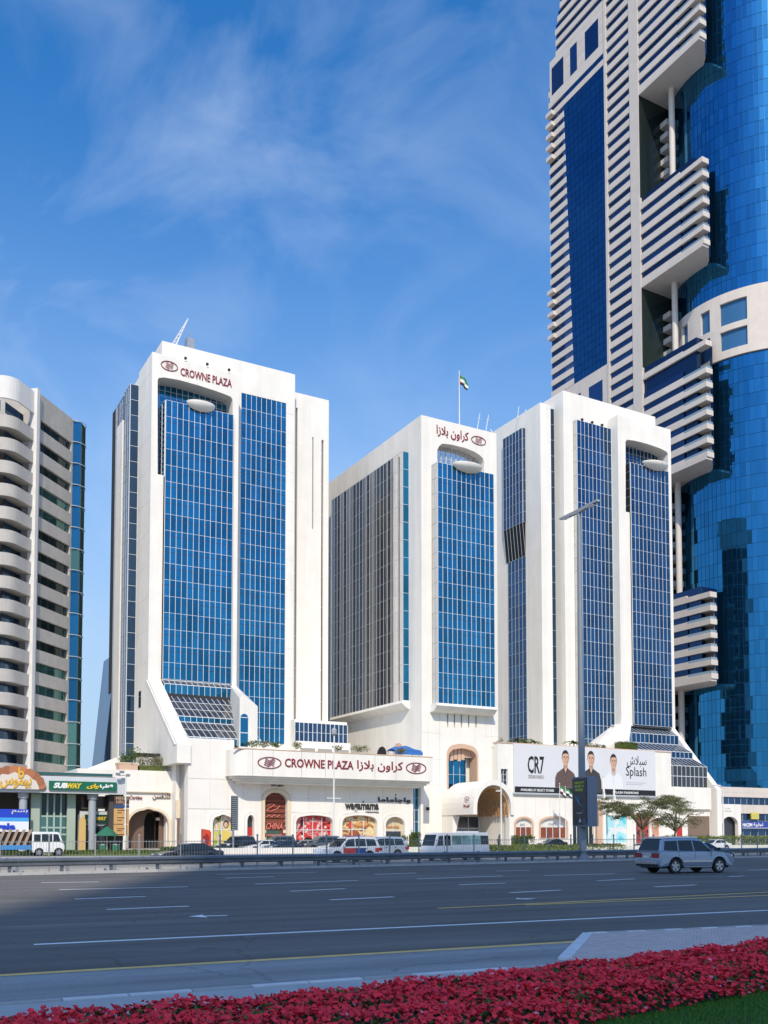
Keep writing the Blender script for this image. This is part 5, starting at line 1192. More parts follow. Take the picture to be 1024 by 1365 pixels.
    curtain(T, 'F', D + .4, p0, p0 + 26, Z(1073), Z(1063), 14, 1, glass=GLASS_N, mull=MULL_G, mw=.08)
    q0, q1 = fa(982, D, 1100), p0 + 26
    curtain(T, 'F', D + .4, q0, q1, .2, Z(1084.5), 8, 4, glass=GLASS_N, mull=MULL_G, mw=.08)
    ar = MB(); e0, e1 = fa(955, D, 1100), fa(982, D, 1100)
    ar.holes([(e0, 0), (e1, 0), (e1, Z(1073)), (e0, Z(1073))], [arch(e0 + .4, e1 - .9, .05, Z(1089), 1.6)], 'y', D - 1.2, D - .4, 0, 0); ar.build('arched_portal', WHITE, T)
    bx('portal_dark', T, e0 + .4, e1 - .9, D + .0, D + .1, 0, 6.5, GLASS_D)
    lettering('\u0627\uFEDF\uFEB4\uFEFC\u0645', T, (e0 + 1.4, D - 1.22, Z(1080)), XA, ZA, 1.5, .35, MULL_G, .03); lettering('TOWER', T, (e0 + 1.0, D - 1.22, Z(1083.2)), XA, ZA, 2.2, .28, MULL_G, .03)
    bx('panel_joint', T, p0, p1, D - .004, D + .02, Z(1057) - .03, Z(1057), JOINT)
    for k in range(8):
        x = p0 + 3.2 * k; bx('panel_joint', T, x, x + .04, D - .004, D + .02, Z(1084), Z(1073.5), JOINT)
    # shop sign of the bank-like shop and the yellow board
    s = thing('shop_sign', 'blue shop sign with white Latin and Arabic letters under the yellow board', 'sign', (fa(989, D - .4, 1100), D - .4, Z(1105)), TH)
    x0 = fa(989.5, D - .4, 1100); MB().box(x0, x0 + 12, D - .4, D - .1, Z(1104.5), Z(1095.5)).build('panel', mat('royal_blue', (.03, .06, .32), .4), s)
    WL = bpy.data.materials['white_letter']
    lettering('NAZIM', s, (x0 + .1, D - .43, Z(1102)), XA, ZA, 2.9, .72, WL, .05, bold=.03); lettering(AR['naz'], s, (x0 + 3.4, D - .43, Z(1102.6)), XA, ZA, 3.0, .95, WL, .05, bold=.02)
    MB().box(x0, x0 + 12, D - .45, D - .405, Z(1104.2), Z(1103.6)).build('white_line', WL, s)
    y = thing('notice_board', 'square yellow notice above the blue shop sign', 'sign', (fa(1002, D - .4, 1088), D - .3, Z(1092.5)), TH)
    x0, x1 = fa(1002, D - .3, 1088), fa(1012, D - .3, 1088); MB().box(x0, x1, D - .3, D - .1, Z(1092), Z(1083.5)).build('panel', mat('yellow_board', (.62, .52, .06), .5), y)
    MB().box(x0 + .3, x1 - .3, D - .33, D - .302, Z(1089), Z(1088.4)).box(x0 + .5, x1 - .6, D - .33, D - .302, Z(1087), Z(1086.5)).build('print_line', MULL_G, y)
skyscraper()

# ------------------------------------------------------------------ grey flats at left
def flats():
    th = R(-12.7)                      # local y runs along the windowed face, away from the viewer
    o = G(40, 1135, 0.0, 0); base = Vector((-52.2, 141.0, 0)); c = rot(base, th)
    T = thing('apartment_block', 'grey apartment block with rounded balconies and a blue glass corner', 'apartment block', (c.x, c.y, 0), th)
    fz_ = lambda py, px=40: zat(px, py, 141.0)
    X, Y = c.x, c.y
    zt = fz_(522); FH = 30.4 / FPX * 141
    n = 17; ztopw = zt - 3.95
    fl = [ztopw - FH * k for k in range(n)]                # head of each window strip
    # windowed wall: bands between strips
    wins = [[(Y + .9, z - 1.45), (Y + 9.6, z - 1.45), (Y + 9.6, z), (Y + .9, z)] for z in fl if z > 3]
    w = MB(); w.holes([(Y, 0), (Y + 11.0, 0), (Y + 11.0, zt), (Y, zt)], wins, 'x', X - .4, X, 0, 0); w.build('end_wall', GREYCONC, T)
    zs = sorted(set([0, zt] + [z for q in wins for z in (q[0][1], q[2][1])]))
    b = MB(); b.box(X - 22, X - .42, Y + .02, Y + 11.0, 0, zt - .05); b.build('main_block', GREYCONC, T)
    for i, q in enumerate(wins):
        m = GLASS_GD if 0 <= i <= 2 or 5 <= i <= 10 else GLASS_G
        for k in range(5): pane(T, X - .38, X - .34, Y + .95 + k * 1.72, Y + .95 + (k + 1) * 1.72 - .06, q[0][1] + .03, q[2][1] - .03, m, name='window_pane')
    # pale fin at the corner
    MB().box(X - .8, X + .45, Y - .75, Y - .02, 0, zt + .2).build('corner_fin', GREYCONC_L, T)
    # balconies: parapet wraps a rounded corner
    r = 2.4; L_ = 4.2
    path = [(X - .05, Y - .76), (X - .05, Y - L_)] + [(X - .05 - r + r * math.cos(R(-90 * i / 8)), Y - L_ + r * math.sin(R(-90 * i / 8))) for i in range(1, 9)] + [(X - 22, Y - L_ - r)]
    inner = [(p[0] - .25 if i < 2 else p[0] - .18, p[1] + (.0 if i < 2 else .25)) for i, p in enumerate(path)]
    for k in range(-1, n):
        z1 = fl[k] - 2.15 if k >= 0 else zt - .35; z0 = z1 - (1.8 if k >= 0 else 3.3)
        if z0 < 3: continue
        m = MB(); m.prism(path + inner[::-1], 'z', z0, z1); m.prism([(X - 3.5, Y - .77)] + inner + [(X - 22, Y - .77)], 'z', z0 + .01, z0 + .25) if k >= 0 else None
        m.build('balcony', GREYCONC_L if k < 0 else mat('balcony_concrete', (.47, .44, .40), .8, vary=.08, scale=.7, streak=.06) if 'balcony_concrete' not in bpy.data.materials else bpy.data.materials['balcony_concrete'], T)
        if k < n - 1:
            zz = z0 - .02
            pane(T, X - 1.9, X - 1.8, Y - 5.2, Y - .8, zz - 1.7, zz - .1, GLASS_N, name='balcony_glass'); pane(T, X - 14, X - 2.2, Y - 5.95, Y - 5.85, zz - 1.7, zz - .1, mat('teal_glass', (.05, .28, .42), .06, .7, randc=.4) if 'teal_glass' not in bpy.data.materials else bpy.data.materials['teal_glass'], name='balcony_glass')
            rl = MB(); rl.prism([(p[0] + .0, p[1]) for p in path[1:-1]] + [(p[0], p[1]) for p in inner[1:-1]][::-1], 'z', z1 + .01 - FH * 0, z1 + .35) if False else None
    # blue glass column on the far corner
    zg = zt - .2 - (0); y0 = Y + 11.02; rows = 18; h = (zg - 6) / rows
    for j in range(rows):
        for i in range(2):
            t0, t1 = R(-88 + i * 66), R(-88 + (i + 1) * 66); rr = 2.2
            v = [(X - 1.0 + rr * math.cos(t), y0 + .4 + rr * .9 * math.sin(t), z) for t in (t0, t1) for z in (6 + j * h + .06, 6 + (j + 1) * h - .06)]
            mm = MB(); mm.add([v[0], v[2], v[3], v[1]] + [(X - 1.0, y0 + .4, 6 + j * h + .05), (X - 1.0, y0 + .4, 6 + (j + 1) * h - .05)], [(0, 1, 2, 3), (0, 4, 1), (3, 2, 5)])
            mm.build('corner_glass', (mat('azure_glass', (.012, .12, .26), .08, .6, randc=.2) if 'azure_glass' not in bpy.data.materials else bpy.data.materials['azure_glass']) if i == 0 and j not in (0, 1, 2, 3, 11) else GLASS_G, T)
    mm = MB()
    for j in range(rows + 1): mm.lathe([(2.18, 6 + j * h - .05), (2.26, 6 + j * h - .05), (2.26, 6 + j * h + .05), (2.18, 6 + j * h + .05)], (X - 1.0, y0 + .4, 0), 18, sy=.9)
    mm.lathe([(1.5, 5.5), (1.5, zg)], (X - 1.0, y0 + .4, 0), 18, sy=.9)
    mm.build('corner_glass_frame', MULL_G, T, recalc=False)
    MB().box(X - 1, X + 1.6, Y + 8, Y + 13.6, 3, 7.6).build('low_annex', STONE_T, T)
flats()

# ------------------------------------------------------------------ row of restaurants at left
def shops():
    D = 108.0
    Z = lambda y, px=90: fz(px, y, D); X = lambda p, y=1080: fa(p, D, y)
    T = thing('shop_row', 'low grey restaurant building with a green glass front and signs on its fascia', 'shop building', (X(60), D, 0), TH)
    x0, x1 = X(-60), X(167); zf0, zf1 = Z(1057.5), Z(1035)
    MB().box(x0, x1, D, D + .5, zf0, zf1).build('fascia', mat('silver_fascia', (.60, .605, .62), .5, vary=.05, scale=.6), T)
    MB().box(x0, x1 - 1, D + .6, D + 22, zf0 + .3, zf1 + .1).build('roof_slab', mat('roof_grey', (.3, .3, .3), .8), T)
    MB().box(x0, X(150), D + .2, D + .6, zf1 + .12, zf1 + .42).build('roof_edge', mat('teal_glass_edge', (.03, .10, .10), .2), T)
    MB().box(x0, x1 - 1, D + 9, D + 9.5, 0, zf0 + .29).box(X(148), x1, D + .8, D + 3, 0, zf0 - .01).build('back_wall', mat('shop_dark_wall', (.07, .065, .06), .8, vary=.2, scale=.7), T)
    # columns
    for p in (32.5, 125.5):
        c = MB(); x = X(p, 1090); c.cyl((x, D + 1.0, 0), (x, D + 1.0, zf0 - .02), .42, .42, 18); c.cyl((x, D + 1.0, zf0 - .6), (x, D + 1.0, zf0 - .03), .55, .55, 18); c.build('round_column', mat('grey_column', (.36, .38, .42), .45) if 'grey_column' not in bpy.data.materials else bpy.data.materials['grey_column'], T, smooth=False)
    # green glass front
    g0, g1 = X(49, 1090), X(104, 1090)
    nc = 6
    for i in range(nc):
        for j, (a, b) in enumerate(((0.3, 2.0), (2.1, 4.0), (4.1, zf0 - .1))):
            pane(T, g0 + (g1 - g0) * i / nc + .05, g0 + (g1 - g0) * (i + 1) / nc - .05, D + 2.2, D + 2.26, a, b, GLASS_GD if j == 2 and i in (1, 2, 3, 4) else GLASS_G)
    f = MB()
    for i in range(nc + 1): x = g0 + (g1 - g0) * i / nc; f.box(x - .09, x + .09, D + 2.05, D + 2.3, 0, zf0 - .02)
    for z in (2.05, 4.05, 2.8): f.box(g0, g1, D + 2.1, D + 2.19, z - .09, z + .09)
    f.build('window_frame', mat('mint_frame', (.38, .48, .44), .4), T)
    for p in (50.5, 99): x = X(p, 1090); MB().box(x - .45, x + .45, D + 1.6, D + 2.04, 0, zf0 - .03).build('green_pier', mat('sage_pier', (.38, .45, .38), .6) if 'sage_pier' not in bpy.data.materials else bpy.data.materials['sage_pier'], T)
    # upper dark windows with warm bands
    b0, b1 = X(114, 1070), X(147, 1070)
    bx('upper_window', T, b0, b1, D + 2.2, D + 2.3, Z(1077), Z(1059.5), mat('dark_brown_pane', (.05, .02, .015), .2)); bx('warm_band', T, b0, b1, D + 2.1, D + 2.19, Z(1077.3), Z(1075.6), mat('warm_strip', (.5, .32, .12), .5))
    bx('white_lintel', T, b0 - .2, b1 + .2, D + 1.9, D + 2.3, Z(1099.5), Z(1080), mat('pale_panel', (.6, .6, .58), .6)); bx('shop_dark_front', T, b0, b1, D + 2.0, D + 2.1, 0.1, Z(1100), GLASS_D)
    # signs
    GRN = mat('sign_green', (.005, .13, .07), .4); YEL = mat('letter_yellow', (.70, .50, .03), .4); WL = bpy.data.materials['white_letter']
    s = thing('shop_sign', 'long green sign with white and yellow bilingual letters on the grey fascia', 'sign', (X(65, 1048), D - .25, Z(1053)), TH)
    x0_, x1_ = X(65, 1048), X(155, 1048); za, zb = Z(1053.8, 110), Z(1042, 110)
    MB().box(x0_, x1_, D - .25, D - .01, za, zb).build('panel', GRN, s)
    k = D - .27; w = x1_ - x0_; hh = (zb - za)
    lettering('SUB', s, (x0_ + w * .06, k, za + hh * .18), XA, ZA, w * .205, hh * .62, WL, .06, shear=.25, bold=.06)
    lettering('WAY', s, (x0_ + w * .255, k, za + hh * .18), XA, ZA, w * .22, hh * .62, YEL, .06, shear=.25, bold=.06)
    lettering('\uFEBB\uFE8F'[::-1], s, (x0_ + w * .74, k, za + hh * .16), XA, ZA, w * .20, hh * .62, WL, .06, shear=.2, bold=.05)
    lettering('\u0649\u0627\u0648', s, (x0_ + w * .545, k, za + hh * .16), XA, ZA, w * .185, hh * .62, YEL, .06, shear=.2, bold=.05)
    s2 = thing('shop_sign', 'small dark green sign above the shop door behind the round column', 'sign', (X(114, 1093), D + 1.6, Z(1098)), TH)
    xa, xb = fa(113.5, D + 1.6, 1093), fa(146.5, D + 1.6, 1093); z0, z1 = fz(130, 1097, D + 1.6), fz(130, 1086, D + 1.6)
    MB().box(xa, xb, D + 1.6, D + 1.85, z0, z1).build('panel', mat('sign_dark_green', (.005, .045, .03), .4), s2); w = xb - xa; hh = z1 - z0
    lettering('SUB', s2, (xa + w * .1, D + 1.57, z0 + hh * .3), XA, ZA, w * .36, hh * .45, WL, .04, shear=.25, bold=.05); lettering('WAY', s2, (xa + w * .48, D + 1.57, z0 + hh * .3), XA, ZA, w * .38, hh * .45, YEL, .04, shear=.25, bold=.05)
    # sunburst sign over the fascia
    s3 = thing('shop_sign', 'sunburst sign of orange discs with golden Arabic letters on the fascia', 'sign', (X(15, 1040), D - .3, Z(1056)), TH)
    cx_, cz = X(19, 1045), Z(1051); DISC = mat('terracotta_disc', (.42, .16, .07), .5, randc=.25); OR2 = mat('pale_disc', (.62, .45, .33), .5)
    for i in range(11):
        t = R(8 + 164 * i / 10); rx, rz = 2.75, 1.75; x, z = cx_ + rx * math.cos(t), cz + rz * math.sin(t); r = .42 + .16 * math.sin(t)
        MB().prism([(x + r * math.cos(a * .45), z + r * math.sin(a * .45)) for a in range(14)], 'y', D - .3 - .02 * (i % 2), D - .02).build('disc', DISC, s3)
    MB().prism([(cx_ - 2.5, cz - .2)] + [(cx_ + 2.4 * math.cos(R(170 - 16 * i)), cz + (1.35 + .25 * (i % 2)) * math.sin(R(170 - 16 * i))) for i in range(11)] + [(cx_ + 2.5, cz - .2)], 'y', D - .36, D - .31).build('sun_face', mat('cream_panel', (.66, .60, .54), .6), s3)
    GOLD = mat('gold_letter', (.72, .42, .04), .4)
    lettering(AR['left'], s3, (X(-1, 1046), D - .4, Z(1052.5)), XA, ZA, X(41, 1046) - X(-1, 1046), 1.1, GOLD, .06, bold=.03); lettering('b', s3, (X(23.5, 1035), D - .4, Z(1039.5)), XA, ZA, .6, 1.15, GOLD, .06, bold=.03); lettering('ristorante', s3, (X(50, 1052), D - .06, Z(1054.4)), XA, ZA, X(61, 1052) - X(50, 1052), .28, GOLD, .04)
    # blue hoarding
    h = thing('hoarding', 'blue and white advertising hoarding under the grey canopy', 'hoarding', (X(-20, 1095), D + .3, 2.4), TH)
    xa, xb = X(-40, 1095), X(39, 1095); z = [Z(y) for y in (1109, 1095.5, 1090.5, 1079.5)]
    MB().box(xa, xb, D + .3, D + .5, z[0], z[1] - .005).build('white_panel', mat('hoarding_white', (.74, .76, .80), .5), h); MB().box(xa, xb, D + .3, D + .5, z[1], z[2] - .005).build('sky_panel', mat('hoarding_sky', (.06, .35, .72), .5), h); MB().box(xa, xb, D + .3, D + .5, z[2], z[3]).build('blue_panel', mat('hoarding_blue', (.01, .05, .50), .5), h)
    lettering('vele', h, (X(-6, 1103), D + .27, Z(1106.5)), XA, ZA, X(21, 1103) - X(-6, 1103), .72, bpy.data.materials['hoarding_blue'], .04, bold=.06); lettering('\uFEE1\uFEB3\uFE91', h, (X(16, 1085), D + .27, Z(1086)), XA, ZA, 1.6, .45, WL, .04)
    for q in (xa + .5, xb - .4): MB().box(q - .06, q + .06, D + .34, D + .46, 0, z[0] - .005).build('leg', STEEL, h)
    # menu boards
    BR = mat('menu_brown', (.09, .03, .02), .5); ORG = mat('menu_orange', (.60, .34, .13), .6, vary=.05, scale=1)
    mb = thing('menu_board', 'tall totem of brown, blue and orange menu boards beside the restaurant arch', 'menu board', (X(150, 1090), D - .5, 0), TH)
    xa, xb = X(150.5, 1090), X(170.5, 1090)
    for nm, y0, y1, m in (('brown_board', 1071.5, 1060.5, BR), ('blue_board', 1076.3, 1072, mat('menu_blue', (.03, .07, .18), .5)), ('orange_board', 1098, 1077.2, ORG), ('orange_board', 1114, 1099, ORG)):
        MB().box(xa, xb, D - .5, D - .3, Z(y0), Z(y1)).build(nm, m, mb)
    ln = MB()
    for i in range(10):
        zz = Z(1079.5 + 3.4 * i) if i < 5 else Z(1102 + 2.6 * (i - 5)); ln.box(xa + .35, xb - (.3 + .5 * (i % 3)), D - .52, D - .505, zz - .04, zz + .04)
    ln.build('menu_line', BR, mb)
    lettering('MENU', mb, (xa + .2, D - .53, Z(1066)), XA, ZA, (xb - xa) * .8, .4, mat('menu_cream', (.6, .45, .3), .5), .03); lettering('GRILL', mb, (xa + .2, D - .53, Z(1070.3)), XA, ZA, (xb - xa) * .7, .3, bpy.data.materials['menu_cream'], .03)
    for q in (xa + .1, xb - .2): MB().box(q, q + .1, D - .45, D - .35, 0, Z(1114) - .01).build('leg', STEEL, mb)
    f = thing('floodlight_post', 'slim post with floodlights at the corner of the grey fascia', 'lamp post', (X(165, 1080), D - .8, 0), TH)
    x = X(165, 1080); MB().cyl((x, D - .8, 0), (x, D - .8, Z(1033, 165)), .10, .08, 8).build('pole', POLE_W, f)
    for i, (dx, dz) in enumerate(((-.9, .2), (-.45, .45), (.2, .1))): MB().box(x + dx - .22, x + dx + .22, D - .95, D - .65, Z(1033) + dz - .14, Z(1033) + dz + .14).build('floodlight', POLE, f)
    MB().box(x - .95, x + .3, D - .83, D - .77, Z(1033) + .02, Z(1033) + .1).build('cross_arm', POLE, f)
    um = thing('parasol', 'folded green parasol outside the shop door beside the menu totem', 'parasol', (X(142, 1112), D - .2, 0), TH)
    x = X(142, 1112); MB().cyl((x, D - .2, 0), (x, D - .2, 2.9), .04, .04, 6).build('pole', POLE_W, um); m = MB(); m.lathe([(1.3, 1.9), (.7, 2.5), (.06, 2.95)], (x, D - .2, 0), 10); m.build('canopy', mat('parasol_green', (.02, .14, .08), .8), um)
    for i, (p, lab) in enumerate(((133, 'green litter bin left of the green parasol'), (150, 'green litter bin right of the green parasol'))):
        b = thing('litter_bin', lab, 'bin', (X(p, 1125), D - 1.5, 0), TH, 'green bins outside the shops'); x = X(p, 1125)
        m = MB(); m.lathe([(.28, 0), (.38, .1), (.42, .9), (.3, .95), (.02, 1.05)], (x, D - 1.5, 0), 12); m.build('drum', mat('bin_green', (.02, .16, .08), .5) if i == 0 else bpy.data.materials['bin_green'], b); MB().lathe([(.44, .86), (.47, .9), (.44, .95)], (x, D - 1.5, 0), 12).build('rim', STEEL, b)
    ob = thing('awning_banner', 'tall orange pennant board by the green glass front', 'banner', (X(108, 1110), D - .3, 0), TH); x = X(108, 1110)
    MB().prism([(x - .35, .3), (x + .45, .3), (x + .42, 3.6), (x + .1, 4.2), (x - .3, 3.5)], 'y', D - .34, D - .26).build('cloth', mat('orange_cloth', (.62, .40, .15), .8), ob); MB().cyl((x - .38, D - .3, 0), (x - .38, D - .3, 4.2), .035, .03, 6).build('pole', STEEL, ob)
shops()

# ------------------------------------------------------------------ office tower on the viewer's side of the road: its shadow lies on the road
def office():
    A = Vector((-4.9, -150, 0)); u = Vector((math.cos(TG), math.sin(TG), 0)); B = A + u * 64; Dd = A + Vector((9, -22, 0)); Cc = Dd + u * 56
    T = thing('office_tower', 'pale striped office tower standing on the near side of the road', 'office tower', A, 0)
    vg = Vector((-math.sin(TG), math.cos(TG), 0)); H = (GT + .1 - A.dot(vg)) * math.tan(SUN_EL) / SUN_TRAVEL.dot(vg); poly = [A, B, Cc, Dd]
    MB().prism([(p.x, p.y) for p in poly], 'z', 0, H).build('body', GLASS_N, T)
    ctr = (A + B + Cc + Dd) / 4; big = [p + (p - ctr).normalized() * .35 for p in poly]; m = MB()
    for k in range(54): m.prism([(p.x, p.y) for p in big], 'z', k * 3.6, k * 3.6 + 2.1)
    m.prism([(p.x, p.y) for p in big], 'z', H - .4, H + .2)
    m.build('spandrel_band', GREYCONC_L, T, recalc=False)
office()
# ------------------------------------------------------------------ guard rails and fence
def along(th, off):
    return lambda s, h=0.0, o=0.0: Matrix.Rotation(th, 3, 'Z') @ Vector((s, off + o, h))
def guard_rail(off, label, s0, s1, gap, phase, m):
    T = thing('guard_rail', label, 'guard rail', (s0, off, 0), TG, 'guard rails along the far road edge')
    prof = [(-.02, .40), (-.10, .47), (-.10, .53), (-.02, .58), (-.02, .62), (-.10, .67), (-.10, .73), (-.02, .80), (.0, .80), (-.06, .73), (-.06, .67), (.02, .62), (.02, .58), (-.06, .53), (-.06, .47), (.0, .40)]
    n = int((s1 - s0) / 4.0)
    for i in range(n): MB().prism([(off + y, z) for y, z in prof], 'x', s0 + i * 4.0 + .01, s0 + (i + 1) * 4.0 - .01).build('beam', m, T, recalc=False)
    s = s0 + phase
    while s < s1:
        MB().box(s - .07, s + .07, off + .03, off + .18, 0, .78).build('post', m, T); s += gap
    return T
RAIL_D = mat('weathered_rail_steel', (.15, .165, .18), .45, .45, vary=.2, scale=1.2)
guard_rail(GT, 'near steel guard rail on short posts along the far edge of the road', rot(GR0, TG).x - 14, rot(GR1, TG).x + 14, 2.6, 1.2, RAIL_D)
guard_rail(GT + 1.9, 'second steel guard rail behind the picket fence', rot(GR0, TG).x - 14, rot(GR1, TG).x + 18, 2.6, 2.1, STEEL)
def fence():
    off = GT + 1.0; s0 = rot(GR0, TG).x - 10; s1 = rot(GR1, TG).x + 12
    T = thing('picket_fence', 'thin metal picket fence between the two guard rails', 'fence', (s0, off, 0), TG)
    PT = mat('fence_paint', (.30, .30, .29), .6, .1)
    s = s0
    while s <= s1:
        m = MB(); m.cyl((s, off, 0), (s, off, 1.95), .045, .045, 8); m.lathe([(.075, 1.95), (.06, 2.02), (.0, 2.05)], (s, off, 0), 8); m.build('post', PT, T); s += 2.45
    pk = MB(); s = s0 + .15
    while s < s1: pk.box(s - .006, s + .006, off - .006, off + .006, .25, 1.72); s += .17
    pk.build('picket', PT, T, recalc=False, kind='stuff')
    for z in (.3, 1.62): MB().box(s0, s1, off - .012, off + .012, z, z + .03).build('rail', PT, T)
fence()

# ------------------------------------------------------------------ poles
def tall_lamp():
    x, y = G(777, 1148.4); Y = y; k = Y / FPX
    T = thing('street_lamp', 'very tall grey street lamp with a double arm carrying an advertising box', 'street lamp', (x, y, 0), TR)
    c = rot(Vector((x, y, 0)), TR); zt = zat(777, 681, y)
    m = MB(); m.cyl((c.x, c.y, 0), (c.x, c.y, zt), .30, .16, 16); m.build('pole', POLE, T, smooth=False); MB().cyl((c.x, c.y, 0), (c.x, c.y, .5), .5, .42, 16).build('base_flange', POLE, T); MB().box(c.x - .34, c.x + .1, c.y - .34, c.y - .2, .8, 1.6).build('service_door', STEEL, T)
    for s in (1, -1):
        m = MB(); m.hull([(c.x - .14, c.y, zt - .18), (c.x + .14, c.y, zt - .18), (c.x - .14, c.y, zt + .12), (c.x + .14, c.y, zt + .12), (c.x - .16, c.y + s * 2.35, zt - .0), (c.x + .16, c.y + s * 2.35, zt - .0), (c.x - .14, c.y + s * 2.35, zt + .14), (c.x + .14, c.y + s * 2.35, zt + .14)])
        a = m.build('lamp_arm', mat('lamp_head_grey', (.33, .34, .35), .5) if s == 1 else bpy.data.materials['lamp_head_grey'], T)
        MB().box(c.x - .13, c.x + .13, c.y + s * 1.5 - .4, c.y + s * 1.5 + .4, zt - .13, zt - .09).build('lens', HEADL, a)
    # box on the pole, a thing hung on it
    z0, z1 = zat(777, 1102, y), zat(777, 1036, y)
    B = thing('advertising_box', 'dark advertising box with green lettering hung on the tall street lamp', 'sign', (c.x, c.y, z0), TR)
    BL = mat('box_blue_grey', (.16, .20, .26), .35, .3)
    MB().box(c.x - .44, c.x + .44, c.y - 1.25, c.y + .62, z0, z1).build('case', BL, B)
    xf = c.x - .46; SCRN = poster_mat('night_print', [(.004, .006, .010), (.006, .010, .018), (.010, .02, .035), (.02, .06, .11)], .9, 2.5)
    MB().box(xf - .02, c.x - .441, c.y - 1.17, c.y + .54, z0 + .1, z1 - .1).build('screen', SCRN, B)
    YG = mat('lime_letter', (.45, .55, .06), .5); xd = (0, -1, 0)
    for i, s in enumerate(('WALK UP TO', 'THE LIGHT OF', 'WONDER')): lettering(s, B, (xf - .03, c.y + .27 - .1 * (i == 2), z1 - .55 - .27 * i), xd, ZA, 1.15 - .2 * (i == 2), .19, YG, .02, bold=.03)
    m = MB()
    for (a, b) in (((1.1, 1.9), (.55, 1.35)), ((.9, 1.55), (.2, 1.1)), ((.75, 1.9), (.6, .95)), ((.62, 1.35), (.3, 1.7))):
        m.hull([(xf - .035, c.y - .93 + a[0], z0 + a[1] + .35), (xf - .035, c.y - .93 + a[0] - .06, z0 + a[1] + .42), (xf - .035, c.y - .93 + b[0], z0 + b[1] + .35), (xf - .025, c.y - .93 + b[0], z0 + b[1] + .38)])
    m.build('blue_burst', mat('electric_blue', (.04, .22, .42), .5), B)
    lettering('DUBAI', B, (xf - .03, c.y + .02, z0 + .95), xd, ZA, .7, .12, MULL_G, .02); m = MB(); m.prism([(c.y - .2, z0 + .35), (c.y - .5, z0 + .35), (c.y - .35, z0 + .62)], 'x', xf - .03, xf - .022); m.build('white_emblem', MULL, B)
tall_lamp()
def slim_lamp(px, pybase, pytop, label, heads, name='street_lamp', th=TH):
    x, y = G(px, pybase); k = y / FPX; zt = zat(px, pytop, y); c = rot(Vector((x, y, 0)), th)
    T = thing(name, label, 'street lamp', (c.x, c.y, 0), th)
    MB().cyl((c.x, c.y, 0), (c.x, c.y, zt), .13, .08, 10).build('pole', POLE_W, T); MB().cyl((c.x, c.y, 0), (c.x, c.y, .35), .24, .2, 10).build('base', POLE_W, T)
    heads(T, c, zt)
    return T
def lantern(T, c, zt):
    m = MB(); m.lathe([(.1, 0), (.32, .25), (.36, .75), (.2, 1.0), (0.02, 1.1)], (c.x, c.y, zt), 10); m.build('lantern', mat('lantern_grey', (.35, .36, .38), .3), T)
    z2 = zt * .45; MB().box(c.x - 1.0, c.x + 1.0, c.y - .06, c.y + .06, z2, z2 + .10).build('banner_arm', POLE_W, T)
slim_lamp(445, 1133.5, 981, 'slim pale lamp post with a lantern in front of the sign band', lantern)
def hook(T, c, zt):
    m = MB(); m.tube([(c.x, c.y, zt - .05), (c.x - .4, c.y, zt + .15), (c.x - 1.4, c.y, zt + .15)], .06); m.build('lamp_arm', POLE_W, T); MB().box(c.x - 1.9, c.x - .7, c.y - .18, c.y + .18, zt + .12, zt + .3).build('lamp_head', POLE_W, T)
slim_lamp(965, 1130, 1049, 'white lamp post with a short arm beside the arched portal at right', hook)
def side(T, c, zt): MB().box(c.x - .9, c.x + .15, c.y - .1, c.y + .1, zt - 2.6, zt - 2.45).build('sign_arm', POLE_W, T)
slim_lamp(668.5, 1131, 1032, 'thin white mast in front of the vaulted hotel entrance', side)
def flagpole(px, pyt, pyb, label, flag=None, group='flagpoles before the billboard'):
    D = 126.5; x = fa(px, D, 1090); zt = fz(px, pyt, D)
    T = thing('flagpole', label, 'flagpole', (x, D, 0), TH, group)
    MB().cyl((x, D, 0), (x, D, zt), .07, .05, 8).build('pole', POLE_W, T); MB().lathe([(.0, .3), (.12, .18), (.0, .02)], (x, D, zt), 8).build('finial', POLE_W, T)
    if flag:
        flag_cloth(T, x, D, zt - .15, *flag)
    else:
        m = MB(); n = 8; P = [(x + .06 + .42 * (i / 3) * (1 - .3 * j / n), D + .15 * math.sin(i * 2 + j * .8), zt - .2 - 4.2 * j / n) for j in range(n + 1) for i in range(4)]
        m.add(P, [(j * 4 + i, j * 4 + i + 1, (j + 1) * 4 + i + 1, (j + 1) * 4 + i) for j in range(n) for i in range(3)]); m.build('flag', FW, T, smooth=True, recalc=False)
flagpole(746.5, 1046, 1118, 'flagpole with a red green and white flag, left of the lamp box', (1.3, 2.0)); flagpole(754, 1050, 1118, 'flagpole with a black white and green flag next to the lamp box', (1.5, 1.6))
flagpole(804.5, 1036, 1118, 'flagpole with a limp white flag beside the dark-shirted printed man'); flagpole(818.5, 1042, 1118, 'flagpole with a limp white flag under the white-shirted printed man')
def pylon():
    x, y = G(312.5, 1137.5); k = y / FPX; c = rot(Vector((x, y, 0)), TH); zt = 2 + (HOR - 1061) * k
    T = thing('sign_pylon', 'narrow black louvred pylon on a post between the poster arch and red door', 'pylon', (c.x, c.y, 0), TH)
    z0 = 2 + (HOR - 1107) * k
    MB().cyl((c.x - .15, c.y, 0), (c.x - .15, c.y, z0 + .2), .12, .12, 8).build('post', POLE, T); MB().box(c.x - .34, c.x + .34, c.y - .05, c.y + .25, z0, zt).build('panel', BLACK, T)
    n = 18
    for i in range(n): z = z0 + (zt - z0) * i / n; bx('louvre', T, c.x - .36, c.x + .37, c.y - .14, c.y - .06, z + .03, z + (zt - z0) / n - .06, POLE)
pylon()
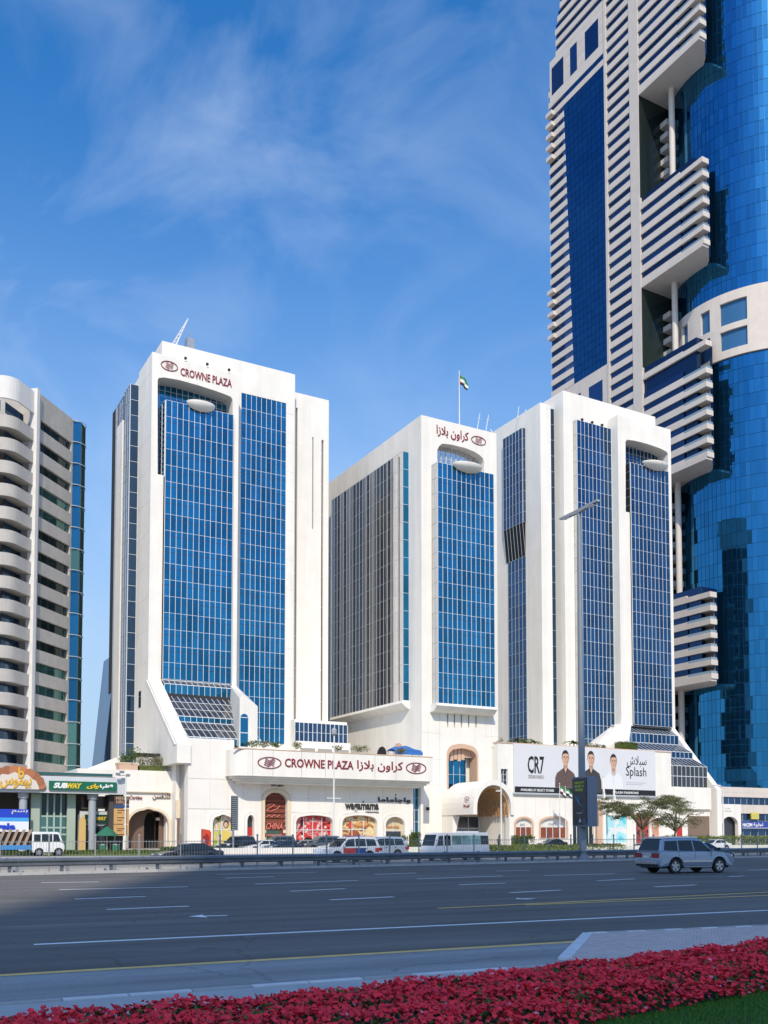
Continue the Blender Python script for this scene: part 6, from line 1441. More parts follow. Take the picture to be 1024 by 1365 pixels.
def kiosk():
    x, y = G(276, 1134); c = rot(Vector((x, y, 0)), TH)
    T = thing('kiosk', 'bright red drinks kiosk with a rounded top beside the poster arch', 'kiosk', (c.x, c.y, 0), TH)
    RD = mat('kiosk_red', (.60, .07, .03), .4)
    MB().prism([(c.x - .5, .1), (c.x + .55, .1), (c.x + .55, 2.3), (c.x + .35, 2.6), (c.x - .5, 2.75)], 'y', c.y, c.y + .9).build('cabinet', RD, T); MB().box(c.x - .52, c.x + .57, c.y - .02, c.y + .92, 0, .098).build('plinth', POLE, T)
    MB().prism([(c.x - .05 + .33 * math.cos(i * .45), 1.45 + .7 * math.sin(i * .45)) for i in range(14)], 'y', c.y - .05, c.y - .002).build('front_panel', mat('kiosk_dark_red', (.30, .02, .015), .3), T)
kiosk()

# ------------------------------------------------------------------ low walls, planters, hedges, palms
def lowwall():
    T = thing('low_wall', 'long low white wall in front of the parked cars and lawn', 'wall', (*G(280, 1138), 0), 0); T['category'] = 'wall'
    c0 = G(282, 1138.5); c1 = G(1030, 1132.5)
    a = Vector((*c0, 0)); b = Vector((*c1, 0)); n = 30; d = (b - a) / n; L_ = d.length; dn = d.normalized(); nn = Vector((-dn.y, dn.x, 0))
    for i in range(n):
        p, q = a + d * i + dn * .012, a + d * (i + 1) - dn * .012
        m = MB(); m.prism([(p.x, p.y), (q.x, q.y), (q + nn * .3).xy[:], (p + nn * .3).xy[:]], 'z', 0, .62); m.build('wall_block', LOWWALL, T)
    return a, b, nn
LA, LB, LN = lowwall()
rngL = np.random.default_rng(11); HEDGEC = mat('hedge_core', (.09, .12, .025), .9, vary=.5, scale=3.0)
def hedge(px0, px1, pyb, depth, h, label, m=LEAF, n=900, z=0, size=.10, D=None, cat='hedge', name='hedge', group=None, rnd=.12):
    """clipped leaf mass between two pixels of a ground line or of a facade plane"""
    if D is None: p0, p1 = rot(Vector((*G(px0, pyb), 0)), TH), rot(Vector((*G(px1, pyb), 0)), TH)
    else: p0, p1 = Vector((fa(px0, D, pyb), D, 0)), Vector((fa(px1, D, pyb), D, 0))
    T = thing(name, label, cat, (p0.x, p0.y, z), TH, group)
    n = int(n * 1.7); u = rngL.random(n); v = rngL.random(n); w = rngL.random(n)
    f = rngL.random(n); w = np.where(f < .45, 1 - rnd * rngL.random(n), w); v = np.where((f > .45) & (f < .85), rnd * rngL.random(n), v)
    bump = 1 + rnd * np.sin(u * 19 + v * 3) * .8 + rngL.normal(0, rnd * .4, n)
    P = np.stack([p0.x + (p1.x - p0.x) * u, p0.y + (p1.y - p0.y) * u + depth * v, z + h * w * bump], 1)
    leaves('foliage', P, size, m, rngL, up=.3, parent=T)
    e = (p1.x - p0.x) * .02; MB().box(p0.x + e, p1.x - e, p0.y + depth * .12, p0.y + depth * .88, z, z + h * (.86 if rnd < .2 else .4)).build('branches', HEDGEC, T)
    return T
def bush(px, py, D, r, h, label, m=LEAF, n=350, size=.13, group=None, cat='shrub', z=None):
    x = fa(px, D, py); zb = fz(px, py, D) if z is None else z
    T = thing('shrub', label, cat, (x, D, zb), TH, group)
    d = rngL.normal(0, 1, (n, 3)); d /= np.linalg.norm(d, axis=1)[:, None]; rr = rngL.random(n) ** .4
    P = np.array([x, D, zb + h * .5]) + d * rr[:, None] * np.array([r, r * .8, h * .5]) * (1 + .25 * np.sin(d[:, :1] * 7 + d[:, 2:] * 5))
    leaves('foliage', P, size, m, rngL, up=.3, parent=T); MB().cyl((x, D, zb), (x, D, zb + h * .4), .05, .03, 5).build('stem', BARK, T)
# lawn strips behind the low wall
def lawn_strip(px0, px1, pyb, pyt, m=GRASS2):
    g = MB(); g.add([(*G(px0, pyb), .03), (*G(px1, pyb - .4), .03), (*G(px1, pyt - .4), .03), (*G(px0, pyt), .03)], [(0, 1, 2, 3)]); g.build('lawn_strip', m)['kind'] = 'structure'
lawn_strip(655, 850, 1137, 1131); lawn_strip(880, 1040, 1133.2, 1128.8); lawn_strip(520, 600, 1137, 1132); lawn_strip(60, 275, 1141, 1137)
hedge(650, 835, 1136.2, .9, .8, 'long low yellow-green hedge on the lawn before the arched windows', bpy.data.materials['bright_leaf'] if 'bright_leaf' in bpy.data.materials else mat('bright_leaf', (.17, .20, .03), .6, randc=.4), 2600)
hedge(686, 714, 1131.5, 1.0, 1.75, 'clipped box hedge under the small arched window right of the entrance', LEAF, 1000)
hedge(516, 545, 1133, 1.0, 1.7, 'clipped green hedge below the small noodle shop window', LEAF, 1000)
hedge(550, 562, 1133, 1.1, 2.2, 'short clipped hedge at the foot of the tall blue window', LEAF, 500)
hedge(522, 575, 1135.2, .8, .75, 'low loose hedge left of the white minibus', LEAF, 900)
hedge(892, 1030, 1131.8, 2.0, 1.7, 'wide bright green hedge at right below the arched portal', bpy.data.materials['bright_leaf'], 4200)
hedge(80, 240, 1139.5, .8, .45, 'low grassy hedge along the pavement before the restaurants', LEAF, 1600, size=.08)
hedge(0, 60, 1140.5, .8, .4, 'low grassy hedge below the flatbed truck', LEAF, 700, size=.08)
hedge(215, 236, 1136.5, .9, .6, 'small hedge in front of the restaurant arch behind the dark sedan', LEAF, 350, size=.08)
hedge(279, 290, 1137.5, .8, .7, 'little hedge beside the red kiosk', LEAF, 220, size=.08)
hedge(768, 830, 1132.5, .8, .75, 'dark low hedge right of the tall street lamp', LEAF_D, 900)
bush(352, 996, 127.6, 1.2, 1.0, 'small olive shrub between the two left green shrubs on the sign band', LEAF_O, 260, z=14.5); bush(335.5, 996, 127.6, 1.2, .95, 'leftmost dark shrub above the oval emblem on the sign band', LEAF, 260, z=14.5); bush(368, 996, 127.6, 1.0, .9, 'third shrub from the left on the sign band', LEAF, 220, z=14.5)
bush(396, 997, 127.6, .8, 1.1, 'single yellowish shrub above the letter C of the sign band', LEAF_O, 200, z=14.5); bush(450, 1001, 127.6, .8, .9, 'yellowish shrub on the sign band beside the lamp post', LEAF_O, 180, z=14.5); bush(481, 1003, 127.6, 1.6, 1.0, 'wide olive shrub on the sign band above the Arabic lettering', LEAF_O, 300, z=14.5)
def parasol():
    D = 128.3; x0, x1 = fa(527, D, 1000), fa(564, D, 1000); zb = 14.5
    T = thing('parasol', 'blue fabric awning shelter on the podium terrace beside the middle tower', 'awning', ((x0 + x1) / 2, D, zb), TH)
    z0, z1 = fz(545, 1003.5, D), fz(545, 993.5, D); BLU = mat('awning_blue', (.03, .14, .42), .8, vary=.1, scale=2)
    n = 12; P = []
    for j in range(5):
        v = j / 4
        for i in range(n + 1):
            u = i / n; P.append((x0 + (x1 - x0) * u, D + 3.0 * v, z0 + (z1 - z0) * (.35 + .65 * math.sin(u * 2.6 + .35)) * math.sin(.35 + v * 2.4) + .08 * math.sin(u * 14)))
    m = MB(); m.add(P, [(j * (n + 1) + i, j * (n + 1) + i + 1, (j + 1) * (n + 1) + i + 1, (j + 1) * (n + 1) + i) for j in range(4) for i in range(n)]); m.build('cloth', BLU, T, smooth=True, recalc=False)
    for x in (x0 + .3, x1 - .3):
        for y in (D + .2, D + 2.8): MB().cyl((x, y, zb), (x, y, z0 + .5), .05, .05, 6).build('pole', POLE, T)
    MB().prism([(x0 + (x1 - x0) * i / 10, z0 + .35 * (.3 + math.sin(i / 10 * 2.6 + .35))) for i in range(11)] + [(x1, z0 - .3), (x0, z0 - .3)], 'y', D + .02, D + .06).build('valance', BLU, T)
    bush(535, 1004, 127.4, .9, 1.0, 'small shrub at the front of the blue awning', LEAF_O, 220, z=14.5)
parasol()
def palm(px, D, z, h, label, n=13, fl=1.7):
    x = fa(px, D, 985); T = thing('palm', label, 'palm', (x, D, z), TH, 'small palms on the podium roof')
    MB().tube([(x, D, z), (x + .05, D, z + h * .5), (x, D, z + h)], [.16, .12, .10], 7).build('trunk', BARK, T)
    rng = random.Random(px)
    for i in range(n):
        a = 6.283 * i / n + rng.uniform(-.2, .2); e = rng.uniform(.1, 1.1); mb = MB(); k = 6; pts = []
        for j in range(k + 1):
            t = j / k; pts.append(Vector((x + math.cos(a) * fl * t * math.cos(e * (1 - t)), D + math.sin(a) * fl * t * math.cos(e * (1 - t)), z + h + fl * (math.sin(e) * t - .75 * t * t))))
        for j in range(k):
            p, q = pts[j], pts[j + 1]; sd = Vector((-math.sin(a), math.cos(a), 0)); w = .30 * (1 - (j / k) * .6)
            for s in (1, -1):
                mb.add([p, q, q.lerp(p, -.4) + sd * s * w + Vector((0, 0, -.10)), p.lerp(q, .2) + sd * s * w * .5 + Vector((0, 0, -.05))], [(0, 1, 2, 3)])
        mb.build('frond', LEAF if i % 3 else LEAF_O, T, recalc=False)
palm(690, 133, 17.4, .9, 'leftmost small palm above the billboard corner', fl=2.1); palm(699, 134, 17.4, 1.0, 'second small palm from the left above the billboard', fl=2.0); palm(712, 133, 17.4, .8, 'third small palm above the billboard lettering', fl=2.0)
palm(765, 133, 17.4, 1.0, 'small palm behind the tall street lamp on the podium', fl=2.0)
bush(784, 991, 132.8, 1.3, 1.2, 'yellowish shrub right of the tall lamp on the billboard roof', LEAF_O, 300, z=17.4); bush(796, 991, 132.8, .9, 1.2, 'grey-green round shrub on the billboard roof near the flared buttress', LEAF_O, 240, z=17.4); bush(804.5, 991, 132.8, .55, 1.1, 'small dark topiary on the billboard roof beside the buttress', LEAF_D, 200, z=17.4)
hedge(826, 851, 995, 1.6, 1.5, 'rounded green hedge on the billboard roof before the skylights', LEAF, 1000, z=17.6, D=132.0)
bush(666, 985, 133, .7, 1.6, 'small shrub at the corner beside the middle tower on the podium', LEAF, 160, z=17.0)
def planter():
    D = 135.9; x0, x1 = fa(160, D, 1022), fa(183, D, 1022); z0 = 11.1
    T = thing('planter', 'terracotta roof planter over the restaurant wing', 'planter', (x0, D, z0), TH)
    MB().prism([(x0, z0 + .02), (x1, z0 + .02), (x1 + .15, z0 + 1.0), (x0 - .2, z0 + 1.0)], 'y', D + .1, D + 2).build('trough', PINK, T); MB().box(x0 - .25, x1 + .2, D + .05, D + 2.05, z0 + 1.003, z0 + 1.15).build('rim', CREAM, T)
    bush(176, 1011, D + .8, 1.5, 2.6, 'tall leafy shrub growing in the terracotta roof planter', LEAF, 520, z=z0 + .9); bush(166, 1018, D + .8, 1.2, 1.5, 'shorter shrub at the left end of the terracotta roof planter', LEAF, 300, z=z0 + .9)
    hedge(186, 218, 1024, 1.4, 1.9, 'loose shrubs in front of the slatted roof pergola', LEAF_O, 900, z=z0 + .1, D=D + .3, rnd=.35)
    pg = thing('pergola', 'dark slatted pergola on the roof of the restaurant wing', 'pergola', (fa(185, D, 1010), D + 2.4, z0), TH)
    a, b = fa(184, D, 1010), fa(236, D, 1010); b = 40.0
    for k in range(16): bx('slat', pg, a + k * (b - a) / 16, a + k * (b - a) / 16 + .16, D + 2.0, D + 6, z0 + 2.5, z0 + 2.7, DARK)
    for x in (a + .1, b - .3): MB().box(x, x + .15, D + 2.2, D + 2.35, z0, z0 + 2.49).build('post', POLE, pg)
    MB().box(a, b, D + 1.9, D + 1.99, z0 + 2.35, z0 + 2.75).build('beam', DARK, pg)
    for k in range(3):
        t = thing('roof_chair', ('leftmost', 'middle', 'rightmost')[k] + ' white terrace chair under the roof pergola', 'chair', (a + 3.3 + k * .9, D + 1.2, z0), TH, 'white chairs under the pergola'); x = a + 3.3 + k * .9
        MB().box(x, x + .5, D + 1.0, D + 1.5, z0 + .42, z0 + .47).build('seat', MULL, t); MB().box(x, x + .5, D + 1.5, D + 1.55, z0 + .42, z0 + .95).build('backrest', MULL, t)
        for i in (0, .45):
            for j in (0, .45): MB().box(x + i, x + i + .05, D + 1.0 + j, D + 1.05 + j, z0, z0 + .419).build('leg', MULL, t)
planter()
# ------------------------------------------------------------------ spreading trees on the plaza
def tree(px, pyb, hgt, half, label, nl, m, seed, lean=0.0, size=.12):
    x, y = G(px, pyb); rng = np.random.default_rng(seed); T = thing('acacia_tree', label, 'tree', (x, y, 0), 0, 'spreading trees before the podium')
    tips = []; mb = MB(); base = Vector((x, y, 0)); fork = Vector((x + lean, y, hgt * .30))
    mb.tube([base, base.lerp(fork, .5) + Vector((.08, 0, 0)), fork], [.22, .17, .15], 8)
    r = random.Random(seed)
    for i in range(13):
        a = 6.283 * i / 13 + r.uniform(-.25, .25); ln = half * r.uniform(.45, 1.0); up_ = r.uniform(.18, .66)
        e = fork + Vector((math.cos(a) * ln * .5, math.sin(a) * ln * .5, hgt * up_ * .75))
        mb.tube([fork, fork.lerp(e, .5) + Vector((r.uniform(-.2, .2), r.uniform(-.2, .2), .15)), e], [.10, .075, .05], 6)
        for j in range(5):
            b = a + r.uniform(-1.0, 1.0); g = e + Vector((math.cos(b) * ln * r.uniform(.3, .6), math.sin(b) * ln * r.uniform(.3, .6), hgt * r.uniform(-.10, .12)))
            g.z = min(g.z, hgt * .97)
            mb.tube([e, e.lerp(g, .5) + Vector((0, 0, .15)), g], [.045, .03, .02], 5); tips.append(g); tips.append(e.lerp(g, .6))
            for q in range(3):
                c = b + r.uniform(-1.2, 1.2); h = g + Vector((math.cos(c), math.sin(c), r.uniform(-.6, .25))) * r.uniform(.4, 1.0); mb.tube([g, h], [.02, .012], 4); tips.append(h)
    mb.build('trunk', BARK, T, recalc=False)
    tp = np.array([t[:] for t in tips]); k = rng.integers(0, len(tp), nl)
    P = tp[k] + rng.normal(0, 1, (nl, 3)) * np.array([.40, .40, .12])
    P[:, 2] -= .12 * ((P[:, 0] - tp[k][:, 0]) ** 2 + (P[:, 1] - tp[k][:, 1]) ** 2)
    leaves('crown', P, size, m, rng, up=.9, parent=T)
tree(857, 1131.5, 9.2, 6.4, 'dark spreading acacia tree with a leafy flat crown behind the silver car', 17000, LEAF_A, 5, size=.10)
tree(894, 1130.5, 8.3, 5.0, 'thin pale acacia tree with a sparse see-through crown', 4200, LEAF_O, 9, lean=.8, size=.085)

# ------------------------------------------------------------------ vehicles
def wheel(root, x, y, r, w, side_, rim=RIM):
    m = MB(); n = 24
    prof = [(r * .64, -w / 2), (r * .93, -w / 2), (r, -w * .3), (r, w * .3), (r * .93, w / 2), (r * .64, w / 2)]
    vs = [(x + a * math.cos(2 * math.pi * i / n), y + b, r + a * math.sin(2 * math.pi * i / n)) for a, b in prof for i in range(n)]
    fs = [(j * n + i, j * n + (i + 1) % n, ((j + 1) % 6) * n + (i + 1) % n, ((j + 1) % 6) * n + i) for j in range(6) for i in range(n)]
    m.add(vs, fs); t = m.build('wheel', TYRE, root)
    yo = y + side_ * w * .42; d = MB(); k = 5
    d.cyl((x, y - side_ * .02, r), (x, yo - side_ * .06, r), r * .63, r * .63, 20)
    d.build('hub_back', DARK, t)
    d = MB()
    for i in range(k):
        a = 2 * math.pi * i / k + .3; c, s = math.cos(a), math.sin(a); px_, pz = -s, c
        d.hull([(x + c * r * q + px_ * r * ww * e, yo + o * side_, r + s * r * q + pz * r * ww * e) for q, ww in ((.10, .12), (.62, .17)) for e in (-1, 1) for o in (-.03, .0)])
    d.cyl((x, yo - side_ * .03, r), (x, yo + side_ * .012, r), r * .17, r * .15, 12)
    vs = [(x + a * r * math.cos(2 * math.pi * i / n), yo + o * side_, r + a * r * math.sin(2 * math.pi * i / n)) for a, o in ((.66, -.02), (.66, .012), (.58, .008), (.56, -.03)) for i in range(n)]
    d.add(vs, [(j * n + i, j * n + (i + 1) % n, (j + 1) * n + (i + 1) % n, (j + 1) * n + i) for j in range(3) for i in range(n)])
    d.build('rim', rim, t)
def vehicle(name, label, cat, x, y, heading, sp, pm, group=None, detail=1, doors=True):
    """x forward, y left, z up; sp gives the measurements"""
    T = thing(name, label, cat, (0, 0, 0), 0, group); T.location = (x, y, 0); T.rotation_euler = (0, 0, heading)
    L_, Wd, H = sp['L'], sp['W'], sp['H']; hw = Wd / 2; r = sp['r']; xr, xf = sp['ax']; cl = sp.get('cl', .25)
    def arcw(xc): return [(xc + (r + .07) * math.cos(R(180 - 180 * i / 8)), r + (r + .07) * math.sin(R(180 - 180 * i / 8)) * 1.0) for i in range(9)]
    low = [(-L_ / 2 + .12, cl)] + [p for p in arcw(xr) if p[1] > cl] + [p for p in arcw(xf) if p[1] > cl] + [(L_ / 2 - .12, cl)]
    prof = low + sp['body']
    def sect(k, zlift=0): 
        cxm = 0; return [(px * k, max(cl, pz) if pz > cl + .01 else cl) for px, pz in prof]
    m = MB(); n = len(prof); lay = [(-hw + .0, .965, .0), (-hw + .0, 1.0, 0), (hw, 1.0, 0), (hw, .965, 0)]
    yk = [-hw + .02, -hw + .11, hw - .11, hw - .02]
    # rounded flanks: belt line pulls in towards the top and the sill
    def pt(p, yv, k):
        z = p[1]; q = (z - cl) / (sp['belt'] - cl); tuck = .06 * max(0, q - .55) ** 1.5 * 2 + .05 * max(0, .25 - q) * 2
        s = 1 if yv > 0 else -1
        return (p[0] * k, s * (abs(yv) - tuck), z)
    vs = []
    for yv, k in zip((-hw, -hw + .10, hw - .10, hw), (.985, 1.0, 1.0, .985)): vs += [pt(p, yv, k) for p in prof]
    fs = [(j * n + i, j * n + (i + 1) % n, (j + 1) * n + (i + 1) % n, (j + 1) * n + i) for j in range(3) for i in range(n)] + [tuple(range(n)), tuple(range(4 * n - 1, 3 * n - 1, -1))]
    m.add(vs, fs); b = m.build('body', pm, T)
    bv = b.modifiers.new('edge', 'BEVEL'); bv.width = .035; bv.segments = 2; bv.limit_method = 'ANGLE'; bv.angle_limit = R(35)
    # greenhouse
    cab = sp['cab']; w0, w1 = hw - .07, hw - sp.get('tum', .24); zb, zt = cab[0][1], max(p[1] for p in cab)
    def yw(z): return w0 + (w1 - w0) * max(0, (z - zb) / (zt - zb))
    k = len(cab); m = MB(); m.add([(px, -yw(pz), pz) for px, pz in cab] + [(px, yw(pz), pz) for px, pz in cab], [tuple(range(k)), tuple(range(2 * k - 1, k - 1, -1))] + [(i, i + k, (i + 1) % k + k, (i + 1) % k) for i in range(k)])
    c = m.build('cabin', pm, T); bv = c.modifiers.new('edge', 'BEVEL'); bv.width = .05; bv.segments = 2; bv.limit_method = 'ANGLE'; bv.angle_limit = R(25)
    for s in (-1, 1):
        for w in sp['side']:
            o = MB(); e = .012; q = [(px, s * (yw(pz) + e), pz) for px, pz in w]; q2 = [(px, s * (yw(pz) - .03), pz) for px, pz in w]; kk_ = len(w)
            o.add(q + q2, [tuple(range(kk_)), tuple(range(2 * kk_ - 1, kk_ - 1, -1))] + [(i, i + kk_, (i + 1) % kk_ + kk_, (i + 1) % kk_) for i in range(kk_)]); o.build('window', CARGLASS, T)
        if sp.get('mirror'): mx_, mz = sp['mirror']; o = MB(); o.hull([(mx_ + a, s * (hw - .06 + bq), mz + cq) for a, bq, cq in ((0, 0, 0), (.06, .2, 0), (.14, .2, .02), (.12, 0, .02), (0, .02, .16), (.04, .22, .15), (.1, .2, .13))]); o.build('mirror', pm, T)
        for d0, d1, z in sp.get('handles', []): o = MB(); o.box(d0, d1, s * (hw - .01) - .015, s * (hw - .01) + .02, z, z + .035); o.build('door_handle', CHROME if detail else pm, T)
        for x0 in sp.get('seams', []): o = MB(); o.box(x0, x0 + .012, s * (hw - .012) - .008, s * (hw - .012) + .006, cl + .15, sp['belt'] - .02); o.build('door_gap', DARK, T)
        for x_, z0, z1, y0, y1, dx in sp['tail']: o = MB(); o.hull([(x_, s * y0, z0), (x_, s * y1, z0), (x_, s * y0, z1), (x_, s * y1, z1), (x_ + dx, s * y1, z0 + .03), (x_ + dx, s * y1, z1 - .02), (x_ + .06, s * y0, z0), (x_ + .06, s * y0, z1)]); o.build('tail_light', TAIL, T)
        for x_, z0, z1, y0, y1, dx in sp['head']: o = MB(); o.hull([(x_, s * y0, z0), (x_, s * y1, z0), (x_, s * y0, z1), (x_, s * y1, z1), (x_ - dx, s * y1, z0 + .04), (x_ - dx, s * y1, z1)]); o.build('headlight', HEADL, T)
        wheel(T, xr, s * (hw - .14), r, .24, s); wheel(T, xf, s * (hw - .14), r, .24, s)
    def slanted(name_, p, q, f0, f1, out):
        a = Vector((p[0], 0, p[1])); b_ = Vector((q[0], 0, q[1])); nrm = Vector((-(b_ - a).z, 0, (b_ - a).x)).normalized() * out; o = MB(); A, B = a.lerp(b_, f0), a.lerp(b_, f1); ya, yb = yw(A.z) - .08, yw(B.z) - .09
        o.add([A + nrm + Vector((0, -ya, 0)), A + nrm + Vector((0, ya, 0)), B + nrm + Vector((0, yb, 0)), B + nrm + Vector((0, -yb, 0)), A - nrm + Vector((0, -ya, 0)), A - nrm + Vector((0, ya, 0)), B - nrm + Vector((0, yb, 0)), B - nrm + Vector((0, -yb, 0))],
              [(0, 1, 2, 3), (0, 4, 5, 1), (1, 5, 6, 2), (2, 6, 7, 3), (3, 7, 4, 0)]); o.build(name_, CARGLASS, T)
    slanted('rear_window', *sp['rearw'], .012); slanted('windscreen', *sp['winds'], .012)
    for nm, x0, x1, y0, y1, z0, z1, mm_ in sp.get('extra', []): o = MB(); o.box(x0, x1, y0, y1, z0, z1); o.build(nm, mm_, T)
    MB().box(-L_ / 2 + .25, L_ / 2 - .25, -hw + .2, hw - .2, cl - .06, cl + .12).build('underbody', DARK, T)
    return T
PL = mat('number_plate', (.66, .64, .58), .5)
def suv_spec(L_=4.95, Wd=1.97, H=1.88):
    return dict(L=L_, W=Wd, H=H, r=.40, ax=(-1.36, 1.49), cl=.34, belt=1.12,
        body=[(L_ / 2 - .02, .55), (L_ / 2 - .05, .80), (2.28, 1.0), (1.9, 1.08), (1.15, 1.14), (-2.30, 1.14), (-2.41, 1.04), (-2.43, .72), (-2.475, .70), (-2.475, .50), (-2.40, .40)],
        cab=[(1.18, 1.12), (.42, 1.78), (.2, 1.84), (-.9, 1.87), (-1.9, 1.83), (-2.12, 1.76), (-2.36, 1.12)], tum=.27,
        side=[[(-2.05, 1.20), (-1.16, 1.18), (-1.14, 1.70), (-1.90, 1.68)], [(-1.08, 1.18), (-.16, 1.17), (-.20, 1.72), (-1.06, 1.71)], [(-.08, 1.17), (.98, 1.16), (.42, 1.67), (-.12, 1.72)]],
        mirror=(.85, 1.14), handles=[(-.32, -.14, 1.0), (-1.20, -1.02, 1.0)], seams=[-1.13, -.12, .92],
        tail=[(-2.46, .82, 1.06, .42, .95, .34)], head=[(2.40, .78, .98, .50, .93, .28)],
        rearw=((-2.36, 1.12), (-2.12, 1.76), .10, .93), winds=((.42, 1.78), (1.18, 1.12), .08, .96),
        extra=[('number_plate', -2.49, -2.44, -.26, .26, .80, .92, PL), ('bumper', -2.53, -2.40, -.86, .86, .50, .66, CHROME), ('bumper', -2.50, -2.38, -.80, .80, .38, .49, DARK), ('running_board', -.85, .95, -1.0, -.86, .33, .39, STEEL), ('running_board', -.85, .95, .86, 1.0, .33, .39, STEEL), ('roof_rail', -1.8, .3, -.66, -.62, 1.86, 1.91, CHROME), ('roof_rail', -1.8, .3, .62, .66, 1.86, 1.91, CHROME),
               ('side_trim', -.90, .98, -1.0, -.96, .60, .68, CHROME), ('side_trim', -.90, .98, .96, 1.0, .60, .68, CHROME), ('rear_spoiler', -2.24, -2.0, -.66, .66, 1.80, 1.86, PL), ('grille', 2.36, 2.44, -.5, .5, .62, .92, DARK), ('tailgate_trim', -2.455, -2.41, -.40, .40, 1.0, 1.07, CHROME)])
def sedan_spec(L_=4.75, Wd=1.82, H=1.45):
    return dict(L=L_, W=Wd, H=H, r=.33, ax=(-1.38, 1.40), cl=.22, belt=.92,
        body=[(L_ / 2 - .03, .42), (L_ / 2 - .03, .58), (2.15, .74), (1.2, .90), (-1.65, .95), (-2.25, .93), (-2.34, .80), (-2.36, .5)],
        cab=[(1.10, .90), (.25, 1.36), (-.1, 1.43), (-.8, 1.42), (-1.1, 1.36), (-1.85, .93)], tum=.26,
        side=[[(-1.45, .99), (-.50, .97), (-.52, 1.34), (-1.05, 1.30)], [(-.42, .97), (.82, .95), (.18, 1.31), (-.44, 1.35)]],
        mirror=(.72, .92), handles=[(-.3, -.14, .80), (-1.25, -1.08, .82)], seams=[-1.25, -.46, .78],
        tail=[(-2.35, .68, .86, .45, .84, .22)], head=[(2.30, .56, .72, .45, .84, .30)],
        rearw=((-1.85, .93), (-1.1, 1.36), .14, .92), winds=((.25, 1.36), (1.10, .90), .08, .94),
        extra=[('number_plate', -2.385, -2.35, -.26, .26, .56, .68, PL), ('bumper', 2.28, 2.36, -.7, .7, .28, .42, DARK), ('number_plate', 2.34, 2.375, -.26, .26, .44, .54, PL)])
def mpv_spec():
    s = suv_spec(4.9, 1.9, 1.8); s = dict(s); s['extra'] = [('number_plate', -2.49, -2.44, -.26, .26, .80, .92, PL), ('bumper', -2.50, -2.40, -.8, .8, .5, .62, DARK)]; return s
SILV = paint('silver_blue_paint', (.27, .33, .42), .4, .3); BLK = paint('black_paint', (.012, .014, .018)); WHT = paint('white_paint', (.70, .70, .69)); NAVY = paint('navy_paint', (.012, .025, .05)); BEI = paint('beige_paint', (.45, .36, .26), .2); GRY = paint('grey_paint', (.12, .125, .13), .4); REDP = paint('red_paint', (.55, .04, .03)); BLUP = paint('blue_paint', (.03, .06, .24)); SIL2 = paint('pale_blue_paint', (.40, .46, .55), .4)
def at_mid(pxl, pxr, pyg, th):
    a = G((pxl + pxr) / 2, pyg); return a
hd_r, hd_l = TR, TR + math.pi
x, y = G(913, 1163.5); vehicle('parked_car' if False else 'car', 'silver blue four-wheel-drive car driving on the wide road', 'car', x, y, TR - R(3), suv_spec(), SILV)
x, y = G(936, 1149); vehicle('car', 'dark sedan half hidden beyond the silver four-wheel drive', 'car', x, y, TR, sedan_spec(), NAVY)
x, y = G(250, 1151.5); vehicle('car', 'dark sedan on the service road behind the guard rail at left', 'car', x, y, TG + math.pi, sedan_spec(4.85), BLK)
x, y = G(463, 1149.5); pc = vehicle('car', 'white estate car with red and blue door panels behind the guard rail', 'car', x, y, TG + math.pi, mpv_spec(), WHT)
def decal(root, x0, x1, z0, z1, y, m, name='door_panel'): MB().box(x0, x1, y - .012, y + .012, z0, z1).build(name, m, root)
decal(pc, -.1, .95, .45, 1.05, .955, REDP); decal(pc, -1.0, -.12, .45, 1.05, .955, BLUP); decal(pc, -2.2, -1.9, .75, 1.05, .955, REDP); decal(pc, -1.86, -1.83, .75, 1.05, .955, REDP)
MB().box(-1.9, -1.2, -.62, .62, 1.88, 1.93).build('roof_panel', REDP, pc); MB().box(-1.15, .1, -.62, .62, 1.885, 1.935).build('roof_panel', BLUP, pc)
x, y = G(503, 1146.5); vehicle('car', 'pale blue car tail to the right of the white estate car', 'car', x, y, TG + math.pi, mpv_spec(), SIL2)
grp = 'cars parked before the shopfronts'
for px, py, sp, pm, lab, hd in ((316, 1136.6, suv_spec(), BLK, 'black four-wheel drive parked under the black louvred pylon', 0), (350, 1136.4, sedan_spec(), WHT, 'white saloon parked next to the black four-wheel drive', 0), (376, 1136.8, sedan_spec(), NAVY, 'navy saloon parked before the brick-clad restaurant door', 0), (369, 1133.6, suv_spec(), GRY, 'grey car behind the navy saloon at the restaurant door', 0),
                               (403, 1136.0, sedan_spec(), BEI, 'beige saloon parked below the red poster', 0), (428, 1136.0, suv_spec(), GRY, 'dark grey car parked at the right end of the red poster', 0), (452, 1136.6, sedan_spec(), WHT, 'white car nose behind the lamp post foot', 0), (478, 1135.2, mpv_spec(), WHT, 'white van-like car parked before the burger poster', 0), (514, 1135.0, sedan_spec(), SIL2, 'silver saloon parked left of the clipped hedge', 0),
                               (952, 1133.6, sedan_spec(), WHT, 'white saloon passing below the bright hedge at right', 1), (868, 1131.8, sedan_spec(), NAVY, 'dark blue car behind the dark acacia trunk', 0), (736, 1130.8, sedan_spec(), BLK, 'black car parked below the wide arched window', 0)):
    x, y = G(px, py); vehicle('car', lab, 'car', x, y, TH + math.pi + R({316: 30, 350: 5, 376: 20, 403: -10}.get(px, 0)), sp, pm, grp, 0)
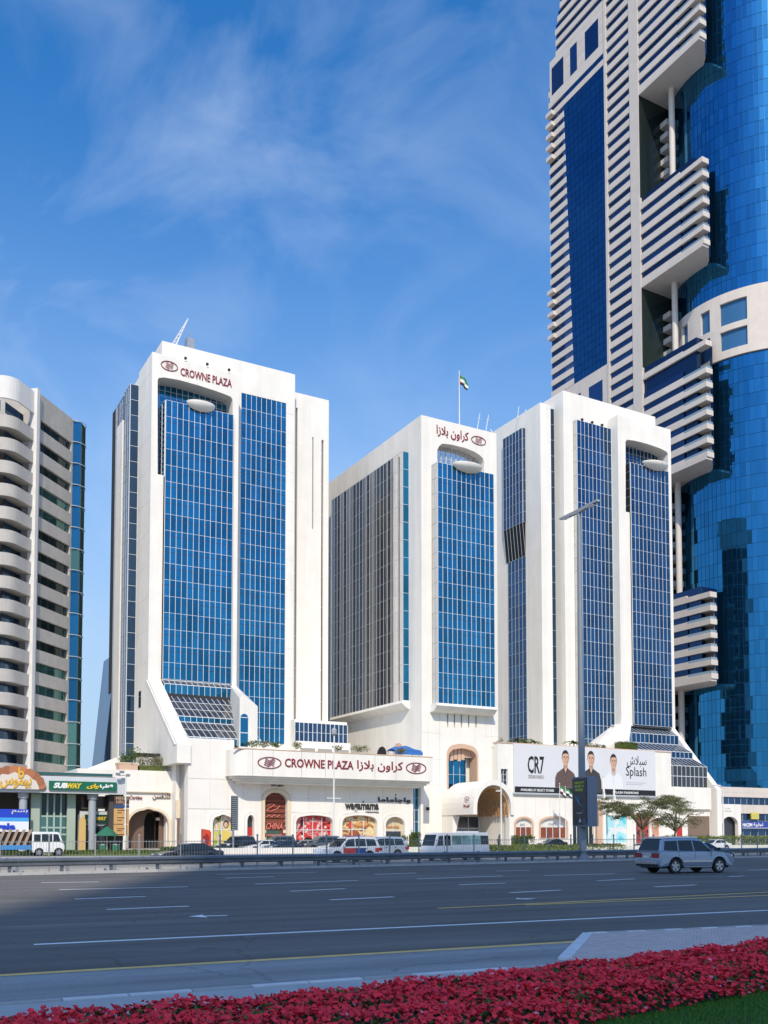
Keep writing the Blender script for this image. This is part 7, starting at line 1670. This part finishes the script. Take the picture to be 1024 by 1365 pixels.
def bus_spec():
    L_ = 7.0
    return dict(L=L_, W=2.1, H=2.75, r=.40, ax=(-2.0, 2.15), cl=.35, belt=1.35,
        body=[(L_ / 2 - .0, .7), (L_ / 2 - .02, 1.05), (L_ / 2 - .15, 1.38), (-L_ / 2 + .02, 1.40), (-L_ / 2, .6)],
        cab=[(L_ / 2 - .17, 1.36), (2.95, 2.45), (2.75, 2.62), (-3.35, 2.64), (-L_ / 2 + .06, 2.5), (-L_ / 2 + .03, 1.38)], tum=.16,
        side=[[(-3.35, 1.50), (-2.35, 1.50), (-2.35, 2.35), (-3.35, 2.33)], [(-2.3, 1.50), (-1.2, 1.50), (-1.2, 2.35), (-2.3, 2.35)], [(-1.14, 1.50), (-.05, 1.50), (-.05, 2.35), (-1.14, 2.35)], [(0, 1.50), (1.2, 1.50), (1.2, 2.35), (0, 2.35)], [(1.35, 1.42), (2.1, 1.42), (2.1, 2.35), (1.35, 2.35)], [(2.25, 1.42), (3.0, 1.42), (2.75, 2.3), (2.25, 2.35)]],
        mirror=(3.1, 1.5), handles=[(1.45, 1.6, 1.2)], seams=[1.28, 2.2], tail=[(-3.5, .9, 1.25, .7, .98, .1)], head=[(3.46, .80, 1.02, .55, .95, .18)],
        rearw=((-3.47, 1.38), (-3.44, 2.5), .15, .9), winds=((2.95, 2.45), (3.33, 1.36), .02, .95),
        extra=[('bumper', 3.38, 3.52, -.9, .9, .40, .62, GRY), ('roof_unit', -2.4, -.6, -.6, .6, 2.62, 2.78, WHT)])
bs = bus_spec(); x, y = G(607, 1147); b = vehicle('minibus', 'white minibus with pale green windows behind the guard rail', 'minibus', x, y, TG + math.pi, bs, WHT)
b.scale = (.83, .83, .83)
GW = mat('pale_green_glass', (.20, .34, .33), .08, .5)
for o in b.children:
    if o.name.startswith('window') and -2.4 < o.data.vertices[0].co.x < 1.2: o.data.materials[0] = GW
# flatbed truck with leaning boards
def truck():
    x, y = G(42, 1141.5); sp = dict(L=3.0, W=1.9, H=2.3, r=.36, ax=(-.85, .95), cl=.34, belt=1.25,
        body=[(1.48, .7), (1.47, 1.0), (1.36, 1.28), (-1.48, 1.30), (-1.5, .6)], cab=[(1.34, 1.26), (1.02, 2.18), (.85, 2.28), (-1.35, 2.30), (-1.45, 2.2), (-1.47, 1.28)], tum=.15,
        side=[[(-1.3, 1.38), (-.7, 1.38), (-.7, 2.05), (-1.3, 2.05)], [(-.6, 1.36), (.35, 1.36), (.35, 2.08), (-.6, 2.08)], [(.45, 1.36), (1.12, 1.36), (.9, 2.05), (.45, 2.08)]],
        mirror=(1.1, 1.35), handles=[(.0, .14, 1.15)], seams=[-.65, .4], tail=[(-1.5, .8, 1.0, .7, .9, .08)], head=[(1.44, .75, .95, .5, .85, .15)], rearw=((-1.47, 1.28), (-1.45, 2.2), .2, .8), winds=((1.02, 2.18), (1.34, 1.26), .04, .95), extra=[])
    d = Vector((math.cos(TH), math.sin(TH), 0)); px_ = Vector((*G(62, 1141), 0))
    T = vehicle('truck', 'white crew-cab truck carrying leaning brown boards on its blue flatbed', 'truck', px_.x, px_.y, TH, sp, WHT)
    bb = MB(); bb.box(-5.6, -1.55, -.95, .95, .80, .98); bb.build('flatbed', WHT, T); bb = MB()
    for s in (-1, 1): bb.box(-5.6, -1.55, s * .97 - .02, s * .97 + .02, .62, 1.05)
    bb.build('bed_side', mat('truck_blue', (.04, .22, .50), .4), T)
    for s in (-1, 1): wheel(T, -4.4, s * .8, .36, .22, s)
    BRD = mat('brown_board', (.34, .24, .17), .8, vary=.2, scale=3)
    for i in range(6):
        o = MB(); xx = -5.2 + i * .58; o.hull([(xx, -.85, 1.0), (xx + .26, -.85, 1.0), (xx + .6, -.75, 2.5), (xx + .86, -.75, 2.5), (xx, -.75, 1.0), (xx + .26, -.75, 1.0), (xx + .6, -.65, 2.5), (xx + .86, -.65, 2.5)]); b_ = o.build('leaning_board', BRD, T)
    MB().box(-5.5, -1.6, -.6, .9, .99, 2.3).build('dark_load', DARK, T)
truck()
# ------------------------------------------------------------------ people
def person(px, py, label, shirt, trouser, skin=(.25, .14, .09), step=.12, heading=0.0, group=None):
    x, y = G(px, py); T = thing('person', label, 'person', (x, y, 0), 0, group); T.rotation_euler = (0, 0, heading)
    def skin_mesh(name, verts, edges, radii, m, root=0):
        me = bpy.data.meshes.new(name); me.from_pydata(verts, edges, []); me.materials.append(m); o = bpy.data.objects.new(name, me); COL.objects.link(o); o.parent = T
        sk = o.modifiers.new('skin', 'SKIN'); 
        if not me.skin_vertices: 
            bpy.context.view_layer.objects.active = o
        for i, r in enumerate(radii): me.skin_vertices[0].data[i].radius = r if isinstance(r, tuple) else (r, r)
        me.skin_vertices[0].data[root].use_root = True
        ss = o.modifiers.new('smooth', 'SUBSURF'); ss.levels = 1; ss.render_levels = 1; return o
    V = [(0, 0, .95), (0, 0, 1.15), (0, 0, 1.38), (0, 0, 1.48), (0, .01, 1.57), (0, .02, 1.66), (0, .01, 1.74),
         (-.10, 0, .90), (-.10, step, .48), (-.10, step * .6, .08), (-.10, step * .6 + .14, .03), (.10, 0, .90), (.10, -step * .7, .48), (.10, -step * 1.6, .10), (.10, -step * 1.6 + .13, .03),
         (-.19, 0, 1.40), (-.25, -.03, 1.12), (-.24, .08, .88), (-.24, .10, .80), (.19, 0, 1.40), (.25, .03, 1.12), (.24, .12, .90), (.24, .14, .82)]
    Ed = [(0, 1), (1, 2), (2, 3), (3, 4), (4, 5), (5, 6), (0, 7), (7, 8), (8, 9), (9, 10), (0, 11), (11, 12), (12, 13), (13, 14), (2, 15), (15, 16), (16, 17), (17, 18), (2, 19), (19, 20), (20, 21), (21, 22)]
    Rr = [(.14, .10), (.13, .09), (.16, .10), .055, .08, .098, .07, .09, .06, .045, .04, .09, .06, .045, .04, .06, .045, .035, .04, .06, .045, .035, .04]
    skin_mesh('body', V, Ed, Rr, mat('skin', skin, .6))
    S_ = [0, 1, 2, 15, 16, 19, 20]; mp_ = {a: i for i, a in enumerate(S_)}
    skin_mesh('shirt', [V[i] for i in S_], [(mp_[a], mp_[b]) for a, b in Ed if a in mp_ and b in mp_], [(.165, .125), (.155, .115), (.185, .125), .075, .06, .075, .06], mat('shirt_cloth', shirt, .8))
    S_ = [0, 7, 8, 9, 11, 12, 13]; mp_ = {a: i for i, a in enumerate(S_)}
    skin_mesh('trousers', [V[i] for i in S_], [(mp_[a], mp_[b]) for a, b in Ed if a in mp_ and b in mp_], [(.16, .12), .105, .078, .065, .105, .078, .065], mat('trouser_cloth', trouser, .8))
    h = MB(); h.lathe([(.112, -.01), (.122, .05), (.10, .11), (.02, .14)], (0, -.005, 1.68), 12); o = h.build('hair', mat('black_hair', (.012, .010, .009), .7), None); o.parent = T; o.location = (0, 0, 0); o.rotation_euler = (0, 0, 0)
    f = MB(); f.box(-.015, .015, .09, .135, 1.635, 1.675); o = f.build('nose', bpy.data.materials['skin'], None); o.parent = T; o.location = (0, 0, 0); o.rotation_euler = (0, 0, 0)
person(665, 1131, 'person in dark clothes standing by the right leg of the vaulted entrance', (.02, .02, .022), (.015, .015, .018), heading=R(150))
person(271.5, 1134.5, 'person in a pale blue shirt standing at the red kiosk', (.30, .38, .55), (.03, .035, .06), heading=R(-60))
flush()
